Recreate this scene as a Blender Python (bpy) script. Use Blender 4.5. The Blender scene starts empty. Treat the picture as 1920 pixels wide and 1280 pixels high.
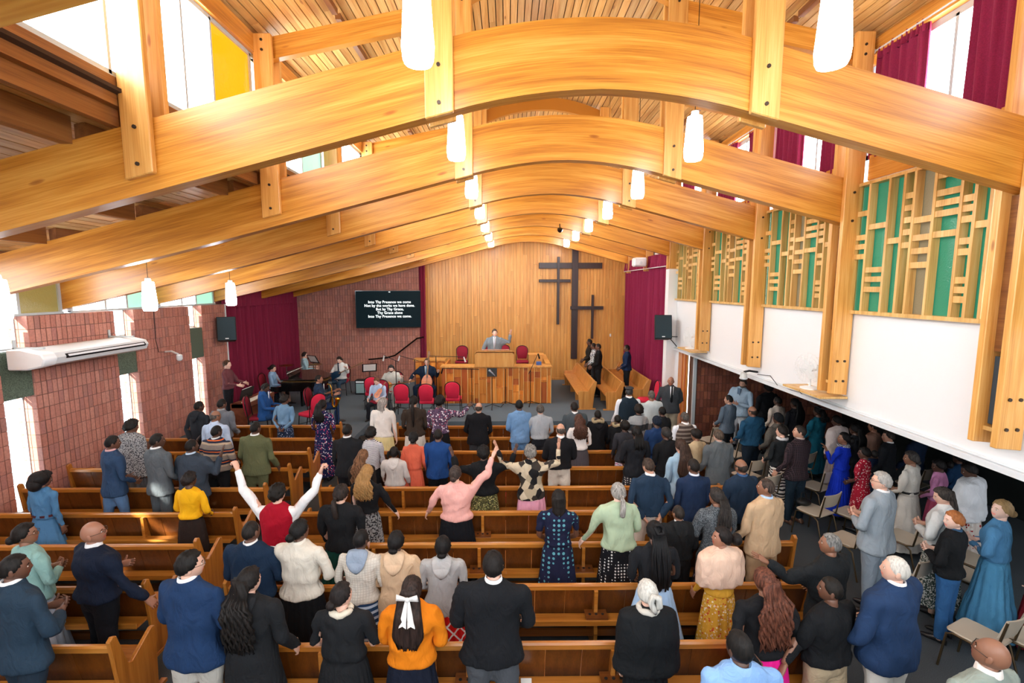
import bpy, bmesh, math, random
import numpy as np
from mathutils import Vector, Matrix, Euler
random.seed(7)
C = bpy.context.scene.collection
R = math.radians

# ------------------------------------------------------------------ camera, world, lights, exposure
sc = bpy.context.scene
cam = bpy.data.objects.new('camera', bpy.data.cameras.new('camera'))
C.objects.link(cam)
sc.camera = cam
cam.data.sensor_width = 36.0
cam.data.lens = 36.0 * 885 / 1920
cam.data.clip_start = 0.05
cam.data.clip_end = 300
cam.location = (0, 0, 4.1)
cam.rotation_euler = (R(90) - 0.11474, 0, -0.01017)

sc.view_settings.view_transform = 'Standard'
sc.view_settings.look = 'None'
sc.view_settings.gamma = 1.0
sc.view_settings.use_curve_mapping = False
sc.view_settings.exposure = 0.78
sc.cycles.use_denoising = True
sc.cycles.max_bounces = 7
sc.cycles.diffuse_bounces = 4
sc.cycles.glossy_bounces = 3
sc.cycles.transmission_bounces = 4
sc.cycles.transparent_max_bounces = 8
sc.cycles.sample_clamp_indirect = 6
sc.cycles.caustics_reflective = False
sc.cycles.caustics_refractive = False

w = bpy.data.worlds.new('sky')
sc.world = w
w.use_nodes = True
w.node_tree.nodes['Background'].inputs[0].default_value = (0.80, 0.90, 1.0, 1)
w.node_tree.nodes['Background'].inputs[1].default_value = 3.2

sun = bpy.data.objects.new('sun', bpy.data.lights.new('sun', 'SUN'))
C.objects.link(sun)
sun.data.energy = 14
sun.data.angle = R(1.2)
sun.data.color = (1, 0.93, 0.8)
sun.rotation_euler = Vector((0.40, 0.80, -0.42)).to_track_quat('-Z', 'Y').to_euler()
# area lights; those at the rear and over the stage are added fill
def area(name, loc, rot, sx, sy, e, col=(1, 1, 1)):
    l = bpy.data.lights.new(name, 'AREA'); l.shape = 'RECTANGLE'; l.size = sx; l.size_y = sy
    l.energy = e; l.color = col
    o = bpy.data.objects.new(name, l); C.objects.link(o); o.location = loc; o.rotation_euler = rot
    return o
area('rear_fill', (-1.5, -1.3, 4.6), (R(72), 0, 0), 12, 3.2, 430, (0.92, 0.96, 1.0))  # fill added behind the camera; the rear wall has no glazing
area('stage_fill', (-2.8, 13.4, 4.75), (R(50), 0, 0), 4.5, .4, 55, (1, .98, .95))  # unseen light added to brighten the stage, without a fixture
area('aisle_area_light', (8.0, 3.6, 2.0), (R(60), 0, R(50)), 2.2, 0.8, 25, (0.95, 0.97, 1.0))  # unseen area light in the right aisle; no window is built there

# ------------------------------------------------------------------ helpers
def srgb(r, g, b):
    f = lambda c: c / 12.92 if c <= .04045 else ((c + .055) / 1.055) ** 2.4
    return (f(r / 255), f(g / 255), f(b / 255), 1)
def hx(s):
    return srgb(int(s[0:2], 16), int(s[2:4], 16), int(s[4:6], 16))

_mats = {}
def nmat(key):
    m = bpy.data.materials.new(key); m.use_nodes = True
    nt = m.node_tree; b = nt.nodes['Principled BSDF']
    return m, nt, b
def node(nt, t, **k):
    n = nt.nodes.new(t)
    for a, v in k.items(): setattr(n, a, v)
    return n
def plain(key, col, rough=.6, metal=0, emit=0, coat=0, spec=.5):
    if key in _mats: return _mats[key]
    m, nt, b = nmat(key)
    c = hx(col) if isinstance(col, str) else col
    b.inputs['Base Color'].default_value = c
    b.inputs['Roughness'].default_value = rough
    b.inputs['Metallic'].default_value = metal
    b.inputs['Specular IOR Level'].default_value = spec
    b.inputs['Coat Weight'].default_value = coat
    if emit:
        b.inputs['Emission Color'].default_value = c
        b.inputs['Emission Strength'].default_value = emit
    _mats[key] = m
    return m
def ramp(nt, stops, interp='LINEAR'):
    r = node(nt, 'ShaderNodeValToRGB'); r.color_ramp.interpolation = interp
    e = r.color_ramp.elements
    while len(e) < len(stops): e.new(.5)
    for i, (p, c) in enumerate(stops): e[i].position = p; e[i].color = hx(c) if isinstance(c, str) else c
    return r
def coords(nt, scale, rnd=True, uv=False):
    tc = node(nt, 'ShaderNodeTexCoord'); SRC = 'UV' if uv else 'Object'; mp = node(nt, 'ShaderNodeMapping')
    mp.inputs['Scale'].default_value = scale
    if rnd:
        oi = node(nt, 'ShaderNodeObjectInfo'); mu = node(nt, 'ShaderNodeVectorMath', operation='MULTIPLY')
        cx = node(nt, 'ShaderNodeCombineXYZ')
        for i in range(3): nt.links.new(oi.outputs['Random'], cx.inputs[i])
        nt.links.new(cx.outputs[0], mu.inputs[0]); mu.inputs[1].default_value = (13, 29, 41)
        ad = node(nt, 'ShaderNodeVectorMath', operation='ADD')
        nt.links.new(tc.outputs[SRC], ad.inputs[0]); nt.links.new(mu.outputs[0], ad.inputs[1])
        nt.links.new(ad.outputs[0], mp.inputs[0])
    else:
        nt.links.new(tc.outputs['Object'], mp.inputs[0])
    return mp
def wood(key, dark, mid, light, axis=0, rough=.35, vary=.25, grain=1.0, coat=.25, knots=True, uv=False, kd=.10):
    """varnished timber: long grain along an axis, a tone of its own for every piece"""
    if key in _mats: return _mats[key]
    m, nt, b = nmat(key)
    s = [9 * grain] * 3; s[axis] = .55 * grain
    mp = coords(nt, s, True, uv)
    n1 = node(nt, 'ShaderNodeTexNoise'); n1.inputs['Scale'].default_value = 1.6; n1.inputs['Detail'].default_value = 5; n1.inputs['Distortion'].default_value = .4
    nt.links.new(mp.outputs[0], n1.inputs['Vector'])
    s2 = [55 * grain] * 3; s2[axis] = 1.2 * grain
    mp2 = coords(nt, s2, True, uv)
    n2 = node(nt, 'ShaderNodeTexNoise'); n2.inputs['Scale'].default_value = 2; n2.inputs['Detail'].default_value = 3
    nt.links.new(mp2.outputs[0], n2.inputs['Vector'])
    mx = node(nt, 'ShaderNodeMix', data_type='FLOAT'); mx.inputs[0].default_value = .38
    nt.links.new(n1.outputs['Fac'], mx.inputs[2]); nt.links.new(n2.outputs['Fac'], mx.inputs[3])
    r = ramp(nt, [(.30, dark), (.5, mid), (.70, light)])
    nt.links.new(mx.outputs[0], r.inputs[0])
    out = r.outputs[0]
    if knots:
        s3 = [4.5 * grain] * 3; s3[axis] = 1.3 * grain
        mp3 = coords(nt, s3, True, uv)
        v = node(nt, 'ShaderNodeTexVoronoi'); v.inputs['Scale'].default_value = 1.0
        nt.links.new(mp3.outputs[0], v.inputs['Vector'])
        kr = ramp(nt, [(0.0, (0.25, .12, .05, 1)), (.05, (0.5, .3, .2, 1)), (.085, (1, 1, 1, 1))])
        nt.links.new(v.outputs['Distance'], kr.inputs[0])
        km = node(nt, 'ShaderNodeMix', data_type='RGBA', blend_type='MULTIPLY'); km.inputs[0].default_value = .7
        nt.links.new(out, km.inputs[6]); nt.links.new(kr.outputs[0], km.inputs[7]); out = km.outputs[2]
    oi = node(nt, 'ShaderNodeObjectInfo')
    hs = node(nt, 'ShaderNodeHueSaturation')
    mr = node(nt, 'ShaderNodeMapRange'); mr.inputs[3].default_value = 1 - vary; mr.inputs[4].default_value = 1 + vary * .6
    nt.links.new(oi.outputs['Random'], mr.inputs[0]); nt.links.new(mr.outputs[0], hs.inputs['Value'])
    nt.links.new(out, hs.inputs['Color']); nt.links.new(hs.outputs[0], b.inputs['Base Color'])
    b.inputs['Roughness'].default_value = rough
    b.inputs['Coat Weight'].default_value = coat; b.inputs['Coat Roughness'].default_value = .25
    bp = node(nt, 'ShaderNodeBump'); bp.inputs['Strength'].default_value = .08; bp.inputs['Distance'].default_value = .003
    nt.links.new(n2.outputs['Fac'], bp.inputs['Height']); nt.links.new(bp.outputs[0], b.inputs['Normal'])
    _mats[key] = m
    return m
def speckle(key, c1, c2, scale=60, rough=.9, bump=.3, dist=.004, rnd=True, detail=3):
    if key in _mats: return _mats[key]
    m, nt, b = nmat(key)
    mp = coords(nt, (1, 1, 1), rnd)
    n = node(nt, 'ShaderNodeTexNoise'); n.inputs['Scale'].default_value = scale; n.inputs['Detail'].default_value = detail
    nt.links.new(mp.outputs[0], n.inputs['Vector'])
    r = ramp(nt, [(.3, c1), (.7, c2)]); nt.links.new(n.outputs['Fac'], r.inputs[0])
    nt.links.new(r.outputs[0], b.inputs['Base Color'])
    b.inputs['Roughness'].default_value = rough
    bp = node(nt, 'ShaderNodeBump'); bp.inputs['Strength'].default_value = bump; bp.inputs['Distance'].default_value = dist
    nt.links.new(n.outputs['Fac'], bp.inputs['Height']); nt.links.new(bp.outputs[0], b.inputs['Normal'])
    _mats[key] = m
    return m
def brickmat(key, cols, rough=.85):
    if key in _mats: return _mats[key]
    m, nt, b = nmat(key)
    oi = node(nt, 'ShaderNodeObjectInfo')
    geo = node(nt, 'ShaderNodeNewGeometry')
    ad = node(nt, 'ShaderNodeMath', operation='ADD')
    nt.links.new(oi.outputs['Random'], ad.inputs[0]); nt.links.new(geo.outputs['Random Per Island'], ad.inputs[1])
    fr = node(nt, 'ShaderNodeMath', operation='FRACT'); nt.links.new(ad.outputs[0], fr.inputs[0])
    r = ramp(nt, [(i / len(cols), c) for i, c in enumerate(cols)], 'CONSTANT'); nt.links.new(fr.outputs[0], r.inputs[0])
    mp = coords(nt, (1, 1, 1)); n = node(nt, 'ShaderNodeTexNoise'); n.inputs['Scale'].default_value = 28; n.inputs['Detail'].default_value = 5
    nt.links.new(mp.outputs[0], n.inputs['Vector'])
    r2 = ramp(nt, [(.3, (.82, .82, .84, 1)), (.7, (1.12, 1.1, 1.08, 1))]); nt.links.new(n.outputs['Fac'], r2.inputs[0])
    mx = node(nt, 'ShaderNodeMix', data_type='RGBA', blend_type='MULTIPLY'); mx.inputs[0].default_value = 1
    nt.links.new(r.outputs[0], mx.inputs[6]); nt.links.new(r2.outputs[0], mx.inputs[7])
    nt.links.new(mx.outputs[2], b.inputs['Base Color']); b.inputs['Roughness'].default_value = rough
    bp = node(nt, 'ShaderNodeBump'); bp.inputs['Strength'].default_value = .5; bp.inputs['Distance'].default_value = .004
    nt.links.new(n.outputs['Fac'], bp.inputs['Height']); nt.links.new(bp.outputs[0], b.inputs['Normal'])
    _mats[key] = m
    return m
def pane(key, col, emit, scale=30):
    """obscured glass whose backlit glow is emission put into the material"""
    if key in _mats: return _mats[key]
    m, nt, b = nmat(key)
    mp = coords(nt, (1, 1, 1)); n = node(nt, 'ShaderNodeTexNoise'); n.inputs['Scale'].default_value = scale
    nt.links.new(mp.outputs[0], n.inputs['Vector'])
    b.inputs['Base Color'].default_value = hx(col); b.inputs['Roughness'].default_value = .12
    b.inputs['Emission Color'].default_value = hx(col)
    b.inputs['Emission Strength'].default_value = emit  # sky glow put in as emission; the pane itself is opaque
    bp = node(nt, 'ShaderNodeBump'); bp.inputs['Strength'].default_value = .6; bp.inputs['Distance'].default_value = .006
    nt.links.new(n.outputs['Fac'], bp.inputs['Height']); nt.links.new(bp.outputs[0], b.inputs['Normal'])
    _mats[key] = m
    return m
def clearpane(key):
    if key in _mats: return _mats[key]
    m, nt, b = nmat(key)
    tr = node(nt, 'ShaderNodeBsdfTransparent'); tr.inputs[0].default_value = (.93, .96, .95, 1)
    gl = node(nt, 'ShaderNodeBsdfGlossy'); gl.inputs['Roughness'].default_value = .05
    mx = node(nt, 'ShaderNodeMixShader'); mx.inputs[0].default_value = .07
    nt.links.new(tr.outputs[0], mx.inputs[1]); nt.links.new(gl.outputs[0], mx.inputs[2])
    nt.links.new(mx.outputs[0], nt.nodes['Material Output'].inputs[0])
    _mats[key] = m
    return m

class MB:
    """collects shapes for one mesh"""
    def __init__(s): s.v = []; s.f = []; s.m = []
    def add(s, vs, fs, m=0):
        k = len(s.v); s.v.extend([tuple(v) for v in vs]); s.f.extend([tuple(i + k for i in f) for f in fs]); s.m.extend([m] * len(fs)); return s
    def box(s, x0, x1, y0, y1, z0, z1, m=0):
        return s.add([(x, y, z) for x in (x0, x1) for y in (y0, y1) for z in (z0, z1)],
                     [(0, 1, 3, 2), (4, 6, 7, 5), (0, 4, 5, 1), (2, 3, 7, 6), (0, 2, 6, 4), (1, 5, 7, 3)], m)
    def obox(s, c, size, rot=None, m=0):
        M = rot or Matrix.Identity(3); c = Vector(c); h = Vector(size) / 2
        return s.add([c + M @ Vector((a * h.x, b_ * h.y, d * h.z)) for a in (-1, 1) for b_ in (-1, 1) for d in (-1, 1)],
                     [(0, 1, 3, 2), (4, 6, 7, 5), (0, 4, 5, 1), (2, 3, 7, 6), (0, 2, 6, 4), (1, 5, 7, 3)], m)
    def prism(s, poly, a, b_, axis='x', m=0):
        def P(u, v, t): return {'x': (t, u, v), 'y': (u, t, v), 'z': (u, v, t)}[axis]
        n = len(poly)
        return s.add([P(u, v, a) for u, v in poly] + [P(u, v, b_) for u, v in poly],
                     [tuple(range(n - 1, -1, -1)), tuple(range(n, 2 * n))] + [(i, (i + 1) % n, n + (i + 1) % n, n + i) for i in range(n)], m)
    def strip(s, top, bot, a, b_, m=0):
        """a beam in the xz plane from two polylines of equal length, extruded in y"""
        n = len(top); vs = []
        for y in (a, b_):
            vs += [(x, y, z) for x, z in top] + [(x, y, z) for x, z in bot]
        fs = []
        for i in range(n - 1):
            fs += [(i, i + 1, n + i + 1, n + i), (2 * n + i, 3 * n + i, 3 * n + i + 1, 2 * n + i + 1),
                   (i, 2 * n + i, 2 * n + i + 1, i + 1), (n + i, n + i + 1, 3 * n + i + 1, 3 * n + i)]
        fs += [(0, n, 3 * n, 2 * n), (n - 1, 3 * n - 1, 4 * n - 1, 2 * n - 1)]
        return s.add(vs, fs, m)
    def tube(s, pts, r, n=8, m=0, cap=True):
        pts = [Vector(p) for p in pts]; L = len(pts)
        rr = r if isinstance(r, (list, tuple)) else [r] * L
        vs = []; up = None
        for i, p in enumerate(pts):
            d = (pts[min(i + 1, L - 1)] - pts[max(i - 1, 0)]).normalized()
            if up is None: up = d.orthogonal().normalized()
            else: up = (up - d * up.dot(d)).normalized()
            sd = d.cross(up)
            for k in range(n):
                a = 2 * math.pi * k / n; vs.append(p + (up * math.cos(a) + sd * math.sin(a)) * rr[i])
        fs = [(i * n + k, i * n + (k + 1) % n, (i + 1) * n + (k + 1) % n, (i + 1) * n + k) for i in range(L - 1) for k in range(n)]
        if cap: fs += [tuple(range(n - 1, -1, -1)), tuple(range((L - 1) * n, L * n))]
        return s.add(vs, fs, m)
    def lathe(s, prof, n=16, c=(0, 0, 0), m=0, cap=True, sx=1, sy=1):
        L = len(prof); vs = [(c[0] + r * sx * math.cos(2 * math.pi * k / n), c[1] + r * sy * math.sin(2 * math.pi * k / n), c[2] + z) for r, z in prof for k in range(n)]
        fs = [(i * n + k, i * n + (k + 1) % n, (i + 1) * n + (k + 1) % n, (i + 1) * n + k) for i in range(L - 1) for k in range(n)]
        if cap: fs += [tuple(range(n - 1, -1, -1)), tuple(range((L - 1) * n, L * n))]
        return s.add(vs, fs, m)
    def ell(s, c, r, n=12, k=8, m=0):
        prof = [(math.sin(math.pi * i / k), -math.cos(math.pi * i / k)) for i in range(k + 1)]
        prof[0] = (.02, prof[0][1]); prof[-1] = (.02, prof[-1][1])
        q = MB().lathe(prof, n)
        return s.add([(c[0] + a * r[0], c[1] + b_ * r[1], c[2] + d * r[2]) for a, b_, d in q.v], q.f, m)
    def xf(s, M):
        s.v = [tuple(M @ Vector(v)) for v in s.v]; return s
    def mesh(s, name, mats, smooth=None, bevel=0, org=None):
        me = bpy.data.meshes.new(name)
        vs = s.v if org is None else [(a - org[0], b_ - org[1], c - org[2]) for a, b_, c in s.v]
        me.from_pydata(vs, [], s.f)
        for m in (mats if isinstance(mats, (list, tuple)) else [mats]): me.materials.append(m)
        if any(s.m): me.polygons.foreach_set('material_index', s.m)
        if bevel or True:
            bm = bmesh.new(); bm.from_mesh(me)
            bmesh.ops.recalc_face_normals(bm, faces=bm.faces)
            if bevel: bmesh.ops.bevel(bm, geom=list(bm.edges), offset=bevel, segments=1, affect='EDGES', profile=.5)
            bm.to_mesh(me); bm.free()
        if smooth is not None:
            me.polygons.foreach_set('use_smooth', [True] * len(me.polygons))
            me.set_sharp_from_angle(angle=R(smooth))
        return me
    def build(s, name, mats, parent=None, smooth=None, bevel=0, world=True, loc=None, kind=None):
        """world: vertices are in world space; they are made local to the parent (or to loc)"""
        org = None
        if world and parent is not None:
            p = parent; org = Vector((0, 0, 0))
            while p is not None: org += p.location; p = p.parent
            if parent.rotation_euler.z: org = None
            else: org = tuple(org)
        if loc is not None: org = loc
        o = bpy.data.objects.new(name, s.mesh(name, mats, smooth, bevel, org)); C.objects.link(o)
        if parent is not None: o.parent = parent
        if loc is not None and parent is None: o.location = loc
        if kind: o['kind'] = kind
        return o
def set_uv(o, f):
    me = o.data; l = me.uv_layers.new(name='UVMap'); L = me.loops; V = me.vertices
    l.data.foreach_set('uv', [c for lp_ in L for c in f(V[lp_.vertex_index].co)]); return o
def tag(o, label, cat, group=None, kind=None):
    o['label'] = label; o['category'] = cat
    if group: o['group'] = group
    if kind: o['kind'] = kind
    return o
def empty(name, label, cat, loc=(0, 0, 0), rz=0, group=None, kind=None):
    o = bpy.data.objects.new(name, None); C.objects.link(o); o.location = loc; o.rotation_euler = (0, 0, rz); o.empty_display_size = .1
    return tag(o, label, cat, group, kind)
def struct(o): o['kind'] = 'structure'; return o
def kids(o): return [c for c in bpy.data.objects if c.parent == o]
def copy_tree(o, parent=None, tree=None):
    c = o.copy(); C.objects.link(c)
    if parent is not None: c.parent = parent
    for ch in list(o.children): copy_tree(ch, c)
    return c
def place(o, loc, rz, label, first=[False]):
    o.location = loc; o.rotation_euler = (0, 0, rz); o['label'] = label
    return o

# ------------------------------------------------------------------ materials
M_beam = wood('beam_timber', '9C5A14', 'CC882C', 'E6AC50', 0, .38, .08, .8, uv=True)
M_beamY = wood('beam_timber_long', 'A05E18', 'D18C34', 'E8AE58', 1, .38, .08, .8)
M_postw = wood('post_timber', 'C08034', 'DDA354', 'ECBE76', 2, .4, .15, 1.0)
M_ceil = wood('ceiling_plank', 'B57A38', 'DDAC64', 'F0CC8C', 1, .45, .30, 1.0)
M_ceilback = plain('ceiling_backing', '3a2412', .9)
M_purlin = wood('purlin_timber', '6E3F1A', '8E5826', 'A06A34', 1, .55, .2, 1.0)
M_wallw = wood('wall_plank', 'BE7E34', 'D6994A', 'E6B366', 2, .42, .12, 1.0, knots=False)
M_pew = wood('pew_wood_dark', '4E270A', '6B3A12', '85491A', 0, .32, .12, 1.1, .4, knots=False)
M_pewv = wood('pew_board', '4A2409', '63350F', '784216', 2, .35, .2, 1.1, .35, knots=False)
M_pewrail = wood('pew_rail', '8E5118', 'B4722A', 'CC8E42', 0, .28, .08, 1.1, .5, knots=False)
M_pewend = wood('pew_end_wood', '8A4E18', 'B06E28', 'C5853A', 2, .3, .12, 1.1, .4, knots=False)
M_choir = wood('choir_pew_wood', 'A8692A', 'C98C45', 'DDA860', 2, .3, .1, 1.1, .4, knots=False)
M_orange = wood('orange_panel', 'B5621A', 'D98730', 'EBA450', 2, .35, .3, 1.0, knots=False)
M_redpanel = wood('red_panel', '9A4A1A', 'B55F26', 'C87534', 2, .35, .2, 1.0, knots=False)
M_lattice = wood('lattice_wood', 'B98A46', 'DDB26A', 'EDCB8C', 2, .5, .1, 1.0)
M_white = plain('white_paint', 'EEF1F2', .55)
M_whitem = plain('white_metal', 'DDE3E6', .4)
M_frame = plain('window_frame_grey', 'B9C4C8', .4)
M_brick = brickmat('face_brick', ['B67B6C', 'BC8272', 'B07566', 'C08878', 'B87D6E', 'A5756A', 'BD8474', 'B37868', 'BA8070', 'AC766C'])
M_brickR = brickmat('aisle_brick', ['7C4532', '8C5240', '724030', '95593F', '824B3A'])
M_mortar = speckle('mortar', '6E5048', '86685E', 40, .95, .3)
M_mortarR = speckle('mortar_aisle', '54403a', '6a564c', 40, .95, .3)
M_carpet = speckle('carpet', '2E343A', '4C555C', 160, .98, .5, .004, False, 2)
M_stage = speckle('stage_carpet', '46545E', '667783', 120, .98, .5, .004, False, 2)
M_black = plain('black_gloss', '08090B', .18, coat=.5)
M_matte = plain('black_matte', '0F1113', .6)
M_dark = plain('dark_metal', '1B1D20', .35, .6)
M_chrome = plain('chrome', 'C0C5C8', .2, 1)
M_bolt = plain('bolt_steel', '4A4038', .4, .7)
M_paneW = pane('white_frosted', 'F4FBFF', 9.0)
M_paneA = pane('amber_frosted', 'D98E0C', .75)
M_paneG = pane('green_frosted', '2F7A5E', .34, 60)
M_paneG2 = pane('pale_green_frosted', '8FCBB2', .8, 60)
M_paneO = pane('olive_frosted', '7F7440', .40, 60)
M_paneB = pane('brown_frosted', '7D735A', .30, 60)
M_clear = clearpane('clear_glass')
def curtainmat(key, c1, c2):
    if key in _mats: return _mats[key]
    m = speckle(key, c1, c2, 90, .9, .25, .002)
    b = m.node_tree.nodes['Principled BSDF']; b.inputs['Sheen Weight'].default_value = .3; b.inputs['Sheen Tint'].default_value = (.9, .2, .4, 1)
    return m
M_curt = curtainmat('crimson_velvet', '6E0A2C', '860F38')
M_curt2 = curtainmat('crimson_curtain', '780D36', '8E1343')

# ------------------------------------------------------------------ roof truss profile
CX = .81; SP = 2.2575; Y1 = 4.30
BY = [Y1 + SP * (k - 1) for k in range(0, 8)]        # beam planes: 0 is right above the gallery
def ztop(X):
    u = abs(X - CX)
    return 6.345 - .0985 * u * u if u < 1.32 else 6.173 - .26 * (u - 1.32)
def zbot(X):
    u = abs(X - CX)
    d = .57 + .02 * min(u / 1.3, 1) - max(0, (u - 5.2)) * .026
    return ztop(X) - d
def raf(X):
    u = abs(X - CX); return 7.28 + .2 * (3.93 - u)
def ceilz(X):
    u = abs(X - CX); return 8.42 - .262 * u
def lowz(X):
    return ztop(X) + .2
XL, XR = -8.25, 4.62
# ------------------------------------------------------------------ floor and stage
m = MB().box(-8.6, 9.4, -1.6, 13.6, -.12, 0)
fl = struct(m.build('floor', M_carpet))
st = MB().prism([(-8.2, 11.15), (-3.75, 11.15), (-3.75, 12.6), (4.4, 12.6), (4.4, 18.55), (-8.2, 18.55)], .0, .45, 'z')
stage = struct(st.build('floor', M_stage)); 
n = MB().box(-3.72, 4.35, 12.25, 12.6, 0, .22).build('step', M_stage, stage, bevel=.01)
plat = MB().box(-2.0, 1.3, 14.75, 18.3, .45, .95).build('platform', M_stage, stage)
# ------------------------------------------------------------------ ceiling
cl = MB()
for sgn in (-1, 1):
    x0, x1 = (CX, CX + sgn * 4.25)
    t = [(x0, ceilz(x0) + .05), (x1, ceilz(x1) + .05)]; b_ = [(x0, ceilz(x0) + .025), (x1, ceilz(x1) + .025)]
    cl.strip(t, b_, -1.7, 18.6)
ceiling = struct(cl.build('ceiling', M_ceilback))
random.seed(3)
for sgn in (-1, 1):
    rows = 38; wd = 4.15 / rows
    for i in range(rows):
        u0, u1 = i * wd, (i + 1) * wd - .014
        cuts = [.3] + sorted(random.uniform(2, 17) for _ in range(2)) + [18.5]
        if cuts[2] - cuts[1] < 1: cuts.pop(2)
        for a, b_ in zip(cuts, cuts[1:]):
            xa, xb = CX + sgn * u0, CX + sgn * u1; dz = random.uniform(-.003, .003)
            MB().strip([(xa, ceilz(xa) + .022), (xb, ceilz(xb) + .022)], [(xa, ceilz(xa) + dz), (xb, ceilz(xb) + dz)], a, b_ - .006).build('plank', M_ceil, ceiling)
lc = MB().strip([(-3.2, lowz(-3.2) + .06), (XL - .3, lowz(XL - .3) + .06)], [(-3.2, lowz(-3.2) + .03), (XL - .3, lowz(XL - .3) + .03)], -1.7, 18.6)
lowceil = struct(lc.build('ceiling', M_ceilback))
rows = 42; wd = 5.0 / rows
for i in range(rows):
    xa = -3.3 - i * wd; xb = xa - wd + .014
    cuts = [.3, random.uniform(5, 8), random.uniform(11, 14), 18.5]
    for a, b_ in zip(cuts, cuts[1:]):
        dz = random.uniform(-.003, .003)
        MB().strip([(xa, lowz(xa) + .025), (xb, lowz(xb) + .025)], [(xa, lowz(xa) + dz), (xb, lowz(xb) + dz)], a, b_ - .006).build('plank', M_ceil, lowceil)
for x in (-3.75, -5.0, -6.2, -7.3):
    for k in range(len(BY) - 1):
        MB().box(x - .05, x + .05, BY[k] + .07, BY[k + 1] - .07, ztop(x) - .02, lowz(x) + .005).build('purlin', M_purlin, lowceil)
for x in (-2.2, -1.1, 1.9 + .8, 3.8):
    for k in range(len(BY) - 1):
        MB().box(x - .035, x + .035, BY[k] + .05, BY[k + 1] - .05, ceilz(x) - .07, ceilz(x) + .005).build('purlin', M_purlin, ceiling) if abs(x - CX) > 2.5 else None
# ------------------------------------------------------------------ arched beams with their hanger planks
ORD = ['laminated arch beam right above the gallery, seen only at top left', 'nearest whole laminated arch beam across the hall', 'second laminated arch beam from the gallery',
       'third laminated arch beam from the gallery', 'fourth laminated arch beam, with a small black camera under its arch', 'fifth laminated arch beam, ending where the right curtain begins',
       'sixth laminated arch beam, above the stage', 'farthest laminated arch beam, just before the plank wall']
def bolts(par, x, y, zs, dx=0):
    for z in zs:
        for q in ((-dx, dx) if dx else (0,)):
            MB().tube([(x + q, y - .012, z), (x + q, y + .004, z)], .017, 8).build('bolt', M_bolt, par)
for k, Y in enumerate(BY):
    tr = empty('arched_beam', ORD[k], 'beam', (CX, Y, 0), kind='thing', group='arched roof beams')
    xs = [XL + .02 + i * .6 for i in range(12)]
    xs = [x for x in xs if x < CX - 1.5] + [CX + t * .22 for t in range(-6, 7)] + [CX + 2.4, CX + 3.1, 4.66]
    MB().strip([(x, ztop(x)) for x in xs], [(x, zbot(x)) for x in xs], Y - .075, Y + .075).build('beam', M_beam, tr, smooth=25); set_uv(bpy.data.objects[-1] if False else tr.children[-1], lambda c: (c.x + CX + .3 * c.y, c.z - ztop(c.x + CX) + .5 * c.y))
    # upper rafters and the arched collar over the nave
    for xa, xb in ((-3.2, -.5), (2.12, 4.85)):
        MB().strip([(xa, raf(xa)), (xb, raf(xb))], [(xa, raf(xa) - .27), (xb, raf(xb) - .27)], Y - .05, Y + .05).build('rafter', M_beam, tr); set_uv(tr.children[-1], lambda c: (c.x, c.z - raf(c.x + CX)))
    xs = [CX + t * .24 for t in range(-6, 7)]
    a = lambda x: 7.93 + .36 * (1 - ((x - CX) / 1.44) ** 2)
    MB().strip([(x, a(x)) for x in xs], [(x, a(x) - .26) for x in xs], Y - .05, Y + .05).build('collar', M_beam, tr, smooth=25); set_uv(tr.children[-1], lambda c: (c.x, c.z - a(c.x + CX)))
    # hanger planks, a pair on each post line, the beam clasped between
    for x in (CX - 3.93, CX - 1.38, CX + 1.38):
        s = -1 if x < CX else 1
        hi = raf(x) + .02 if abs(x - CX) > 2 else ceilz(x)
        zo, zi = zbot(x + s * .12) + (.0 if abs(x - CX) > 2 else -.03), zbot(x - s * .12) + (.0 if abs(x - CX) > 2 else -.03)
        if abs(x - CX) > 2: zo += .13; zi += .13
        for ya, yb in ((Y - .135, Y - .077), (Y + .077, Y + .135)):
            MB().prism([(x + s * .12, zo), (x - s * .12, zi), (x - s * .12, hi), (x + s * .12, hi)], ya, yb, 'y').build('hanger_plank', M_postw, tr, bevel=.008)
        base = min(zo, zi)
        bolts(tr, x, Y - .135, (base + .13, base + .43) + ((hi - .08, hi - .2) if abs(x - CX) > 2 else (hi - .35,)))
# ------------------------------------------------------------------ right hand columns
for k, Y in enumerate(BY):
    zb = 2.62 if k < 5 else 4.62
    nm = ['', 'nearest', 'second', 'third', 'fourth', 'fifth, cut short', 'sixth, cut short', 'farthest, cut short'][k]
    if k == 0: lab = 'right-hand timber column beside the gallery, beyond the picture edge'
    else: lab = 'tall bolted timber column on the right wall, %s from the gallery' % nm
    cmn = empty('wall_column', lab, 'column', (4.62, Y, zb), kind='thing', group='timber columns of the right wall')
    for ya, yb in ((Y - .14, Y - .077), (Y + .077, Y + .14)):
        MB().prism([(4.5, zb), (4.74, zb - .02), (4.74, 7.36), (4.5, 7.36)], ya, yb, 'y').build('side_plank', M_postw, cmn, bevel=.006)
    if k < 5:
        MB().box(4.60, 4.72, Y - .076, Y + .076, 3.5, ztop(4.62) - .6).build('core', M_purlin, cmn)
        MB().box(4.62, 4.72, Y - .076, Y + .076, 2.80, 3.45).build('inset_panel', plain('inset_slate', '3C4A55', .7), cmn)
        MB().box(4.58, 4.72, Y - .076, Y + .076, 2.74, 2.78).build('sill_block', M_lattice, cmn)
        bolts(cmn, 4.62, Y - .14, (2.80, 3.08), .05)
        bolts(cmn, 4.62, Y - .14, (4.98, 5.35), 0)
    bolts(cmn, 4.62, Y - .14, (7.2, 7.08), 0)
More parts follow.
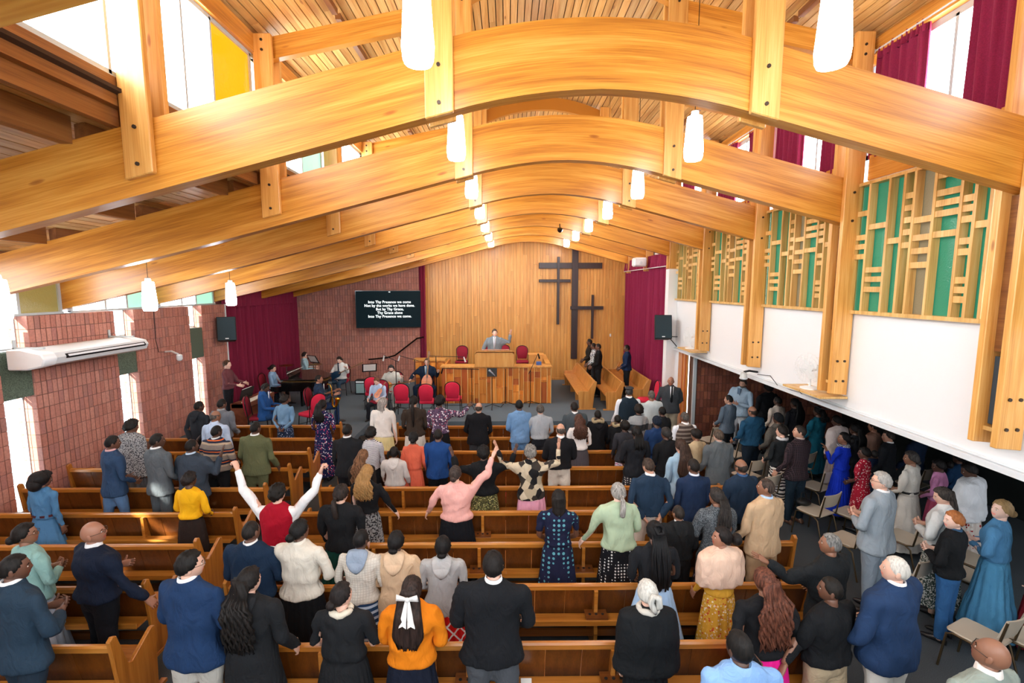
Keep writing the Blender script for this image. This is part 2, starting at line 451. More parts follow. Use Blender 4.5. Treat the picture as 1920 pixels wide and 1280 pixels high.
# ------------------------------------------------------------------ right wall: white band, lattice screens, clerestory with curtains
wr = MB()
for k in range(5):
    a = BY[k] - SP * .0; b_ = BY[k + 1] if k < 4 else BY[4] + SP
wr.box(4.76, 4.98, -1.0, 13.3, 2.40, 3.76)
wr.box(4.80, 4.98, -1.0, 18.6, 5.45, 5.50)
wallr = struct(wr.build('wall_right', M_white))
MB().box(4.70, 4.99, -1.0, 13.3, 2.34, 2.40).build('edge_strip', M_whitem, wallr)
MB().box(4.742, 4.76, -1.0, 13.3, 2.405, 2.43).build('cable_trunking', M_whitem, wallr)
for k in range(7):
    MB().box(4.78, 4.86, BY[k] + .14, BY[k + 1] - .14, 5.5, 5.82).build('fascia', M_beamY, wallr)
MB().box(4.78, 4.98, 13.3, 18.6, .0, 5.5).build('return_wall', M_white, wallr)
struct(MB().box(4.5, 4.755, 13.2, 13.46, 0, 4.6).build('pillar', M_white))
# lattice screens
LV = [6.47, 6.22, 5.90, 5.68, 5.535, 5.27, 4.955, 4.80, 4.64]      # board lines of the bay nearest the camera
LH = [[5.06, 4.75, 4.63, 4.50], [4.87, 4.32, 4.20, 4.07], [4.66], [5.16, 5.02, 4.88, 4.74, 4.59], [4.86, 4.66, 4.51, 4.35],
      [5.30, 5.11, 5.0, 4.89, 4.67], [5.0, 4.9, 4.79, 4.57, 4.46, 4.17, 4.07, 3.97], [4.72]]
GC = [0, 0, 0, 0, 1, 0, 0, 0]
LN = ['nearest to the gallery', 'second from the gallery', 'third from the gallery', 'fourth from the gallery', 'farthest, beside the stage curtain']
for k in range(0, 5):
    dy = SP * (k - 1)
    lat = empty('lattice_screen', ('timber lattice screen over green glass in the right wall, ' + LN[k - 1]) if k else 'timber lattice screen beside the gallery, beyond the picture edge', 'screen', (4.72, 5.5 + dy, 3.77), group='lattice screens of the right wall')
    y0, y1 = LV[-1] + dy, LV[0] + dy
    f = MB().box(4.68, 4.86, y0 - .18, y1 + .06, 3.74, 3.785).box(4.68, 4.86, y0 - .04, y1 + .03, 5.42, 5.46)
    f.build('frame', M_lattice, lat)
    for y in LV:
        MB().box(4.68, 4.775, y + dy - .017, y + dy + .017, 3.785, 5.42).build('upright', M_lattice, lat)
    for c, zs in enumerate(LH):
        for z in zs:
            MB().box(4.69, 4.725, LV[c + 1] + dy + .017, LV[c] + dy - .017, z - .034, z + .034).build('slat', M_lattice, lat)
    for c in range(8):
        MB().box(4.785, 4.793, LV[c + 1] + dy, LV[c] + dy, 3.785, 5.42).build('glass_pane', [M_paneG, M_paneB][GC[c]], lat)
# clerestory glazing, both sides
def curtain_mesh(x, y0, y1, z0, z1, axis='y', amp=.05, pitch=.16, gather=0, seed=0, n=None, thick=.012, slope=0):
    """hanging pleated cloth, closed front and back"""
    rnd = random.Random(seed); L = abs(y1 - y0); n = n or max(12, int(L / pitch * 8)); nz = 7
    ph = [rnd.uniform(-.6, .6) for _ in range(n + 1)]
    vs = []; fs = []
    for side in (0, 1):
        for j in range(nz + 1):
            t = j / nz
            for i in range(n + 1):
                s = i / n; y = y0 + (y1 - y0) * s
                ztop_ = z1 + slope * s
                z = z0 + (ztop_ - z0) * t
                a = amp * (.75 + .5 * (1 - t)) * math.sin(2 * math.pi * (s * L / pitch) + ph[i] * .7 + .5 * math.sin(3 * t + i * .05))
                a += .3 * amp * math.sin(2 * math.pi * (s * L / pitch / 2.7) + t * 1.5)
                if axis == 'y': vs.append((x + a + side * thick, y, z))
                else: vs.append((y, x + a + side * thick, z))
    W = n + 1; H = (nz + 1) * W
    for side in (0, 1):
        for j in range(nz):
            for i in range(n):
                q = (side * H + j * W + i, side * H + j * W + i + 1, side * H + (j + 1) * W + i + 1, side * H + (j + 1) * W + i)
                fs.append(q if side else q[::-1])
    for i in range(n):
        fs.append((i, i + 1, H + i + 1, H + i)); fs.append((nz * W + i, H + nz * W + i, H + nz * W + i + 1, nz * W + i + 1))
    for j in range(nz):
        fs.append((j * W, H + j * W, H + (j + 1) * W, (j + 1) * W)); fs.append((j * W + n, (j + 1) * W + n, H + (j + 1) * W + n, H + j * W + n))
    mb = MB(); mb.add(vs, fs); return mb
BN = ['above the gallery', 'of the first bay', 'of the second bay', 'of the third bay', 'of the fourth bay', 'of the fifth bay', 'of the last bay']
for k in range(7):
    a, b_ = BY[k] + .14, BY[k + 1] - .14
    # right
    win = struct(MB().box(4.88, 4.93, a - .1, b_ + .1, 5.82, 5.87).box(4.88, 4.93, a - .1, b_ + .1, 7.02, 7.10).box(4.88, 4.93, a - .1, a, 5.82, 7.1).box(4.88, 4.93, b_, b_ + .1, 5.82, 7.1)
                 .box(4.88, 4.93, (a + b_) / 2 - .02, (a + b_) / 2 + .02, 5.85, 7.05).build('window_%d' % (k + 1), M_frame))
    for p, q in ((a, (a + b_) / 2 - .02), ((a + b_) / 2 + .02, b_)):
        MB().box(4.90, 4.906, p, q, 5.86, 7.03).build('pane', M_paneW, win)
    struct(MB().box(4.78, 5.02, a - .15, b_ + .15, 7.1, 7.3).build('trim_%d' % (k + 1), M_beamY))
    if k < 6:
        ci = empty('clerestory_curtain', 'crimson curtain drawn to the far side of the right upper window ' + BN[k], 'curtain', (4.78, b_, 7.14), group='curtains of the right upper windows')
        curtain_mesh(4.80, a + 1.25, b_ + .02, 5.78, 7.14, amp=.028, pitch=.13, seed=k).build('cloth', M_curt2, ci, smooth=60)
        curtain_mesh(4.79, a + 1.27, b_ + .0, 7.02, 7.16, amp=.02, pitch=.07, seed=k + 9).build('heading', M_curt2, ci, smooth=60)
        ci = empty('clerestory_curtain', 'crimson curtain drawn to the near side of the right upper window ' + BN[k], 'curtain', (4.78, a, 7.14), group='curtains of the right upper windows')
        curtain_mesh(4.80, a - .02, a + .72, 5.76, 7.14, amp=.028, pitch=.13, seed=k + 20).build('cloth', M_curt2, ci, smooth=60)
        curtain_mesh(4.79, a, a + .70, 7.02, 7.16, amp=.02, pitch=.07, seed=k + 39).build('heading', M_curt2, ci, smooth=60)
        tag(MB().tube([(4.78, a - .05, 7.14), (4.78, b_ + .05, 7.14)], .012, 8).ell((4.77, b_ + .06, 7.14), (.03, .03, .03), 8, 6).build('curtain_rail', M_whitem), 'white curtain rail over the right upper window ' + BN[k], 'rail', 'rails of the right upper windows')
    # left
    X = -3.27
    win = MB().box(X - .05, X, a - .2, b_ + .2, 5.83, 5.88).box(X - .05, X, a - .2, b_ + .2, 7.02, 7.07)
    ms = [a + .78 - .14, a + 1.25 - .14] if k % 2 else [a + .9, a + 1.4]
    ms = [a + .66, a + 1.14]
    for q in [a - .1] + ms + [b_ - .02]: win.box(X - .05, X, q, q + .03, 5.85, 7.05)
    win = struct(win.build('window_%d' % (k + 8), M_frame))
    ed = [a - .08] + ms + [b_]
    mm = [M_paneW, M_paneW, M_paneA if k == 1 else (M_paneG2 if k in (2, 4) else M_paneW)]
    for j in range(3):
        MB().box(X - .03, X - .022, ed[j] + .03, ed[j + 1], 5.88, 7.02).build('pane', mm[j], win)
    struct(MB().box(X - .12, X + .05, a - .15, b_ + .15, 7.07, 7.3).build('trim_%d' % (k + 8), M_beamY))
    struct(MB().box(X - .05, X + .02, a - .1, b_ + .1, 5.6, 5.83).box(X - .12, X - .05, a - .1, b_ + .1, lowz(X) - .2, 5.66).build('trim_%d' % (k + 15), M_purlin))
# ------------------------------------------------------------------ left wall of soldier bricks, slit windows, strip window
BW = .0985; BH = .222; WX = -8.0
def bricks(y0, y1, z0, z1, fn, courses=None, w=BW, h=BH):
    """calls fn(y0,y1,z0,z1) for each upright brick"""
    nz = int(round((z1 - z0) / h)); hh = (z1 - z0) / nz; ny = max(1, int(round((y1 - y0) / w))); ww = (y1 - y0) / ny
    for j in range(nz):
        off = 0 if j % 2 else 0
        for i in range(ny): fn(y0 + i * ww + .006, y0 + (i + 1) * ww - .006, z0 + j * hh + .005, z0 + (j + 1) * hh - .005)
wl = MB()
panels = []
for k in range(-1, 4):
    ya = 7.95 + SP * (k - 1); yb = 9.68 + SP * (k - 1)
    if k == -1: ya = -1.2
    if k == 3: yb = 13.45
    panels.append((ya, yb))
    wl.box(WX - .35, WX - .012, ya, yb, 0, 3.62)
wall_left = struct(wl.build('wall_left', M_mortar))
allb = []
random.seed(11)
for ya, yb in panels:
    bricks(ya, yb, 0, 3.62, lambda a, b_, c, d: allb.append((a, b_, c, d)))
vis = [q for q in allb if 5.7 < q[0] < 9.7 and q[2] > .4 and ((q[0] > 7.9 and q[2] > .75))]
vis.sort(key=lambda q: (q[0] - 7.9) ** 2 + (q[2] - 2.2) ** 2)
big = set(vis[:290])
rest = MB(); cache = {}
for q in allb:
    a, b_, c, d = q; pr = random.choice((0, .002, .004, .007))
    if q in big:
        key = (round(b_ - a, 3), round(d - c, 3))
        if key not in cache:
            cache[key] = MB().box(-.012, 0, 0, b_ - a, 0, d - c).mesh('brick', M_brick, bevel=.002)
        o = bpy.data.objects.new('brick', cache[key]); C.objects.link(o); o.parent = wall_left; o.location = (WX + pr, a, c)
    elif a > 4.5: rest.box(WX - .014, WX + pr, a, b_, c, d)
    else: rest.box(WX - .014, WX, a, b_, c, d)
for ya, yb in panels:                                  # jamb bricks seen in the slits
    for j in range(16):
        z = j * .2263
        for i in range(2): rest.box(WX - .33 + i * .165, WX - .33 + (i + 1) * .165 - .008, ya - .012, ya + .005, z + .004, z + .222)
rb = rest.build('brickwork', M_brick, wall_left, kind='stuff')
SLN = ['nearest', 'second', 'third', 'farthest']
M_green = speckle('green_mosaic', '3B4A3E', '6C7D6B', 70, .8, .8, .008)
for k in range(-1, 3):
    ya, yb = panels[k + 1][1], panels[k + 2][0]
    n = k + 22
    fr = MB()
    for z0, z1 in ((.06, 2.28), (3.06, 3.66)):
        fr.box(WX - .26, WX - .22, ya, ya + .03, z0, z1).box(WX - .26, WX - .22, yb - .03, yb, z0, z1).box(WX - .26, WX - .22, ya, yb, z0, z0 + .03).box(WX - .26, WX - .22, ya, yb, z1 - .03, z1)
    win = struct(fr.build('window_%d' % n, M_frame))
    for z0, z1 in ((.08, 2.26), (3.08, 3.64)):
        MB().box(WX - .243, WX - .238, ya + .02, yb - .02, z0, z1).build('pane', M_clear, win)
    MB().box(WX - .22, WX - .03, ya - .01, yb + .01, 2.28, 3.05).build('mosaic_panel', M_green, win, bevel=.006)
    MB().box(WX - .33, WX - .2, ya, yb, 0, .06).build('sill', M_mortar, win)
# strip window on top of the brickwork
for k in range(7):
    a, b_ = BY[k] + .08, BY[k + 1] - .08
    if k > 4: continue
    fr = MB().box(WX - .22, WX - .12, a, b_, 3.62, 3.66)
    for q in (a, a + (b_ - a) * .36, a + (b_ - a) * .62, b_ - .05): fr.box(WX - .2, WX - .14, q, q + .05, 3.64, 4.45)
    win = struct(fr.build('window_%d' % (k + 30), M_frame))
    qs = [a, a + (b_ - a) * .36, a + (b_ - a) * .62, b_]
    for j in range(3):
        MB().box(WX - .18, WX - .172, qs[j] + .04, qs[j + 1], 3.66, 4.45).build('pane', [M_paneW, M_paneW, M_paneO if k < 3 else M_paneG2][j], win)
MB().box(WX - .02, WX + .015, 13.45, 13.5, 0, 3.62).build('corner_strip', M_whitem, wall_left)
# stage side wall behind the left curtain
sw = struct(MB().box(-8.5, -8.25, 13.45, 18.7, 0, 4.5).build('wall_stage_left', M_mortar))
# brick wall with the screen
bk = struct(MB().box(-8.3, -3.35, 18.22, 18.6, .45, 5.6).build('wall_stage_brick', M_mortar))
bw = MB()
bricks(-8.25, -3.37, .45, 5.35, lambda a, b_, c, d: bw.box(a, b_, 18.2, 18.225, c, d) if d < zbot(a) + .5 else None)
bw.build('brickwork', M_brick, bk, kind='stuff')
# plank wall
pw = struct(MB().box(-3.5, 4.9, 18.46, 18.6, .4, 8.5).build('wall_back', M_ceilback))
random.seed(5)
x = -3.2
while x < 4.6:
    wd = random.choice((.095, .12, .12, .14)); top = min(8.3, ceilz(x + .05))
    cut = random.uniform(1.5, 5.5)
    for a, b_ in ((.45, cut - .004), (cut, top)):
        MB().box(x, x + wd - .006, 18.43 - random.uniform(0, .008), 18.46, a, b_).build('plank', M_wallw, pw)
    x += wd
MB().box(-3.2, 4.6, 18.39, 18.43, .45, .53).build('skirting', M_wallw, pw)
# rear wall behind the gallery
struct(MB().box(-8.6, 9.4, -1.75, -1.6, 0, 8.8).build('wall_rear', M_white))
# far wall pieces above the brick wall up to the lower roof, and gable ends
struct(MB().box(-8.6, -3.2, 18.6, 18.7, 0, 8).build('wall_gable', M_ceilback))
# ------------------------------------------------------------------ right aisle
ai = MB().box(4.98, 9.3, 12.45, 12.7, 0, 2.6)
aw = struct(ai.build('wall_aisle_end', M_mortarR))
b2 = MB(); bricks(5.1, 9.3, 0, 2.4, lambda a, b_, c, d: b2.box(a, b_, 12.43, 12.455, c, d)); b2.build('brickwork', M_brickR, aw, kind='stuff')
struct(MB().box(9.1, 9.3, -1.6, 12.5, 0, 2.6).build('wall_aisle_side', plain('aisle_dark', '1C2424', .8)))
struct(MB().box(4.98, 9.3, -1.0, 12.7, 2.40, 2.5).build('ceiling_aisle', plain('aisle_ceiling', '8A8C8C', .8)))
dr = struct(MB().box(4.86, 4.90, 12.56, 13.2, 0, 2.36).build('door_1', M_orange))
MB().box(4.84, 4.86, 12.62, 12.68, .1, 2.3).box(4.84, 4.86, 12.86, 12.90, .1, 2.3).build('door_stile', M_redpanel, dr)
MB().tube([(4.84, 12.66, 1.0), (4.78, 12.66, 1.0), (4.78, 12.66, 1.12)], .012, 8).build('door_handle', M_dark, dr)
MB().box(4.98, 5.06, 12.38, 12.44, 0, 2.38).build('frame_post', M_frame, aw)
M_crossw = wood('cross_wood', '1A1014', '2A1B1E', '38262A', 2, .4, .1, 1, .3, False)
M_check = plain('check_bag', '55555A', .7)
STACK = [('beige chair against the far end of the right aisle', 4.9, 11.0), ('beige chair just in front of the man in the teal jacket', 5.02, 10.0),
 ('beige chair left of the woman in the zebra skirt, farther one', 4.70, 8.85), ('beige chair between the zebra skirt and the dark plaid jacket, half hidden', 4.55, 8.1),
 ('beige chair behind the royal blue dress, far side', 5.72, 8.3), ('empty beige chair behind the man in plaid, a black bag on it', 5.08, 7.35),
 ('empty beige chair directly behind the royal blue dress', 5.62, 7.25), ('empty beige chair left of the man in the light grey suit', 4.98, 6.45),
 ('beige chair right of the light grey suit, partly hidden', 5.85, 6.5), ('beige chair right of the white pullover, in the same row', 6.3, 5.95),
 ('beige chair left of the boy in the black jacket, behind the white-haired man', 5.0, 5.55), ('empty beige chair nearest the gallery, right of the navy blazer', 5.0, 4.55),
 ('beige chair at the right edge, beside the nearest empty one', 5.52, 4.42), ('beige chair deep under the right wall', 7.6, 8.4), ('beige chair in the dark of the right aisle', 7.3, 9.4),
 ('beige chair behind the pale pink cape, in shadow', 5.9, 9.2), ('beige chair beside the blue denim dress', 5.9, 5.6)]
# ------------------------------------------------------------------ pendant lamps
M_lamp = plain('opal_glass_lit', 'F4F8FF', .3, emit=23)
M_lampcap = plain('lamp_cap', 'E8E4DA', .4)
def lamp_proto(top):
    r = empty('pendant_lamp', '', 'lamp', group='white glass pendant lamps')
    MB().lathe([(.045, .47), (.078, .46), (.084, .40), (.098, .18), (.104, .10), (.098, .03), (.085, 0), (.06, -.004)], 20).build('shade', M_lamp, r, smooth=40, world=False)
    MB().lathe([(.03, .47), (.045, .475), (.04, .52), (.02, .53)], 12).build('cap', M_lampcap, r, smooth=40, world=False)
    MB().tube([(0, 0, .52), (0, 0, top)], .004, 6).build('cord', M_dark, r, world=False)
    return r
lp = lamp_proto(2.57); lp2 = lamp_proto(1.32); used = []
def put(proto, loc, rz, label, group=None):
    o = proto if proto.name not in used else copy_tree(proto)
    used.append(proto.name)
    o.location = loc; o.rotation_euler = (0, 0, rz); o['label'] = label
    if group: o['group'] = group
    return o
nth = ['nearest', 'second', 'third', 'fourth', 'fifth', 'sixth', 'farthest']
for k in range(7):
    y = 3.17 + SP * k
    put(lp, (-.56, y, 5.5), 0, 'lit white pendant lamp, %s in the row under the left foot of the arches' % nth[k])
    put(lp, (2.07, y, 5.5), 0, 'lit white pendant lamp, %s in the row under the right foot of the arches' % nth[k])
for k in range(3):
    o = put(lp2, (-5.76, 5.43 + SP * (k), 3.72), 0, 'lit white pendant lamp low over the left pews, %s along the brick wall' % ['nearest', 'second', 'third', 'farthest'][k])
for x in (-.56, 2.07, -5.76):
    put(lp if x > -3 else lp2, (x, .6, 5.5 if x > -3 else 3.72), 0, 'lit white pendant lamp over the gallery rail, %s' % {-.56: 'left of the middle', 2.07: 'right of the middle', -5.76: 'near the left wall'}[x])
# ------------------------------------------------------------------ pews
def end_profile(kind):
    if kind == 'nave':
        return [(.02, .0), (.46, .0), (.485, .62), (.47, .70), (.43, .71), (.17, .56), (.13, .58), (.03, .93), (-.01, .95), (-.05, .92), (.0, .5)]
    return [(.06, .0), (.46, .0), (.50, .53), (.48, .56), (.20, .56), (.04, .84), (-.03, .86), (-.06, .83), (.02, .45)]
def make_pew(L, label, loc, rz=0, kind='nave', sup=None, ends=(1, 1), group='pews', holders=()):
    """x along the length from 0, y forward, the top of the back at y=0"""
    r = empty('pew', label, 'pew', loc, rz, group=group)
    wd, brd, rail, end = (M_pew, M_pewv, M_pewrail, M_pewend) if kind == 'nave' else (M_choir, M_choir, M_choir, M_choir)
    B = lambda mb, n, mt, **k: mb.build(n, mt, r, world=False, **k)
    B(MB().prism([(-.025, .80), (.028, .80), (.03, .845), (.015, .86), (-.012, .86), (-.027, .845)], 0, L, 'x'), 'top_rail', rail)
    nb = max(1, int(L / (.33 if kind == 'nave' else .15))); bw = L / nb
    M3 = Matrix.Rotation(R(-12), 3, 'X')
    mesh = MB().obox((bw / 2, .045, .62), (bw - (.006 if kind == 'nave' else .014), .02, .37), Matrix.Rotation(R(13), 3, 'X')).mesh('back_board', brd)
    for i in range(nb):
        o = bpy.data.objects.new('back_board', mesh); C.objects.link(o); o.parent = r; o.location = (i * bw, 0, 0)
    B(MB().prism([(.08, .40), (.50, .43), (.515, .445), (.50, .46), (.08, .435)], 0, L, 'x'), 'seat', M_pewrail if kind == 'nave' else M_choir)
    B(MB().box(0, L, .40, .43, .33, .425), 'seat_apron', wd)
    if kind == 'nave':
        B(MB().box(0, L, -.145, .02, .475, .495).box(0, L, -.155, -.135, .475, .53), 'book_ledge', rail)
        B(MB().box(0, L, .02, .05, .22, .30), 'foot_rail', wd)
    for x in (sup or []):
        B(MB().prism([(.0, .0), (.40, .0), (.42, .42), (.08, .42), (.0, .80), (-.05, .80), (-.03, .44), (-.06, .3)], x - .02, x + .02, 'x'), 'support', end if kind != 'nave' else M_pewrail)
    for x in holders:
        q = B(MB().box(x - .12, x + .12, -.14, .015, .53, .545), 'cup_holder', wd)
        for t in (-.07, 0, .07): MB().lathe([(.016, .545), (.016, .549)], 8, (x + t, -.065, 0)).build('cup_hole', M_matte, q, world=False)
    if ends[0]: B(MB().prism(end_profile(kind), -.04, 0, 'x'), 'end_panel', end, bevel=.006)
    if ends[1]: B(MB().prism(end_profile(kind), L, L + .04, 'x'), 'end_panel', end, bevel=.006)
    for x in ([-.05] if ends[0] else []) + ([L - .01] if ends[1] else []):
        B(MB().box(x, x + .06, -.03, .56, 0, .035), 'foot', end)
    return r
PY = [3.14 + .853 * k for k in range(0, 10)]     # top line of every pew back; 0 is the one nearest the gallery
ordn = ['nearest', 'second', 'third', 'fourth', 'fifth', 'sixth', 'seventh', 'eighth', 'ninth', 'farthest']
for k in range(1, 10):
    y = PY[k]; L = 6.55 if k < 3 else 6.7
    if k == 9: x0 = -2.55; L = 5.6
    elif k == 8: x0 = -2.75; L = 5.9
    else: x0 = -3.04
    if k == 2: L = 6.35
    if k == 1: L = 6.1
    make_pew(L, 'long wooden pew of the middle block, %s row from the gallery' % ordn[k - 1], (x0, y, 0), sup=[x0_ - x0 for x0_ in (-1.7, -.36, .97, 2.3) if x0_ - x0 < L - .1], holders=[x0_ - x0 for x0_ in (-.36, .97) if k < 5] if k < 5 else (), group='pews of the middle block')
for k in range(1, 10):
    y = PY[k] + (.1 if k == 9 else 0); x0 = -7.86
    if k <= 2: x0 = -7.9
    if k == 9: x0 = -6.9
    x1 = -3.96 if k > 1 else -3.62
    if k == 1: x0 = -7.9
    make_pew(x1 - x0, 'wooden pew of the left block along the brick wall, %s row from the gallery' % ordn[k - 1], (x0, y, 0), sup=[1.3, 2.6], group='pews of the left block')
# choir pews on the stage, facing the pulpit
for i, (xn, yn, L, lab) in enumerate(((2.62, 13.85, 3.5, 'pale wooden choir pew on the stage, nearest the pulpit'), (3.42, 13.75, 3.7, 'pale wooden choir pew on the stage, the middle one of three'), (4.32, 14.1, 3.6, 'pale wooden choir pew on the stage against the right curtain'))):
    make_pew(L, lab, (xn, yn, .45), R(90), 'choir', sup=[1.2, 2.4], group='choir pews on the stage')
# ------------------------------------------------------------------ chairs
M_redv = speckle('red_upholstery', 'BE1238', 'DA2048', 120, .85, .2, .002)
M_marv = speckle('maroon_upholstery', '7E0C26', '9C1432', 120, .85, .2, .002)
M_chf = plain('chair_frame_bronze', '6B5B45', .35, .8)
M_beige = plain('chair_beige', 'B9AE9C', .55)
def rounded(w_, z0, z1, n=8, r=None):
    r = r or w_
    pts = [(-w_ * .82, z0), (w_ * .82, z0), (w_, z0 + (z1 - z0) * .45)]
    for i in range(n + 1):
        a = math.pi * i / n; pts.append((w_ * math.cos(a), z1 - w_ * .75 + w_ * .75 * math.sin(a)))
    pts.append((-w_, z0 + (z1 - z0) * .45))
    return pts
def banquet(mt):
    r = empty('banquet_chair', '', 'chair', group='red chairs on the stage')
    B = lambda mb, n, m_, **k: mb.build(n, m_, r, world=False, **k)
    B(MB().prism([(-.2, -.2), (.2, -.2), (.225, .0), (.22, .22), (.15, .25), (-.15, .25), (-.22, .22), (-.225, 0)], .42, .50, 'z'), 'seat', mt, smooth=50, bevel=.02)
    b = MB().prism(rounded(.2, .52, 1.0), -.03, .03, 'y'); b.xf(Matrix.Translation((0, -.22, 0)) @ Matrix.Rotation(R(8), 4, 'X') @ Matrix.Translation((0, 0.05, 0)))
    B(b, 'backrest', mt, smooth=50, bevel=.014)
    fr = [(x * 1.06, -.215 - .14 * (z - .5), z * 1.0 + .01) for x, z in rounded(.2, .52, 1.0)[2:]]
    B(MB().tube([(fr[0][0], -.20, .42)] + fr + [(fr[-1][0], -.20, .42)], .012, 6), 'back_frame', M_dark)
    for sx in (-1, 1):
        B(MB().tube([(sx * .2, .2, .43), (sx * .22, .23, 0)], .012, 6), 'leg', M_dark); B(MB().tube([(sx * .2, -.2, .43), (sx * .22, -.26, 0)], .012, 6), 'leg', M_dark)
    B(MB().tube([(-.21, .22, .2), (.21, .22, .2)], .008, 6), 'stretcher', M_dark)
    return r
bc = banquet(M_redv); bm_ = banquet(M_marv)
F = .45
for lab, x, y, z, rz, pr in (
    ('bright red chair beside the violinist, headphones on its seat', -4.08, 14.1, F, 10, bc),
    ('bright red chair in front of the guitarist, left of two side by side', -2.93, 13.1, F, 0, bc),
    ('bright red chair in front of the cellist', -2.24, 13.05, F, 0, bc),
    ('bright red chair in front of the pulpit panels, right of the cellist', -1.55, 13.35, F, 0, bc),
    ('bright red chair with its back to the piano, beside the saxophonist', -4.98, 11.75, F, 60, bc),
    ('maroon chair behind the pulpit, first from the left, tablet on its seat', -1.66, 17.0, .95, 180, bm_),
    ('maroon chair hidden behind the preacher, left one', -.72, 17.3, .95, 180, bm_),
    ('maroon chair hidden behind the preacher, right one', -.12, 17.3, .95, 180, bm_),
    ('maroon chair behind the pulpit, last on the right', .55, 17.0, .95, 180, bm_),
    ('maroon chair the man in the plain blue suit sits on', -6.12, 11.45, F, -75, bm_),
    ('maroon chair the saxophonist sits on', -5.02, 12.35, F, -90, bm_),
    ('maroon chair under the bass guitarist', -5.66, 15.95, F, 180, bm_),
    ('maroon chair under the boy with the violin', -3.62, 13.1, F, 180, bm_),
    ('maroon chair under the guitarist in pale clothes', -3.5, 14.45, F, 180, bm_),
    ('maroon chair under the cellist', -2.62, 15.1, F, 180, bm_),
    ('maroon chair of the pianist, against the left curtain', -7.3, 14.4, F, -90, bm_),
    ('red chair at the near end of the choir pews', 4.0, 13.15, F, 90, bc)):
    put(pr, (x, y, z), R(rz), lab)
def stack_chair():
    r = empty('stacking_chair', '', 'chair', group='beige chairs in the right aisle')
    B = lambda mb, n, m_, **k: mb.build(n, m_, r, world=False, **k)
    B(MB().prism([(-.2, -.18), (.2, -.18), (.21, .1), (.2, .2), (.16, .22), (-.16, .22), (-.2, .2), (-.21, .1)], .43, .455, 'z'), 'seat', M_beige, smooth=40, bevel=.01)
    vs = []; n = 8
    mb = MB(); top = []; 
    for z in (.62, .84):
        for t in (0, .018):
            for i in range(n + 1):
                u = -1 + 2 * i / n; vs.append((u * .21, -.23 + .045 * (u * u) - t - (z - .62) * .25, z))
    W = n + 1
    fs = []
    for i in range(n):
        fs += [(i, i + 1, 2 * W + i + 1, 2 * W + i), (W + i, 3 * W + i, 3 * W + i + 1, W + i + 1), (i, W + i, W + i + 1, i + 1), (2 * W + i, 2 * W + i + 1, 3 * W + i + 1, 3 * W + i)]
    fs += [(0, 2 * W, 3 * W, W), (n, W + n, 3 * W + n, 2 * W + n)]
    B(mb.add(vs, fs), 'backrest', M_beige, smooth=40)
    for s in (-1, 1):
        B(MB().tube([(s * .22, .24, 0), (s * .205, .2, .40), (s * .205, .15, .425), (s * .205, -.1, .425), (s * .21, -.19, .46), (s * .205, -.25, .82)], .012, 8), 'side_frame', M_chf, smooth=60)
        B(MB().tube([(s * .22, -.26, 0), (s * .205, -.16, .38), (s * .205, -.1, .42)], .012, 8), 'leg', M_chf, smooth=60)
    return r
scp = stack_chair()
for lab, x, y in STACK: put(scp, (x, y, 0), R(24), lab)
# ------------------------------------------------------------------ pulpit and its panelled front
pod = empty('pulpit_screen', 'long wooden screen of upright panels and blocks across the front of the pulpit', 'screen', (-.36, 14.6, F))
MB().box(-2.05, 1.36, 14.62, 14.74, .45, 1.6).build('core', M_orange, pod)
random.seed(9)
x = -2.05; ps = []
while x < 1.30:
    wd = random.choice((.13, .18, .22, .12)); ps.append((x, min(x + wd, 1.36))); x += wd + .02
for a, b_ in ps:
    MB().box(b_, b_ + .02, 14.54, 14.62, .46, 1.6).build('fin', M_lattice, pod)
    zs = [.46] + sorted(random.uniform(.6, 1.5) for _ in range(random.choice((1, 2, 2, 3)))) + [1.6]
    for j, (c, d) in enumerate(zip(zs, zs[1:])):
        if d - c < .05: continue
        dp = random.choice((.0, .02, .045))
        MB().box(a, b_, 14.60 - dp, 14.62, c + .006, d - .006).build('block', random.choice((M_orange, M_orange, M_orange, M_redpanel)), pod)
MB().box(-2.09, 1.40, 14.52, 15.0, 1.6, 1.65).build('top_board', M_wallw, pod, bevel=.005)
MB().box(1.30, 1.36, 14.74, 17.2, .45, 1.6).build('side_panel', M_orange, pod)
MB().box(1.24, 1.40, 14.9, 17.2, 1.6, 1.65).build('side_top', M_wallw, pod)
MB().box(-2.05, -1.99, 14.74, 16.4, .45, 1.6).build('side_panel', M_orange, pod)
MB().box(.75, 1.22, 15.9, 16.3, .95, 1.78).box(.72, 1.25, 15.87, 16.33, 1.78, 1.82).build('side_cabinet', M_wallw, pod)
lw = empty('side_screen', 'wooden panelled screen with a ledge left of the pulpit, behind the cellist', 'screen', (-2.55, 15.6, F))
MB().box(-3.05, -2.1, 15.6, 15.7, .45, 1.66).build('core', M_orange, lw)
MB().box(-3.12, -2.06, 15.5, 15.95, 1.66, 1.71).build('ledge', M_wallw, lw)
for a, zz in ((-3.05, (.46, 1.1, 1.62)), (-2.82, (.46, .9, 1.3, 1.62)), (-2.55, (.46, 1.25, 1.62)), (-2.3, (.46, .8, 1.62))):
    for j, (c, d) in enumerate(zip(zz, zz[1:])): MB().box(a, a + .2, 15.56 - .02 * (j % 2), 15.6, c, d - .01).build('block', (M_redpanel, M_orange)[j % 2], lw)
le = empty('lectern', 'broad honey-coloured wooden lectern the preacher stands behind', 'lectern', (-.4, 14.9, 1.6))
MB().prism([(-1.0, 1.64), (.22, 1.64), (.22, 2.02), (.16, 2.09), (-.94, 2.09), (-1.0, 2.02)], 14.45, 14.62, 'y').build('front', M_wallw, le)
MB().box(-1.0, -.94, 14.6, 15.1, 1.655, 2.02).build('side', M_wallw, le); MB().box(.16, .22, 14.6, 15.1, 1.655, 2.02).build('side', M_wallw, le)
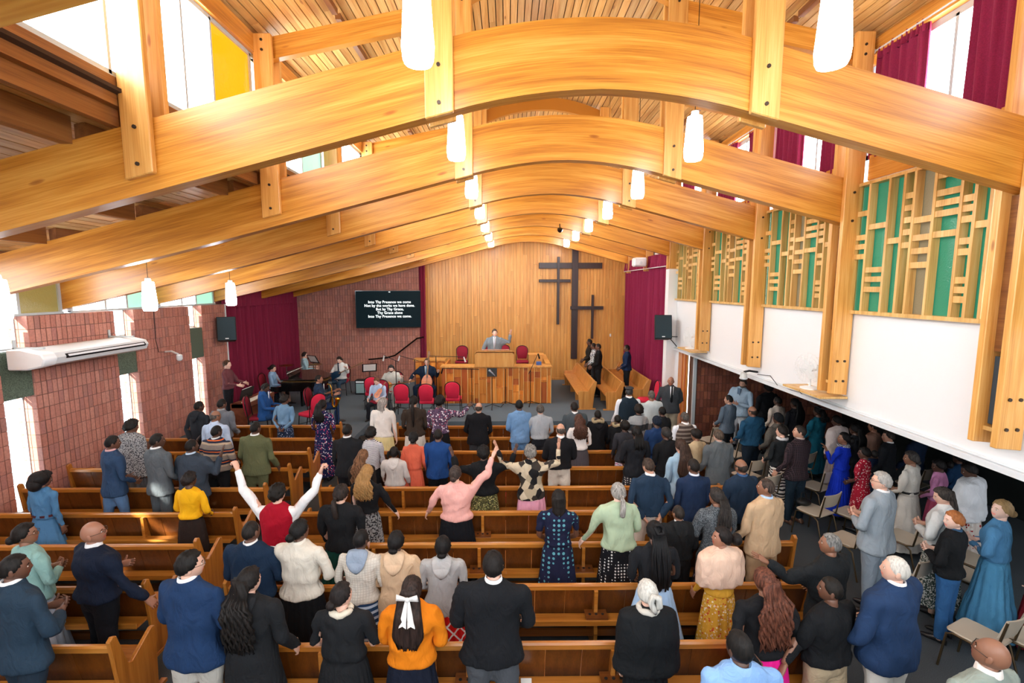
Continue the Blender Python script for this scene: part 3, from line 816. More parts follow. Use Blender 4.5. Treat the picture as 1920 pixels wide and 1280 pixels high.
MB().prism([(14.42, 2.16), (15.12, 2.06), (15.12, 2.03), (14.42, 2.12)], -1.03, .25, 'x').build('desk', M_choir, le)
MB().obox((-.38, 14.78, 2.135), (.9, .42, .02), Matrix.Rotation(R(-8), 3, 'X')).build('reading_board', M_pewrail, le)
# ------------------------------------------------------------------ crosses
for lab, cx, z0, z1, bar, bz, t, y, bt in (('tallest of three dark wooden crosses, touching the roof', 2.62, 1.30, 5.72, (1.22, 3.66), 4.92, .24, 18.36, .22),
                         ('medium dark wooden cross left of the tallest one, bar below its middle bar', 1.97, 2.66, 5.25, (1.22, 2.44), 4.34, .10, 18.30, .11),
                         ('smallest dark wooden cross, low on the right of the tallest one', 3.31, 2.10, 3.80, (2.45, 3.72), 3.30, .09, 18.30, .13)):
    c = empty('wall_cross', lab, 'cross', (cx, y, z0))
    MB().box(cx - t / 2, cx + t / 2, y - .04, y + .07, z0, z1).build('upright', M_crossw, c, bevel=.006)
    MB().box(bar[0], bar[1], y - .03, y + .06, bz - bt / 2, bz + bt / 2).build('crossbar', M_crossw, c, bevel=.006)
# ------------------------------------------------------------------ curtains of the stage
for lab, args, nm in (('tall crimson velvet curtain along the left side of the stage', dict(x=-8.12, y0=13.5, y1=18.15, z0=.47, z1=4.05, amp=.085, pitch=.24, seed=1), 'velvet'),):
    c = empty('stage_curtain', lab, 'curtain', (-8.12, 15.8, .45)); curtain_mesh(**args).build('cloth', M_curt, c, smooth=60)
    curtain_mesh(-8.02, 13.48, 18.18, 3.52, 4.15, amp=.03, pitch=.25, seed=4).build('pelmet', M_curt, c, smooth=60)
c = empty('stage_curtain', 'tall crimson curtain along the right side of the stage, under the white rail', 'curtain', (4.6, 15.9, .45))
curtain_mesh(4.62, 13.52, 18.35, .47, 4.72, amp=.085, pitch=.24, seed=2).build('cloth', M_curt2, c, smooth=60)
curtain_mesh(4.56, 13.5, 18.35, 4.70, 5.08, amp=.06, pitch=.3, seed=3).build('pelmet', M_curt2, c, smooth=60)
MB().tube([(4.5, 13.5, 4.69), (4.5, 18.3, 4.69)], .015, 8).build('rail', M_whitem, c)
c = empty('stage_curtain', 'narrow crimson curtain hanging between the brick wall and the plank wall', 'curtain', (-3.2, 18.1, .45))
curtain_mesh(18.02, -3.34, -3.1, .47, 5.1, axis='x', amp=.05, pitch=.12, seed=5).build('cloth', M_curt, c, smooth=60)
# ------------------------------------------------------------------ screen with the words of the hymn
tv = empty('wall_screen', 'large black flat screen showing white hymn words on the brick wall', 'television', (-4.46, 17.9, 3.27))
MB().box(-1.22, 1.22, -.03, .04, -.70, .70).build('casing', M_black, tv, world=False, bevel=.006)
MB().box(-1.2, 1.2, -.034, -.029, -.675, .685).build('display', plain('display_dark', '04161C', .5, emit=.3, spec=.1), tv, world=False)
MB().box(-.2, .2, .04, .25, -.2, .2).build('bracket', M_dark, tv, world=False)
M_text = plain('text_lit', 'F4FFFF', .5, emit=1.2)
def words(par, s, loc, size, rot=(R(90), 0, 0), mt=None, name='lettering', ext=.002, align='CENTER'):
    cu = bpy.data.curves.new(name, 'FONT'); cu.body = s; cu.size = size; cu.align_x = align; cu.align_y = 'CENTER'; cu.extrude = ext; cu.offset = 0.0
    cu.resolution_u = 2
    t = bpy.data.objects.new('tmp', cu); C.objects.link(t)
    me = bpy.data.meshes.new_from_object(t.evaluated_get(bpy.context.evaluated_depsgraph_get())); bpy.data.objects.remove(t); me.materials.clear(); me.materials.append(mt or M_text)
    o = bpy.data.objects.new(name, me); C.objects.link(o); o.parent = par; o.location = loc; o.rotation_euler = rot
    return o
for i, s in enumerate(('Into Thy Presence we come', 'Not by the works we have done.', 'But by Thy Grace,', 'Thy Grace alone', 'Into Thy Presence we come.')):
    words(tv, s, (.03, -.038, .27 - .135 * i), .138)
words(tv, '\u201d', (.03, -.038, .60), .16)
tv.rotation_euler = (R(0), 0, R(8))
# ------------------------------------------------------------------ wall fittings
def speaker(name, label, loc, rz, tilt=-12, w_=.46, h=.66, d=.34):
    r = empty(name, label, 'speaker', loc, rz)
    M = Matrix.Rotation(R(tilt), 4, 'X')
    B = lambda mb, n, m_, **k: mb.xf(M).build(n, m_, r, world=False, **k)
    B(MB().prism([(-w_ / 2, 0), (w_ / 2, 0), (w_ / 2 * .8, d), (-w_ / 2 * .8, d)], -h / 2, h / 2, 'z'), 'cabinet', M_matte, bevel=.012)
    B(MB().box(-w_ / 2 + .02, w_ / 2 - .02, -.012, -.0, -h / 2 + .02, h / 2 - .02), 'grille', speckle('speaker_grille', '12222a', '27404a', 300, .8, .3, .002))
    B(MB().box(-.04, .04, -.017, -.011, -h / 2 + .045, -h / 2 + .07), 'badge', M_whitem)
    return r
s = speaker('wall_speaker', 'black loudspeaker bracketed to the left brick wall before the curtain', (-7.68, 12.95, 2.97), R(28))
MB().tube([(-.15, .3, -.2), (-.35, .42, -.42)], .018, 6).tube([(-.1, .3, -.1), (-.38, .45, -.12)], .018, 6).build('bracket', M_dark, s, world=False)
s = speaker('wall_speaker', 'black loudspeaker bracketed to the white pillar on the right', (4.28, 12.85, 3.02), R(-8))
MB().tube([(.1, .3, -.3), (.45, .30, -.3), (.5, .32, -.55)], .014, 6).tube([(.2, .3, -.3), (.48, .32, -.62)], .012, 6).build('bracket', M_dark, s, world=False)
ac = empty('air_conditioner', 'white wall air conditioner on brackets, on the left brick wall', 'air conditioner', (-7.6, 8.6, 2.9))
MB().prism([(-.38, .16), (-.10, .17), (.30, .10), (.36, .02), (.30, -.08), (.0, -.14), (-.38, -.14)], 7.72, 9.72, 'y').xf(Matrix.Translation((-7.66, .0, 2.93)) @ Matrix.Scale(.78, 4, (1, 0, 0))).build('body', plain('ac_white', 'D2D8DA', .4), ac, smooth=30)
MB().prism([(-.40, .175), (-.09, .185), (.32, .11), (.385, .02), (.32, -.095), (.0, -.155), (-.40, -.155)], 7.5, 7.74, 'y').xf(Matrix.Translation((-7.66, .0, 2.93)) @ Matrix.Scale(.78, 4, (1, 0, 0))).build('end_cap', plain('ac_cap', 'E8EEF0', .35), ac, smooth=30, bevel=.02)
for a, b_, dz in ((7.9, 9.64, 0),):
    MB().prism([(.325, .065), (.362, .02), (.352, -.01), (.315, .052)], a, b_, 'y').xf(Matrix.Translation((-7.655, 0, 2.93)) @ Matrix.Scale(.78, 4, (1, 0, 0))).build('outlet', M_dark, ac)
    MB().prism([(.335, .05), (.36, .018), (.366, .02), (.341, .052)], a + .04, b_ - .04, 'y').xf(Matrix.Translation((-7.653, 0, 2.93)) @ Matrix.Scale(.78, 4, (1, 0, 0))).build('flap', M_whitem, ac)
for y in (7.66, 9.5): MB().box(-7.99, -7.5, y - .02, y + .02, 3.10, 3.13).box(-7.99, -7.97, y - .02, y + .02, 3.0, 3.25).build('bracket', M_frame, ac)
cm = empty('security_camera', 'small white camera on an arm on the left brick wall', 'camera', (-7.97, 11.0, 2.55))
MB().tube([(-7.98, 11.0, 2.6), (-7.8, 10.95, 2.62), (-7.62, 10.9, 2.56)], .022, 8).build('arm', M_whitem, cm, smooth=40)
MB().lathe([(.03, .06), (.06, .04), (.065, -.05), (.04, -.09), (.01, -.1)], 14, (-7.58, 10.88, 2.5)).build('dome', M_whitem, cm, smooth=40)
MB().tube([(-7.985, 10.75, 3.6), (-7.985, 10.74, 2.9), (-7.985, 10.8, 2.62), (-7.98, 11.0, 2.6)], .006, 6).build('cable', M_dark, cm)
tag(MB().lathe([(.02, .05), (.07, .02), (.08, -.03), (.05, -.08), (.01, -.1)], 12, (1.45, 13.2, 5.68)).tube([(1.45, 13.2, 5.7), (1.45, 13.28, 5.85)], .015, 6).build('beam_camera', M_black), 'small black camera hanging under the arch of a far beam', 'camera')
pj = empty('beam_projector', 'white projector box hanging at the right end of the sixth beam', 'projector', (4.2, 15.3, 4.9))
MB().box(4.02, 4.42, 15.05, 15.4, 4.75, 5.03).build('body', M_white, pj, bevel=.04); MB().lathe([(.05, 0), (.05, .04)], 12).xf(Matrix.Translation((4.22, 15.05, 4.86)) @ Matrix.Rotation(R(90), 4, 'X')).build('lens', M_whitem, pj)
pj = empty('wall_camera', 'white camera hanging from the lower edge of the right wall, by the second column', 'camera', (4.62, 8.7, 2.4))
MB().lathe([(.02, .07), (.055, .05), (.07, -.05), (.05, -.075), (.02, -.08)], 14, (4.52, 8.85, 2.42)).build('housing', plain('cam_grey', 'C9CCC8', .4), pj, smooth=40)
MB().lathe([(.072, -.01), (.075, .0), (.072, .01)], 14, (4.52, 8.85, 2.37)).build('collar', M_whitem, pj)
MB().tube([(4.52, 8.85, 2.49), (4.6, 8.8, 2.52), (4.75, 8.78, 2.50)], .02, 8).build('arm', M_dark, pj)
MB().tube([(4.73, 8.75, 2.46), (4.72, 8.3, 2.52), (4.71, 8.0, 2.38), (4.71, 7.4, 2.42), (4.71, 7.1, 2.3), (4.72, 6.9, 2.28), (4.72, 6.6, 2.34)], .006, 6).build('cable', M_dark, pj)
M_fan = plain('fan_white', 'E9EEEE', .35)
for i, (y, lab) in enumerate(((6.95, 'white desk fan on a wooden shelf beside the second column, the larger one in view'), (11.6, 'white desk fan on a shelf beside the fourth column, near the stage'))):
    sh = tag(MB().box(4.36, 4.745, y - .55, y + .35, 2.55, 2.58).build('fan_shelf', M_lattice), 'small wooden wall shelf carrying the ' + ('nearer' if i == 0 else 'farther') + ' white fan', 'shelf', 'fan shelves')
    fn = empty('desk_fan', lab, 'fan', (4.56, y, 2.581), R(-75), group='white fans on the right wall')
    B = lambda mb, n, m_, **k: mb.build(n, m_, fn, world=False, **k)
    B(MB().lathe([(.13, 0), (.13, .015), (.08, .03), (.02, .035)], 20), 'base', M_fan, smooth=40)
    B(MB().tube([(0, 0, .03), (0, .0, .3)], .016, 8), 'stem', M_fan, smooth=40)
    B(MB().tube([(0, -.02, .31), (0, .14, .31)], [.05, .045], 12), 'motor', M_fan, smooth=40)
    cg = MB()
    for rr in (.225, .18, .13, .08, .05):
        cg.tube([(rr * math.cos(t * math.pi / 12), -.10 + (.03 if rr < .19 else .03) - (.195 - rr) * .2, .31 + rr * math.sin(t * math.pi / 12)) for t in range(25)], .0045, 4, cap=False)
    for t in range(20):
        a = t * math.pi / 10; cg.tube([(.03 * math.cos(a), -.105, .31 + .03 * math.sin(a)), (.225 * math.cos(a), -.07, .31 + .225 * math.sin(a)), (.22 * math.cos(a), -.01, .31 + .22 * math.sin(a))], .0035, 4, cap=False)
    B(cg, 'cage', M_fan)
    for t in range(4):
        a = t * math.pi / 2 + .4
        B(MB().add([(.02 * math.cos(a), -.05, .31 + .02 * math.sin(a)), (.15 * math.cos(a - .3), -.065, .31 + .15 * math.sin(a - .3)), (.17 * math.cos(a + .15), -.05, .31 + .17 * math.sin(a + .15)), (.12 * math.cos(a + .5), -.035, .31 + .12 * math.sin(a + .5)),
                    (.02 * math.cos(a), -.046, .31 + .02 * math.sin(a)), (.15 * math.cos(a - .3), -.061, .31 + .15 * math.sin(a - .3)), (.17 * math.cos(a + .15), -.046, .31 + .17 * math.sin(a + .15)), (.12 * math.cos(a + .5), -.031, .31 + .12 * math.sin(a + .5))],
                   [(0, 1, 2, 3), (7, 6, 5, 4), (0, 4, 5, 1), (1, 5, 6, 2), (2, 6, 7, 3), (3, 7, 4, 0)]), 'blade', M_fan)
tag(MB().box(4.02, 4.08, 18.40, 18.425, 2.17, 2.28).build('light_switch', M_white), 'small white switch on the plank wall by the right curtain', 'switch')
so = tag(MB().box(6.05, 6.28, 12.40, 12.43, .86, 1.02).build('wall_socket', M_white), 'white double socket on the brick wall at the end of the right aisle', 'socket')
MB().box(6.16, 6.25, 12.36, 12.40, .84, .93).build('plug', M_black, so)
hr = tag(MB().tube([(-5.3, 17.9, 1.35), (-4.6, 17.9, 1.42), (-4.3, 17.95, 1.5), (-3.45, 18.0, 2.15), (-3.2, 18.0, 2.2)], .03, 8).tube([(-4.0, 17.97, 1.72), (-4.0, 18.2, 1.72)], .015, 6).tube([(-5.0, 17.9, 1.37), (-5.0, 18.2, 1.37)], .015, 6).build('handrail', M_black, smooth=40), 'black handrail sloping up the brick wall below the screen', 'handrail')
tag(MB().tube([(-7.9, 2.5, .50), (-7.9, 7.75, .50)], .012, 6).build('heater_pipe', M_whitem), 'thin pipe along the foot of the left brick wall', 'pipe') if False else None
# ------------------------------------------------------------------ music: piano, keyboard, instruments, stands
gp = empty('grand_piano', 'black grand piano with its lid part open, before the left curtain', 'piano', (-6.1, 14.3, F), 0)
def gp_outline(s=1):
    return [(-.5 * s, -.72), (-.5 * s, .72), (.1, .72), (.35, .45), (.55, .25), (.72, .0), (.74, -.35), (.6, -.62), (.4, -.72)]
MB().prism(gp_outline(), .62, .90, 'z').build('case', M_black, gp, world=False, bevel=.012)
MB().prism([(x * .97, y * .97) for x, y in gp_outline()], .9, .91, 'z').build('soundboard', plain('brass_plate', '8A6A35', .35, .6), gp, world=False)
MB().prism([(x * 1.0 + .0, y) for x, y in gp_outline()], 0, .025, 'z').xf(Matrix.Translation((0, 0, .97)) @ Matrix.Rotation(R(2), 4, 'X')).build('lid', M_black, gp, world=False, bevel=.006)
MB().box(-.80, -.5, -.70, .70, .60, .66).box(-.80, -.5, -.72, -.66, .6, .76).box(-.80, -.5, .66, .72, .6, .76).build('key_bed', M_black, gp, world=False)
MB().box(-.78, -.62, -.62, .62, .66, .68).build('keys', plain('ivory', 'F2EEE2', .3), gp, world=False)
MB().obox((-.42, 0, 1.05), (.02, .8, .22), Matrix.Rotation(R(-18), 3, 'Y')).build('music_desk', M_black, gp, world=False)
for x, y in ((-.4, -.55), (-.4, .55), (.45, -.3)):
    MB().lathe([(.05, .62), (.06, .5), (.035, .2), (.045, .06)], 10, (x, y, 0)).build('leg', M_black, gp, world=False)
MB().box(-.22, -.16, -.1, .1, .02, .62).build('pedal_lyre', M_black, gp, world=False)
tag(MB().obox((-6.42, 14.15, 1.60), (.26, .6, .01), Matrix.Rotation(R(-25), 3, 'Y')).build('sheet_music', plain('paper', 'F2F2EE', .8)), 'white sheet music on the grand piano', 'paper')
kb = empty('digital_piano', 'brown upright digital piano with a black cloth, at the end of the left pews', 'piano', (-6.95, 12.3, F), R(0))
B = lambda mb, n, m_, **k: mb.build(n, m_, kb, world=False, **k)
M_kb = wood('piano_brown', '5A2E1E', '74402A', '8A5036', 0, .35, .1, 1)
B(MB().box(-.7, .7, -.18, .22, .62, .74), 'case', M_kb, bevel=.01); B(MB().box(-.7, -.64, -.2, .2, 0, .74), 'side', M_kb); B(MB().box(.64, .7, -.2, .2, 0, .74), 'side', M_kb)
B(MB().box(-.64, .64, -.19, -.16, .04, .62), 'back_panel', M_kb)
B(MB().box(-.6, .6, .02, .2, .74, .76), 'keys', plain('ivory', 'F2EEE2', .3))
B(MB().obox((.1, -.1, .88), (.6, .015, .28), Matrix.Rotation(R(-15), 3, 'X')), 'music_desk', M_matte)
B(MB().obox((.1, -.12, .9), (.44, .008, .26), Matrix.Rotation(R(-15), 3, 'X')), 'sheet_music', plain('paper', 'F2F2EE', .8))
kb.rotation_euler = (0, 0, R(-90)) ; kb.location = (-6.75, 12.35, F)
def tube_thing(name, label, cat, pts, r, mt, group=None):
    return tag(MB().tube(pts, r, 8).build(name, mt, smooth=40), label, cat, group)
def mic_stand(label, loc, rz, h=1.35, boom=.7, bz=.15, mic=True, micmat=None, group='microphone stands'):
    r = empty('microphone_stand', label, 'stand', loc, R(rz), group=group)
    B = lambda mb, n, m_, **k: mb.build(n, m_, r, world=False, **k)
    B(MB().tube([(0, 0, .05), (0, 0, h)], .012, 6), 'pole', M_dark)
    for a in (0, 120, 240): B(MB().tube([(0, 0, .12), (.3 * math.cos(R(a)), .3 * math.sin(R(a)), .01)], .01, 6), 'leg', M_dark)
    if boom:
        B(MB().tube([(-.25 * boom, 0, h - .25 * bz), (boom, 0, h + bz)], .009, 6), 'boom', M_dark)
        if mic: B(MB().tube([(boom, 0, h + bz), (boom + .05, 0, h + bz - .16)], [.018, .026], 8), 'microphone', micmat or M_dark)
    return r
mic_stand('black microphone stand over the violinist, white microphone', (-3.28, 13.75, F), 150, 1.5, .45, .12, micmat=M_whitem)
mic_stand('black microphone stand over the guitarist, white microphone hanging', (-2.95, 14.9, F), 160, 1.35, .55, .1, micmat=M_whitem)
mic_stand('tall black stand left of the pulpit screen with a white microphone on its long arm', (-2.18, 14.3, F), 0, 1.55, .85, -.02, micmat=M_whitem)
mic_stand('black microphone stand with a level arm before the pulpit screen', (-1.07, 14.0, F), 170, 1.2, .9, .0)
mic_stand('slim upright microphone stand before the middle of the pulpit screen', (-.05, 14.35, F), 0, 1.15, 0)
mic_stand('black microphone stand with a tilted arm before the right of the pulpit screen', (.72, 14.4, F), 20, 1.1, .25, .5)
mic_stand('low black microphone stand in front of the saxophonist', (-4.42, 12.0, F), 180, .75, .12, .1)
mst = empty('instrument_stand', 'stand holding a dark shiny trumpet before the pulpit screen', 'stand', (-.46, 14.0, F))
MB().tube([(0, 0, .05), (0, 0, .95)], .012, 6).build('pole', M_dark, mst, world=False)
for a in (30, 150, 270): MB().tube([(0, 0, .12), (.26 * math.cos(R(a)), .26 * math.sin(R(a)), .01)], .01, 6).build('leg', M_dark, mst, world=False)
MB().obox((0, .02, 1.1), (.3, .05, .26), Matrix.Rotation(R(-20), 3, 'X')).build('tray', M_dark, mst, world=False)
MB().tube([(-.1, -.03, 1.18), (.1, -.03, 1.0)], [.05, .015], 8).build('trumpet', M_chrome, mst, world=False, smooth=40)
def music_stand(label, loc, rz):
    r = empty('music_stand', label, 'stand', loc, R(rz), group='music stands')
    MB().tube([(0, 0, .05), (0, 0, .95)], .012, 6).build('pole', M_dark, r, world=False)
    for a in (30, 150, 270): MB().tube([(0, 0, .14), (.28 * math.cos(R(a)), .28 * math.sin(R(a)), .01)], .009, 6).build('leg', M_dark, r, world=False)
    MB().obox((0, 0, 1.06), (.46, .015, .32), Matrix.Rotation(R(-30), 3, 'X')).build('desk', M_dark, r, world=False)
    MB().obox((0, .012, 1.07), (.38, .006, .26), Matrix.Rotation(R(-30), 3, 'X')).build('sheet_music', plain('paper', 'F2F2EE', .8), r, world=False)
    return r
music_stand('black music stand beside the drummer', (-6.75, 16.3, F + .1), 150)
music_stand('black music stand right of the bass guitarist, behind a red chair', (-4.45, 15.1, F), 200)
dk = empty('drum_kit', 'small drum kit with a brass cymbal in front of the drummer', 'drum kit', (-7.2, 16.0, F))
MB().lathe([(.22, .5), (.22, .72)], 20).build('snare', M_whitem, dk, world=False, smooth=40); MB().lathe([(.19, .55), (.19, .8)], 20, (.4, .2, 0)).build('tom', M_black, dk, world=False, smooth=40)
MB().lathe([(.24, 1.0), (.05, 1.03), (.01, 1.03)], 20, (-.35, .0, 0)).lathe([(.22, .99), (.22, 1.0)], 20, (-.35, 0, 0)).build('cymbal', plain('brass', 'B08A3A', .3, 1), dk, world=False, smooth=40)
MB().lathe([(.22, 1.02), (.05, 1.05), (.01, 1.05)], 20, (.62, .05, 0)).build('cymbal', plain('brass', 'B08A3A', .3, 1), dk, world=False, smooth=40)
for x, y, h in ((-.35, 0, 1.0), (.62, .05, 1.02), (0, 0, .5), (.4, .2, .55)): MB().tube([(x, y, 0), (x, y, h)], .014, 6).build('stand', M_chrome, dk, world=False)
am = empty('amplifier', 'small grey amplifier box behind the bass guitarist', 'amplifier', (-4.95, 16.0, F))
MB().box(-.24, .24, -.15, .15, 0, .5).build('cabinet', M_matte, am, world=False, bevel=.01); MB().box(-.2, .2, -.16, -.15, .06, .38).build('grille', plain('amp_grille', '8FB0B4', .7), am, world=False); MB().box(-.2, .2, -.16, -.15, .41, .47).build('control_strip', M_whitem, am, world=False)
def wedge(label, loc, rz, s=1):
    r = empty('monitor_speaker', label, 'speaker', loc, R(rz), group='floor monitor speakers')
    MB().prism([(-.22 * s, 0), (.22 * s, 0), (.2 * s, .12 * s), (-.05 * s, .36 * s), (-.2 * s, .33 * s)], -.3 * s, .3 * s, 'x').build('cabinet', M_matte, r, world=False, bevel=.01)
    MB().prism([(.205 * s, .13 * s), (.215 * s, .135 * s), (-.035 * s, .37 * s), (-.045 * s, .36 * s)], -.27 * s, .27 * s, 'x').build('grille', speckle('speaker_grille', '12222a', '27404a', 300, .8, .3, .002), r, world=False)
    return r
wedge('black wedge monitor speaker standing on the floor at the end of the front pews', (-3.35, 11.55, 0), 35, 1.3)
wedge('black wedge monitor speaker on the floor, right beside the larger one', (-2.9, 11.5, 0), 10, 1.0)
M_bass = plain('bass_blue', '12304A', .25, coat=.6); M_neck = wood('neck_wood', '6A4524', '8A6034', 'A87C48', 0, .4, .05, 2)
M_gtop = wood('guitar_top', 'C98A3E', 'E0A850', 'EDBE70', 0, .3, .05, 2, .5, False); M_gside = wood('cello_wood', 'A84A10', 'D06E1E', 'E0873A', 0, .25, .05, 2, .6, False)
def fiddle(name, label, cat, loc, rot, S, body, top, nk=.9, hole=False):
    r = bpy.data.objects.new(name, None); C.objects.link(r); r.location = loc; tag(r, label, cat)
    Mr = Euler(tuple(R(a) for a in rot)).to_matrix().to_4x4()
    ol = []
    for i in range(28):
        a = 2 * math.pi * i / 28; rr = 1 - .26 * math.exp(-((abs(math.cos(a))) / .33) ** 2) * 1.0
        u = math.sin(a); ol.append((S * .30 * math.cos(a) * (1.0 if u < 0 else .82) * (rr + .0) if abs(u) > .35 else S * .30 * math.cos(a) * (.72 if u > -.1 else .8), S * .5 * u))
    MB().prism(ol, -.05 * S, .05 * S, 'z').xf(Mr).build('body', body, r, world=False, smooth=35, bevel=.006 * S)
    MB().prism([(x * .95, y * .95) for x, y in ol], .05 * S, .058 * S, 'z').xf(Mr).build('soundboard', top, r, world=False)
    MB().box(-.03 * S, .03 * S, .35 * S, (.5 + nk) * S, .04 * S, .09 * S).xf(Mr).build('neck', M_neck, r, world=False)
    MB().box(-.045 * S, .045 * S, (.5 + nk) * S, (.72 + nk) * S, .02 * S, .07 * S).xf(Mr).build('head', M_neck, r, world=False)
    MB().box(-.07 * S, .07 * S, -.22 * S, -.18 * S, .055 * S, .10 * S).xf(Mr).build('bridge', M_matte, r, world=False)
    for t in (-.02, -.007, .007, .02): MB().tube([(t * S, -.2 * S, .1 * S), (t * S, (.5 + nk) * S, .095 * S)], .002 * S, 4).xf(Mr).build('string', M_dark, r, world=False)
    if hole: MB().lathe([(.09 * S, .058 * S), (.09 * S, .0605 * S)], 16, (0, .1 * S, 0)).xf(Mr).build('sound_hole', M_matte, r, world=False)
    return r
fiddle('bass_guitar', 'dark blue bass guitar held by the man in a white shirt and tie', 'guitar', (-5.72, 15.40, 1.20), (80, 66, 0), .5, M_bass, M_bass, 1.3)
fiddle('acoustic_guitar', 'pale wooden acoustic guitar played behind the violinist', 'guitar', (-3.72, 13.92, 1.16), (80, 82, 0), .55, M_gside, M_gtop, 1.0, True)
fiddle('violin', 'reddish violin resting in the hands of the seated boy', 'violin', (-3.55, 12.78, 1.20), (70, 32, 0), .30, M_gside, M_gside, .5)
fiddle('cello', 'orange-brown cello between the knees of the man in the navy suit', 'cello', (-2.55, 14.68, .98), (80, 4, 0), .78, M_gside, M_gside, .72)
sx = empty('saxophone', 'brass saxophone played by the man in the dark suit', 'saxophone', (-4.66, 12.02, F + .55)); sx.scale = (.72,) * 3
M_brass = plain('sax_brass', 'C99A3A', .22, 1)
MB().tube([(0, 0, .80), (.04, 0, .86), (.12, 0, .84), (.16, .0, .72), (.18, 0, .3), (.18, 0, .1), (.22, 0, .02), (.30, 0, .04), (.34, 0, .16), (.37, 0, .32)], [.008, .01, .013, .02, .032, .04, .045, .05, .06, .10], 12, cap=False).build('body', M_brass, sx, world=False, smooth=50)
for i in range(7): MB().tube([(.19, -.04, .15 + i * .07), (.19, -.055, .15 + i * .07)], .018, 8).build('key', M_brass, sx, world=False)
# small things left on pews and ledges
def book(label, x, y, z, sx_, sy_, sz, rz, mt, name='book', cat='book', pages=True):
    r = empty(name, label, cat, (x, y, z), R(rz))
    MB().box(-sx_, sx_, -sy_, sy_, 0, sz).build('cover', mt, r, world=False, bevel=.003)
    if pages: MB().box(-sx_ + .004, sx_ + .002, -sy_ - .001, sy_ - .006, .005, sz - .005).build('pages', plain('paper_edge', 'E9E3D2', .8), r, world=False)
    return r
book('brown-red book on the pew ledge behind the long-haired blonde woman', -1.42, PY[5] + .28, .46, .11, .08, .035, 15, plain('book_red', '8E2A2E', .5))
book('bright red bag lying on the pew right of the floral skirt', -.02, PY[4] + .32 + .853, .46, .17, .09, .12, 4, plain('bag_red', 'C4142C', .35), 'handbag', 'bag', False)
book('purple cloth on the pew right of the pink skirt', .75, PY[4] + 1.17, .46, .16, .08, .05, -6, plain('cloth_purple', '4A2A5A', .8), 'folded_cloth', 'cloth', False)
book('dark plaid book on the ledge of the nearest pew', -.78, PY[1] - .07, .497, .14, .05, .045, 3, plain('book_plaid', '2A2440', .5))
book('white booklet on the ledge of the nearest pew', .17, PY[1] - .07, .497, .05, .05, .02, 0, plain('paper', 'F2F2EE', .8), pages=False)
book('small dark purse on the seat of the nearest pew beside the white-haired woman', .82, PY[1] + .3, .46, .07, .07, .05, 5, M_matte, 'purse', 'bag', False)
book('black and white striped bag on the seat right of the pleated grey skirt', 1.55, PY[6] + .3, .46, .12, .08, .12, -10, plain('bag_white', 'E6E2D8', .6), 'handbag', 'bag', False)
book('checked black and white cloth bag on the nearest pew', -1.55, PY[1] + .25, .46, .11, .1, .16, 10, M_check, 'handbag', 'bag', False)
book('clear plastic tray on the ledge beside the curly-haired woman', 2.72, PY[2] - .0, .50, .14, .08, .06, 0, plain('tray_clear', 'B5B2A0', .2), 'tray', 'tray', False)
book('black tablet on the maroon chair left of the lectern', -1.66, 16.95, 1.46, .15, .1, .02, 0, M_black, 'tablet', 'tablet', False)
book('black headphones case on the red chair beside the violinist', -4.06, 14.1, .955, .09, .07, .05, 10, M_matte, 'case', 'case', False)
book('blue and white cup of pens on the right top of the pulpit screen', 1.0, 14.8, 1.651, .08, .06, .1, 0, plain('cup_blue', '3A5A9A', .4), 'pen_cup', 'cup', False)
dr = empty('dark_bag', 'black bag on the beige chair behind the man in plaid', 'bag', (5.0, 7.55, .458), R(20))
MB().ell((0, 0, .05), (.13, .1, .06), 14, 8).build('body', M_matte, dr, world=False, smooth=60); MB().tube([(-.08, 0, .08), (-.04, .02, .2), (.04, .02, .2), (.08, 0, .08)], .008, 6).build('strap', M_matte, dr, world=False, smooth=60)
# ------------------------------------------------------------------ people
dgr = bpy.context.evaluated_depsgraph_get
AD = np.array([.4226, 0, -.9063])
SH = np.array([.178, 0, 1.405]); EL = SH + .285 * AD; WR = EL + .25 * AD
def mir(p): return np.array([-p[0], p[1], p[2]])
def rings(mb, rs, n=16, cap=True, m=0):
    """rs: (centre, u, v) half axis vectors"""
    vs = []
    for c, u, v in rs:
        c, u, v = np.array(c, float), np.array(u, float), np.array(v, float)
        for k in range(n):
            a = 2 * math.pi * k / n; vs.append(tuple(c + u * math.cos(a) + v * math.sin(a)))
    L = len(rs)
    fs = [(i * n + k, i * n + (k + 1) % n, (i + 1) * n + (k + 1) % n, (i + 1) * n + k) for i in range(L - 1) for k in range(n)]
    if cap: fs += [tuple(range(n - 1, -1, -1)), tuple(range((L - 1) * n, L * n))]
    return mb.add(vs, fs, m)
def torso(mb, prof, n=20): return rings(mb, [((0, cy, z), (rx, 0, 0), (0, ry, 0)) for z, rx, ry, cy in prof], n)
def limb(mb, pts, rr, n=12):
    rs = []
    for i, p in enumerate(pts):
        d = np.array(pts[min(i + 1, len(pts) - 1)]) - np.array(pts[max(0, i - 1)]); d = d / np.linalg.norm(d)
        u = np.cross(d, (0, 1, 0)); u /= np.linalg.norm(u); v = np.cross(d, u)
        r = rr[i]; rs.append((p, u * r, v * r))
    return rings(mb, rs, n)
class T: pass
def arrays(me, normals=True):
    t = T(); n = len(me.vertices)
    v = np.empty(n * 3); me.vertices.foreach_get('co', v); t.v = v.reshape(-1, 3)
    q = np.empty(n * 3); me.vertex_normals.foreach_get('vector', q) if hasattr(me, 'vertex_normals') else None; t.n = q.reshape(-1, 3)
    t.f = [tuple(p.vertices) for p in me.polygons]; t.m = [p.material_index for p in me.polygons]
    return t
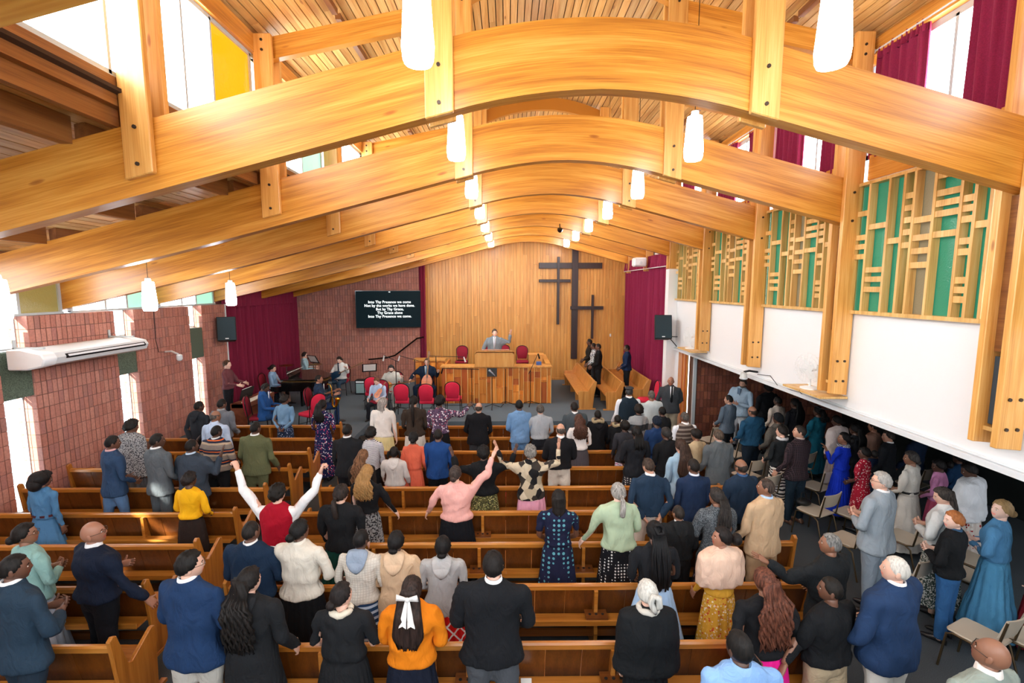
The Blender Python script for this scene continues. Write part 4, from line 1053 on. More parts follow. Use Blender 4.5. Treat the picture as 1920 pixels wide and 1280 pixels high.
def remeshed(mb, vox, it=5):
    me = mb.mesh('tmp', [], None); o = bpy.data.objects.new('tmp', me); C.objects.link(o)
    r = o.modifiers.new('r', 'REMESH'); r.mode = 'VOXEL'; r.voxel_size = vox
    s = o.modifiers.new('s', 'SMOOTH'); s.factor = .5; s.iterations = it
    ev = o.evaluated_get(dgr()); m2 = ev.to_mesh(); t = arrays(m2); ev.to_mesh_clear()
    bpy.data.objects.remove(o); bpy.data.meshes.remove(me)
    return t
def raw(mb):
    me = mb.mesh('tmp', [], None); me.update(); t = arrays(me); bpy.data.meshes.remove(me); return t
BONES = {'pelvis': [((0, 0, .90), (0, 0, 1.0))], 'spine': [((0, 0, 1.08), (0, 0, 1.16))],
         'chest': [((0, 0, 1.22), (0, 0, 1.42)), ((-.10, 0, 1.41), (.10, 0, 1.41))], 'neck': [((0, 0, 1.47), (0, 0, 1.53))], 'head': [((0, 0, 1.60), (0, 0, 1.75))]}
for s, f in (('R', lambda p: np.array(p)), ('L', mir)):
    BONES['ua' + s] = [(f(SH + AD * .03), f(EL))]; BONES['fa' + s] = [(f(EL), f(WR))]
    BONES['th' + s] = [(f((.09, 0, .86)), f((.09, 0, .5)))]; BONES['sh' + s] = [(f((.09, 0, .5)), f((.09, 0, .0)))]
RB = dict(pelvis=.14, spine=.14, chest=.13, neck=.06, head=.1, ua=.055, fa=.045, th=.085, sh=.06)
def weights(t, names, p=5):
    W = []
    for b in names:
        dd = None
        for a, c in BONES[b]:
            a, c = np.array(a, float), np.array(c, float); ab = c - a
            s = np.clip(((t.v - a) @ ab) / (ab @ ab), 0, 1); d = np.linalg.norm(t.v - (a + s[:, None] * ab), axis=1)
            dd = d if dd is None else np.minimum(dd, d)
        r = RB[b] if b in RB else RB[b[:2]]
        W.append(1 / np.maximum(dd / r, .25) ** p)
    W = np.array(W); W /= W.sum(0)
    t.W = W; t.b = names
    return t
ARMS = ['uaL', 'faL', 'uaR', 'faR']; LEGS = ['thL', 'shL', 'thR', 'shR']
def rotto(a, b):
    return np.array(Vector(a).rotation_difference(Vector(b)).to_matrix())
def M4(Rm=np.eye(3), piv=(0, 0, 0), tr=(0, 0, 0)):
    M = np.eye(4); piv = np.array(piv, float); M[:3, :3] = Rm; M[:3, 3] = piv - Rm @ piv + np.array(tr); return M
def E3(x, y, z): return np.array(Euler((R(x), R(y), R(z)), 'XYZ').to_matrix())
POSE = {'down': ((.10, .0, -1), (.04, .20, -1)), 'hold': ((.12, .06, -1), (-.42, .80, -.62)), 'fold': ((.20, .12, -1), (-.95, .62, .10)), 'back': ((.20, -.26, -1), (-.72, -.26, -.72)),
        'up': ((.62, .22, .72), (.28, .10, 1)), 'vee': ((.78, .15, .62), (.42, .1, 1)), 'bent': ((.50, .22, -.8), (.30, .34, 1)), 'wave': ((.85, .25, -.25), (.12, .25, 1)),
        'out': ((.70, .40, -.35), (.55, .75, .45)), 'reach': ((.38, .15, -1), (.30, .5, -.85)), 'near': ((.07, .06, -1), (.0, .55, -.85)), 'hip': ((.5, -.1, -.9), (-.5, .3, -.6)),
        'lap': ((.2, .35, -1), (-.3, 1, -.25)), 'play': ((.25, .3, -1), (-.1, 1, -.05)), 'strum': ((.35, .25, -.9), (-.6, .8, .1)), 'fret': ((.45, .45, -.8), (.25, .6, .55)), 'sax': ((.2, .5, -.9), (-.15, .9, .25))}
def pose_mats(a):
    G = {}
    lean, side = a.get('lean', 0), a.get('side', 0)
    sit = a.get('sit'); dz = -.41 if sit else 0
    root = M4(tr=(0, 0, dz))
    hip = M4(E3(0, 0, 0), (0, 0, .95))
    G['pelvis'] = root @ hip
    G['spine'] = root @ M4(E3(-lean * .5, side * .5, 0), (0, 0, 1.0))
    G['chest'] = root @ M4(E3(-lean, side, a.get('twist', 0)), (0, 0, 1.0))
    hy, hp, hr = a.get('head', (0, 0, 0))
    G['neck'] = G['chest'] @ M4(E3(hp * .4 + lean * .4, hr * .4, hy * .4), (0, -.01, 1.47))
    G['head'] = G['chest'] @ M4(E3(hp + lean * .6, hr, hy), (0, -.015, 1.51))
    for s, sg in (('R', 1), ('L', -1)):
        p = a.get('a' + s, 'down'); u, f = (POSE[p] if isinstance(p, str) else p)
        u = np.array((u[0] * sg, u[1], u[2]), float); f = np.array((f[0] * sg, f[1], f[2]), float)
        r0 = AD * (sg, 1, 1)
        sh, el, wr = SH * (sg, 1, 1), EL * (sg, 1, 1), WR * (sg, 1, 1)
        Ru = rotto(r0, u / np.linalg.norm(u)); Rf = rotto(r0, f / np.linalg.norm(f))
        lift = max(0, u[2] / np.linalg.norm(u)) * .05
        G['ua' + s] = G['chest'] @ M4(Ru, sh, (0, 0, lift))
        e2 = sh + Ru @ (el - sh) + (0, 0, lift)
        M = np.eye(4); M[:3, :3] = Rf; M[:3, 3] = e2 - Rf @ el
        G['fa' + s] = G['chest'] @ M
        w2 = e2 + Rf @ (wr - el); tw = R(a.get('t' + s, 0)) * sg
        ax = Vector(r0); Rt = np.array(Matrix.Rotation(tw, 3, ax)); hb = a.get('h' + s, 0)
        Rh = Rf @ Rt @ E3(0, 0, 0); M = np.eye(4); M[:3, :3] = Rh; M[:3, 3] = w2 - Rh @ wr
        G['ha' + s] = G['chest'] @ M
        st = sg * a.get('step', 0)
        if sit:
            sp = a.get('spread', .18); Rt_ = rotto((0, 0, -1), Vector((sg * sp, 1, -.02)).normalized()); Rs = rotto((0, 0, -1), Vector((sg * .02, a.get('shin', .05), -1)).normalized())
        else:
            Rt_ = rotto((0, 0, -1), Vector((sg * .02 * a.get('wide', 1), st * .12, -1)).normalized()); Rs = rotto((0, 0, -1), Vector((sg * .01, st * .06, -1)).normalized())
        hp_ = np.array((sg * .09, 0, .9)); kn = np.array((sg * .09, 0, .5))
        G['th' + s] = root @ M4(Rt_, hp_)
        k2 = hp_ + Rt_ @ (kn - hp_); M = np.eye(4); M[:3, :3] = Rs; M[:3, 3] = k2 - Rs @ kn
        G['sh' + s] = root @ M
    return G
def skin(t, G, sx=1, sy=1, seed=0, wr=.0, v=None):
    v = t.v.copy() if v is None else v
    if wr:
        r = np.random.RandomState(seed % 9973); p = v; q = 0
        for i in range(7):
            k = r.normal(size=3) * (6 + 7 * i); k[2] *= .55
            q = q + np.sin(p @ k + r.uniform(0, 6.28) + 1.5 * np.sin(p[:, 2] * 9 + r.uniform(0, 6))) / (1 + .45 * i)
        v = v + t.n * (q * wr)[:, None]
    v = v * (sx, sy, 1)
    S = np.diag((sx, sy, 1, 1)); Si = np.linalg.inv(S)
    h = np.c_[v, np.ones(len(v))]; out = 0
    for i, b in enumerate(t.b):
        M = G[b]
        # joints moved with the width of the figure
        if b[:2] in ('ua', 'fa', 'ha', 'th', 'sh'):
            s = b[2]; sg = 1 if s == 'R' else -1
            src = SH * (sg, 1, 1) if b[:2] in ('ua', 'fa', 'ha') else np.array((sg * .09, 0, .9))
            off = src * (sx - 1, 0, 0); pre = np.eye(4); pre[:3, 3] = -off; post = np.eye(4); post[:3, 3] = off
            par = G['chest'] if b[:2] in ('ua', 'fa', 'ha') else np.eye(4)
            post[:3, 3] = par[:3, :3] @ off
            M = post @ M @ pre
        out = out + t.W[i][:, None] * (h @ M.T)[:, :3]
    return out
# --- templates
def head_pt(d):
    x, y, z = d; ax = abs(x)
    fx = 1 - (.30 * (-z) ** 1.7 if z < 0 else 0); py = y
    X = x * .077 * fx; Z = z * .118; Y = y * .098
    if z < 0 and y < 0: Y *= 1 - .38 * (-z) ** 1.2
    if z < 0: Y += .012 * (-z) ** 2
    if y > 0:
        g = lambda a, s: math.exp(-(a / s) ** 2)
        Y *= .95
        Y += .024 * g(x, .12) * g(z + .16, .13) + .012 * g(x, .10) * g(z, .16)
        Y += .004 * g(z - .20, .08) * g(ax - .3, .3) - .010 * g(ax - .37, .14) * g(z - .05, .10)
        Y += .006 * g(x, .26) * g(z + .44, .05) + .004 * g(x, .22) * g(z + .53, .04) + .009 * g(x, .24) * g(z + .78, .14)
    return X, Y + .012, Z + 1.635
def head_template():
    mb = MB(); n, k = 32, 26
    vs = []
    for j in range(k + 1):
        th = math.pi * j / k
        for i in range(n):
            a = 2 * math.pi * (i + .5) / n
            vs.append(head_pt((math.sin(th) * math.cos(a), math.sin(th) * math.sin(a), math.cos(th))))
    fs = []; ms = []
    for j in range(k):
        for i in range(n):
            fs.append((j * n + i, j * n + (i + 1) % n, (j + 1) * n + (i + 1) % n, (j + 1) * n + i))
            c = np.mean([vs[q] for q in fs[-1]], axis=0)
            lip = c[1] > .085 and abs(c[0]) < .026 and 1.573 < c[2] < 1.590
            ms.append(1 if lip else 0)
    mb.v = vs; mb.f = fs; mb.m = ms
    for s in (-1, 1):
        mb.ell((s * .077, .0, 1.63), (.010, .020, .033), 10, 8, 0)
        mb.ell((s * .0285, .0855, 1.640), (.0145, .010, .0085), 10, 6, 2)
        mb.ell((s * .0285, .0925, 1.640), (.006, .0045, .0065), 8, 6, 3)
        mb.tube([(s * .013, .1, 1.659), (s * .03, .0985, 1.664), (s * .046, .088, 1.657)], [.003, .004, .002], 5, 4)
    # neck
    rings(mb, [((0, -.008, 1.44), (.085, 0, 0), (0, .065, 0)), ((0, -.010, 1.48), (.062, 0, 0), (0, .058, 0)), ((0, -.006, 1.53), (.054, 0, 0), (0, .055, 0)), ((0, .002, 1.58), (.056, 0, 0), (0, .058, 0))], 16)
    return mb
def hand_mb(sg, kind):
    """at the rest wrist; local -z along the arm, thumb forward"""
    mb = MB(); sc_ = 1
    rings(mb, [((0, 0, .015), (.022, 0, 0), (0, .027, 0)), ((0, 0, -.01), (.019, 0, 0), (0, .030, 0)), ((0, .002, -.045), (.017, 0, 0), (0, .041, 0)), ((0, 0, -.085), (.013, 0, 0), (0, .040, 0)), ((0, 0, -.096), (.010, 0, 0), (0, .036, 0))], 10)
    curl, spread = {'relax': (22, 2), 'open': (5, 7), 'fist': (78, 0), 'grip': (48, 2)}[kind]
    def finger(p, d, L, r, c, axis):
        pts = [Vector(p)]; d = Vector(d).normalized(); rr = [r]
        for q, l in enumerate((L * .45, L * .32, L * .23)):
            d = Matrix.Rotation(R(c * (1 if q else .7)), 3, axis) @ d
            pts.append(pts[-1] + d * l); rr.append(r * (1 - .11 * (q + 1)))
        pts.append(pts[-1] + d * .004); rr.append(r * .35)
        mb.tube(pts, rr, 7)
    for i, (y, L) in enumerate(((.029, .072), (.010, .082), (-.010, .076), (-.029, .060))):
        a = R(spread * (1.5 - i))
        finger((0, y, -.085), (0, math.sin(a), -math.cos(a)), L, .0088, curl, Vector((0, 1, 0)))
    finger((.002, .030, -.025), (-.25, .75 if kind != 'fist' else .45, -.75), .062, .0105, curl * .5, Vector((.3, .5, 0)).normalized())
    q = rotto((0, 0, -1), AD)
    mb.v = [tuple((q @ np.array(v) + WR) * (sg, 1, 1)) for v in mb.v]
    if sg < 0: mb.f = [f[::-1] for f in mb.f]
    return mb
def body_core():
    mb = MB()
    torso(mb, [(.84, .09, .06, 0), (.92, .12, .075, 0), (1.06, .115, .08, 0), (1.25, .135, .085, 0), (1.37, .13, .07, 0), (1.43, .09, .055, -.005), (1.47, .06, .05, -.008)], 14)
    for f in (lambda p: p, mir):
        limb(mb, [f(SH + AD * .02), f(SH + AD * .1), f(EL), f(EL + AD * .06), f(WR - AD * .04), f(WR)], [.030, .034, .032, .034, .027, .024], 10)
        limb(mb, [f((.085, 0, .88)), f((.09, 0, .7)), f((.09, 0, .5)), f((.09, -.01, .36)), f((.09, 0, .1)), f((.09, 0, .05))], [.058, .052, .038, .040, .030, .030], 10)
    return mb
def shirt_mb(kind, fem=False, sleeve=1.0):
    mb = MB(); sw = .93 if fem else 1.0
    hem = {'jacket': .82, 'coat': .62, 'sweater': .93, 'shirt': .97, 'crop': 1.03, 'dress': 1.02, 'vest': .93, 'puffer': .92}[kind]
    wz = 1.09; loose = {'jacket': .012, 'coat': .02, 'sweater': .012, 'shirt': .0, 'crop': .004, 'dress': .0, 'vest': .006, 'puffer': .032}[kind]
    hip = .172 + (.012 if fem else 0)
    pr = []
    for z, rx, ry, cy in ((.58, hip + .05, .15, 0), (.70, hip + .03, .14, 0), (.82, hip + .012, .13, 0), (.93, hip, .125, 0), (1.02, .155, .112, 0), (wz, .152 if fem else .170, .108, 0), (1.18, .162 if fem else .178, .114, .004),
                          (1.28, .174 if fem else .19, .12 + (.012 if fem else 0), .006), (1.34, .186, .114, 0), (1.39, .182, .104, -.004), (1.435, .152, .090, -.008), (1.475, .105, .076, -.010), (1.505, .068, .062, -.010)):
        if z < hem - .001: continue
        if not pr and z > hem: pr.append((hem, (hip + loose + .012) * sw if z < 1 else .17 * sw, .130, 0))
        pr.append((z, (rx + (loose if z < 1.40 else loose * .3)) * sw, ry + (loose if z < 1.4 else loose * .2), cy))
    if kind in ('sweater', 'shirt', 'jacket', 'crop', 'dress'): pr = [(pr[0][0] - .012, pr[0][1] + .016, pr[0][2] + .012, 0), (pr[0][0] + .03, pr[0][1] + .016, pr[0][2] + .010, 0)] + [(a_, b_ + .012 * max(0, min(1, (1.15 - a_) / .2)), c_ + .008 * max(0, min(1, (1.15 - a_) / .2)), d_) for a_, b_, c_, d_ in pr if a_ > pr[0][0] + .04]
    if kind in ('puffer',): pr[0] = (pr[0][0], pr[0][1] - .02, pr[0][2] - .015, 0)
    torso(mb, pr, 22)
    if kind != 'vest':
        e = {'jacket': .006, 'coat': .010, 'sweater': .004, 'shirt': .002, 'crop': .0, 'dress': .0, 'puffer': .018}[kind]
        for f in (lambda p: p, mir):
            S0 = np.array((.10, -.003, 1.385)); end = SH + AD * (.285 + .25) * sleeve
            if sleeve >= 1: end = WR - AD * .005
            pts = [f(S0), f(SH * (.93 if fem else 1, 1, 1)), f(SH + AD * .09), f(EL if sleeve > .6 else SH + AD * .535 * sleeve)]
            rr = [.060 + e, .056 + e, .053 + e, .046 + e]
            if sleeve > .6: pts += [f(EL + (end - EL) * .5), f(end)]; rr += [.041 + e, .034 + e]
            limb(mb, pts, rr, 12)
    return mb
def trousers_mb():
    mb = MB(); torso(mb, [(.80, .13, .10, 0), (.88, .168, .115, 0), (.95, .165, .115, 0), (1.03, .145, .105, 0)], 18)
    for f in (lambda p: p, mir): limb(mb, [f((.080, 0, .90)), f((.088, 0, .78)), f((.09, 0, .5)), f((.09, -.005, .3)), f((.09, 0, .06))], [.095, .088, .066, .06, .058], 14)
    return mb
_T = {}
def tmpl(key, *a):
    if (key,) + a in _T: return _T[(key,) + a]
    if key == 'top': t = weights(remeshed(shirt_mb(*a), .021, 7), ['pelvis', 'spine', 'chest'] + (ARMS if a[0] != 'vest' else []))
    elif key == 'trousers': t = weights(remeshed(trousers_mb(), .024, 4), ['pelvis'] + LEGS)
    elif key == 'core': t = weights(raw(body_core()), ['pelvis', 'spine', 'chest', 'neck'] + ARMS + LEGS)
    elif key == 'head':
        t = raw(head_template()); t = weights(t, ['chest', 'neck', 'head'])
        z = t.v[:, 2]; hd = np.clip((z - 1.50) / .035, 0, 1); ch = np.clip((1.475 - z) / .03, 0, 1); t.W = np.array([ch, (1 - ch) * (1 - hd), hd * (1 - ch)])
    elif key == 'hand':
        t = raw(hand_mb(1 if a[0] == 'R' else -1, a[1])); t.b = ['ha' + a[0]]; t.W = np.ones((1, len(t.v)))
    elif key == 'cape':
        ln, wide = a; mb = MB()
        pr = [(1.52, .070, .062, -.01), (1.485, .092, .075, -.01), (1.465, .185, .110, -.006), (1.43, .262, .135, 0), (1.33, .285 * wide, .155, 0), (1.22, .29 * wide, .17, 0)]
        z = 1.12
        while z > ln: pr.append((z, (.295 + (1.12 - z) * .10) * wide, .165 + (1.12 - z) * .06, 0)); z -= .12
        pr.append((ln, (.30 + (1.12 - ln) * .10) * wide, .17 + (1.12 - ln) * .06, 0))
        torso(mb, pr[::-1], 22); t = weights(remeshed(mb, .022, 3), ['pelvis', 'spine', 'chest'])
    _T[(key,) + a] = t
    return t
def mesh_from(name, v, t_f, t_m, mats, smooth=True, extra=None):
    me = bpy.data.meshes.new(name)
    me.from_pydata(v.tolist() if hasattr(v, 'tolist') else v, [], t_f)
    for m in mats: me.materials.append(m)
    if any(t_m): me.polygons.foreach_set('material_index', t_m)
    me.polygons.foreach_set('use_smooth', [True] * len(me.polygons))
    return me
def cloth(col, pat=None, col2='000000', sc_=1.0, rough=.85, sheen=.0):
    key = 'cloth_%s_%s_%s_%s' % (col, pat, col2, sc_)
    if key in _mats: return _mats[key]
    m, nt, b = nmat(key); L = nt.links.new
    tc = node(nt, 'ShaderNodeTexCoord'); c1, c2 = hx(col), hx(col2)
    n = node(nt, 'ShaderNodeTexNoise'); n.inputs['Scale'].default_value = 5; n.inputs['Detail'].default_value = 4; L(tc.outputs['Object'], n.inputs['Vector'])
    fine = node(nt, 'ShaderNodeTexNoise'); fine.inputs['Scale'].default_value = 180; L(tc.outputs['Object'], fine.inputs['Vector'])
    r = ramp(nt, [(.25, tuple(x * .86 for x in c1[:3]) + (1,)), (.75, tuple(min(1, x * 1.1) for x in c1[:3]) + (1,))]); L(n.outputs['Fac'], r.inputs[0])
    out = r.outputs[0]; fac = None
    def scaled(s):
        mp = node(nt, 'ShaderNodeMapping'); mp.inputs['Scale'].default_value = s; L(tc.outputs['Object'], mp.inputs[0]); return mp.outputs[0]
    def thr(sock, t, gt=True):
        q = node(nt, 'ShaderNodeMath', operation='GREATER_THAN' if gt else 'LESS_THAN'); L(sock, q.inputs[0]); q.inputs[1].default_value = t; return q.outputs[0]
    def wave(axis, s, dist=0):
        q = node(nt, 'ShaderNodeTexWave'); q.bands_direction = axis; q.inputs['Scale'].default_value = s; q.inputs['Distortion'].default_value = dist; q.inputs['Detail'].default_value = 1; L(tc.outputs['Object'], q.inputs['Vector']); return q.outputs['Fac']
    if pat == 'stripe': fac = thr(wave('Z', 8 * sc_), .62)
    elif pat == 'plaid':
        q = node(nt, 'ShaderNodeMath', operation='MAXIMUM'); L(thr(wave('Z', 3.4 * sc_), .9), q.inputs[0]); L(thr(wave('X', 3.4 * sc_), .9), q.inputs[1]); fac = q.outputs[0]
    elif pat == 'dplaid':
        q = node(nt, 'ShaderNodeMath', operation='MAXIMUM')
        for i, s in enumerate((1, -1)):
            w_ = node(nt, 'ShaderNodeTexWave'); w_.bands_direction = 'DIAGONAL'; w_.inputs['Scale'].default_value = 2.6 * sc_; L(scaled((s, 1 if s > 0 else .2, 1)), w_.inputs['Vector']); L(thr(w_.outputs['Fac'], .93), q.inputs[i])
        fac = q.outputs[0]
    elif pat in ('dots', 'spots'):
        v = node(nt, 'ShaderNodeTexVoronoi'); v.inputs['Scale'].default_value = 24 * sc_; v.inputs['Randomness'].default_value = 0 if pat == 'dots' else .8; L(tc.outputs['Object'], v.inputs['Vector']); fac = thr(v.outputs['Distance'], .30 if pat == 'dots' else .28, False)
    elif pat == 'speck': fac = thr((lambda q: (setattr(q.inputs['Scale'], 'default_value', 55 * sc_), L(tc.outputs['Object'], q.inputs['Vector']), q.outputs['Fac'])[2])(node(nt, 'ShaderNodeTexNoise')), .52)
    elif pat == 'zebra': fac = thr(wave('Z', 9 * sc_, 7), .55)
    elif pat == 'colstripe':
        sp = node(nt, 'ShaderNodeSeparateXYZ'); L(tc.outputs['Object'], sp.inputs[0]); w_ = node(nt, 'ShaderNodeMath', operation='MULTIPLY'); L(sp.outputs['Z'], w_.inputs[0]); w_.inputs[1].default_value = 5.2
        f_ = node(nt, 'ShaderNodeMath', operation='FRACT'); L(w_.outputs[0], f_.inputs[0])
        rr = ramp(nt, [(0, '8A8078'), (.22, 'B9A48C'), (.4, '262B40'), (.58, 'D9692E'), (.66, '262B40'), (.8, '8A8078')], 'CONSTANT'); L(f_.outputs[0], rr.inputs[0]); out = rr.outputs[0]
    elif pat in ('floral', 'print', 'patch'):
        v = node(nt, 'ShaderNodeTexVoronoi'); v.inputs['Scale'].default_value = {'floral': 38, 'print': 26, 'patch': 9}[pat] * sc_; L(tc.outputs['Object'], v.inputs['Vector'])
        sp = node(nt, 'ShaderNodeSeparateColor'); L(v.outputs['Color'], sp.inputs[0])
        st = col2.split('-'); rr = ramp(nt, [(i / len(st), s) for i, s in enumerate(st)], 'CONSTANT'); L(sp.outputs[0], rr.inputs[0])
        mx = node(nt, 'ShaderNodeMix', data_type='RGBA'); L(thr(v.outputs['Distance'], .42 if pat != 'patch' else 2, False), mx.inputs[0]); L(out, mx.inputs[6]); L(rr.outputs[0], mx.inputs[7]); out = mx.outputs[2]
    if fac is not None:
        mx = node(nt, 'ShaderNodeMix', data_type='RGBA'); L(fac, mx.inputs[0]); L(out, mx.inputs[6]); mx.inputs[7].default_value = c2; out = mx.outputs[2]
    L(out, b.inputs['Base Color']); b.inputs['Roughness'].default_value = rough; b.inputs['Specular IOR Level'].default_value = .2
    bp = node(nt, 'ShaderNodeBump'); bp.inputs['Strength'].default_value = .7; bp.inputs['Distance'].default_value = .035
    bp2 = node(nt, 'ShaderNodeBump'); bp2.inputs['Strength'].default_value = .25; bp2.inputs['Distance'].default_value = .001
    n3 = node(nt, 'ShaderNodeTexNoise'); n3.inputs['Scale'].default_value = 9; n3.inputs['Detail'].default_value = 3; n3.inputs['Distortion'].default_value = 1.2; L(scaled((1, 1, .55)), n3.inputs['Vector'])
    L(n3.outputs['Fac'], bp.inputs['Height']); L(fine.outputs['Fac'], bp2.inputs['Height']); L(bp.outputs[0], bp2.inputs['Normal']); L(bp2.outputs[0], b.inputs['Normal'])
    _mats[key] = m
    return m
SK = dict(dark='6A4838', deep='553A2E', mid='8A604A', brown='A0705A', tan='C0917A', light='DDB09A', pale='E8C2B0')
def skinmat(k):
    key = 'skin_' + k
    if key in _mats: return _mats[key]
    m = speckle(key, SK[k], SK[k], 20, .45, .1, .002); b = m.node_tree.nodes['Principled BSDF']
    b.inputs['Subsurface Weight'].default_value = 0; return m
def hairmat(col):
    key = 'hair_' + col
    if key in _mats: return _mats[key]
    m, nt, b = nmat(key); mp = coords(nt, (1, 1, .12)); n = node(nt, 'ShaderNodeTexNoise'); n.inputs['Scale'].default_value = 65; n.inputs['Detail'].default_value = 4; nt.links.new(mp.outputs[0], n.inputs['Vector'])
    c = hx(col); lo, hi_ = (.75, 1.15) if c[0] > .3 else (.45, 1.6); r = ramp(nt, [(.35, tuple(x * lo for x in c[:3]) + (1,)), (.65, tuple(min(1, x * hi_) for x in c[:3]) + (1,))]); nt.links.new(n.outputs['Fac'], r.inputs[0]); nt.links.new(r.outputs[0], b.inputs['Base Color'])
    b.inputs['Roughness'].default_value = .6; b.inputs['Specular IOR Level'].default_value = .25; bp = node(nt, 'ShaderNodeBump'); bp.inputs['Strength'].default_value = .8; bp.inputs['Distance'].default_value = .004
    nt.links.new(n.outputs['Fac'], bp.inputs['Height']); nt.links.new(bp.outputs[0], b.inputs['Normal']); _mats[key] = m; return m
def hairline(a):
    if a < .75: return .55
    if a < 1.25: return .55 - (a - .75) / .5 * .55
    if a < 1.9: return .0 - (a - 1.25) / .65 * .30
    return -.30 - (a - 1.9) / 1.25 * .25
def cap_mb(th, rough=0, seed=0, region='hair', n=30, k=22, lump=0, sink=.014):
    rnd = np.random.RandomState(seed); ph = rnd.uniform(0, 6.28, 12); mb = MB(); vs = []
    for j in range(k + 1):
        t = math.pi * j / k
        for i in range(n):
            a = 2 * math.pi * i / n; d = (math.sin(t) * math.cos(a), math.sin(t) * math.sin(a), math.cos(t))
            al = abs(math.atan2(d[0], d[1])); X, Y, Z = head_pt(d)
            hl = hairline(al)
            if region == 'hair': m = (d[2] - hl) / .10
            elif region == 'fringe': m = min((d[2] - hl) / .10, (.42 - d[2] + .25 * max(0, -d[1] - .5)) / .12)
            elif region == 'crown': m = min((d[2] - hl) / .10, 1)
            elif region == 'wrap': m = (d[2] - (hl - .02)) / .08
            m = max(0, min(1, m)); m = m * m * (3 - 2 * m)
            q = sum(math.sin(d[0] * (9 + 3 * z) + d[1] * (7 + 4 * z) * (1 if z % 2 else -1) + d[2] * (11 + 2 * z) + ph[z]) for z in range(6)) / 6
            off = th * m * (1 + lump * q) + rough * rnd.normal() * m - sink * (1 - m)
            nn = np.array((d[0] / .077, d[1] / .098, d[2] / .118)); nn /= np.linalg.norm(nn)
            vs.append((X + nn[0] * off, Y + nn[1] * off, Z + nn[2] * off))
    fs = [(j * n + i, j * n + (i + 1) % n, (j + 1) * n + (i + 1) % n, (j + 1) * n + i) for j in range(k) for i in range(n)]
    mb.add(vs, fs); return mb
def strand_fall(z1, w0=.085, w1=.11, seed=0, wav=.0, y0=-.075, y1=-.135, depth=.03, n=40, front=False):
    """a fall of loose hair from the crown down the back: tapering ridged sheet with its own thickness"""
    rnd = np.random.RandomState(seed); ph = rnd.uniform(0, 6.28, n); mb = MB(); rs = []; z0 = 1.70; N = 16; vs = []
    for j in range(N + 1):
        t = j / N; z = z0 + (z1 - z0) * t; w_ = (w0 * (1 - t) + w1 * t) * (1 if t < .75 else 1 - .45 * ((t - .75) / .25) ** 2) * (.72 + .28 * min(1, t * 6)); yc = y0 + (y1 - y0) * min(1, t * 2.2) + (.03 * max(0, t - .55)); dp = depth * (1.0 - .3 * t) + .012 * (1 - min(1, t * 4))
        for i in range(n):
            a = 2 * math.pi * i / n; rg = 1 + .07 * math.sin(i * 2.1 + ph[i]) + (.10 * wav * math.sin(z * 38 + ph[i // 3] + i))
            ragged = (rnd.uniform(-.04, .03) if j == N else 0)
            vs.append((w_ * math.cos(a) * rg + wav * .012 * math.sin(z * 30 + ph[0]), yc + dp * math.sin(a) * rg, z + ragged))
    fs = [(j * n + i, j * n + (i + 1) % n, (j + 1) * n + (i + 1) % n, (j + 1) * n + i) for j in range(N) for i in range(n)] + [tuple(range(N * n, (N + 1) * n))] + [tuple(range(n - 1, -1, -1))]
    return mb.add(vs, fs)
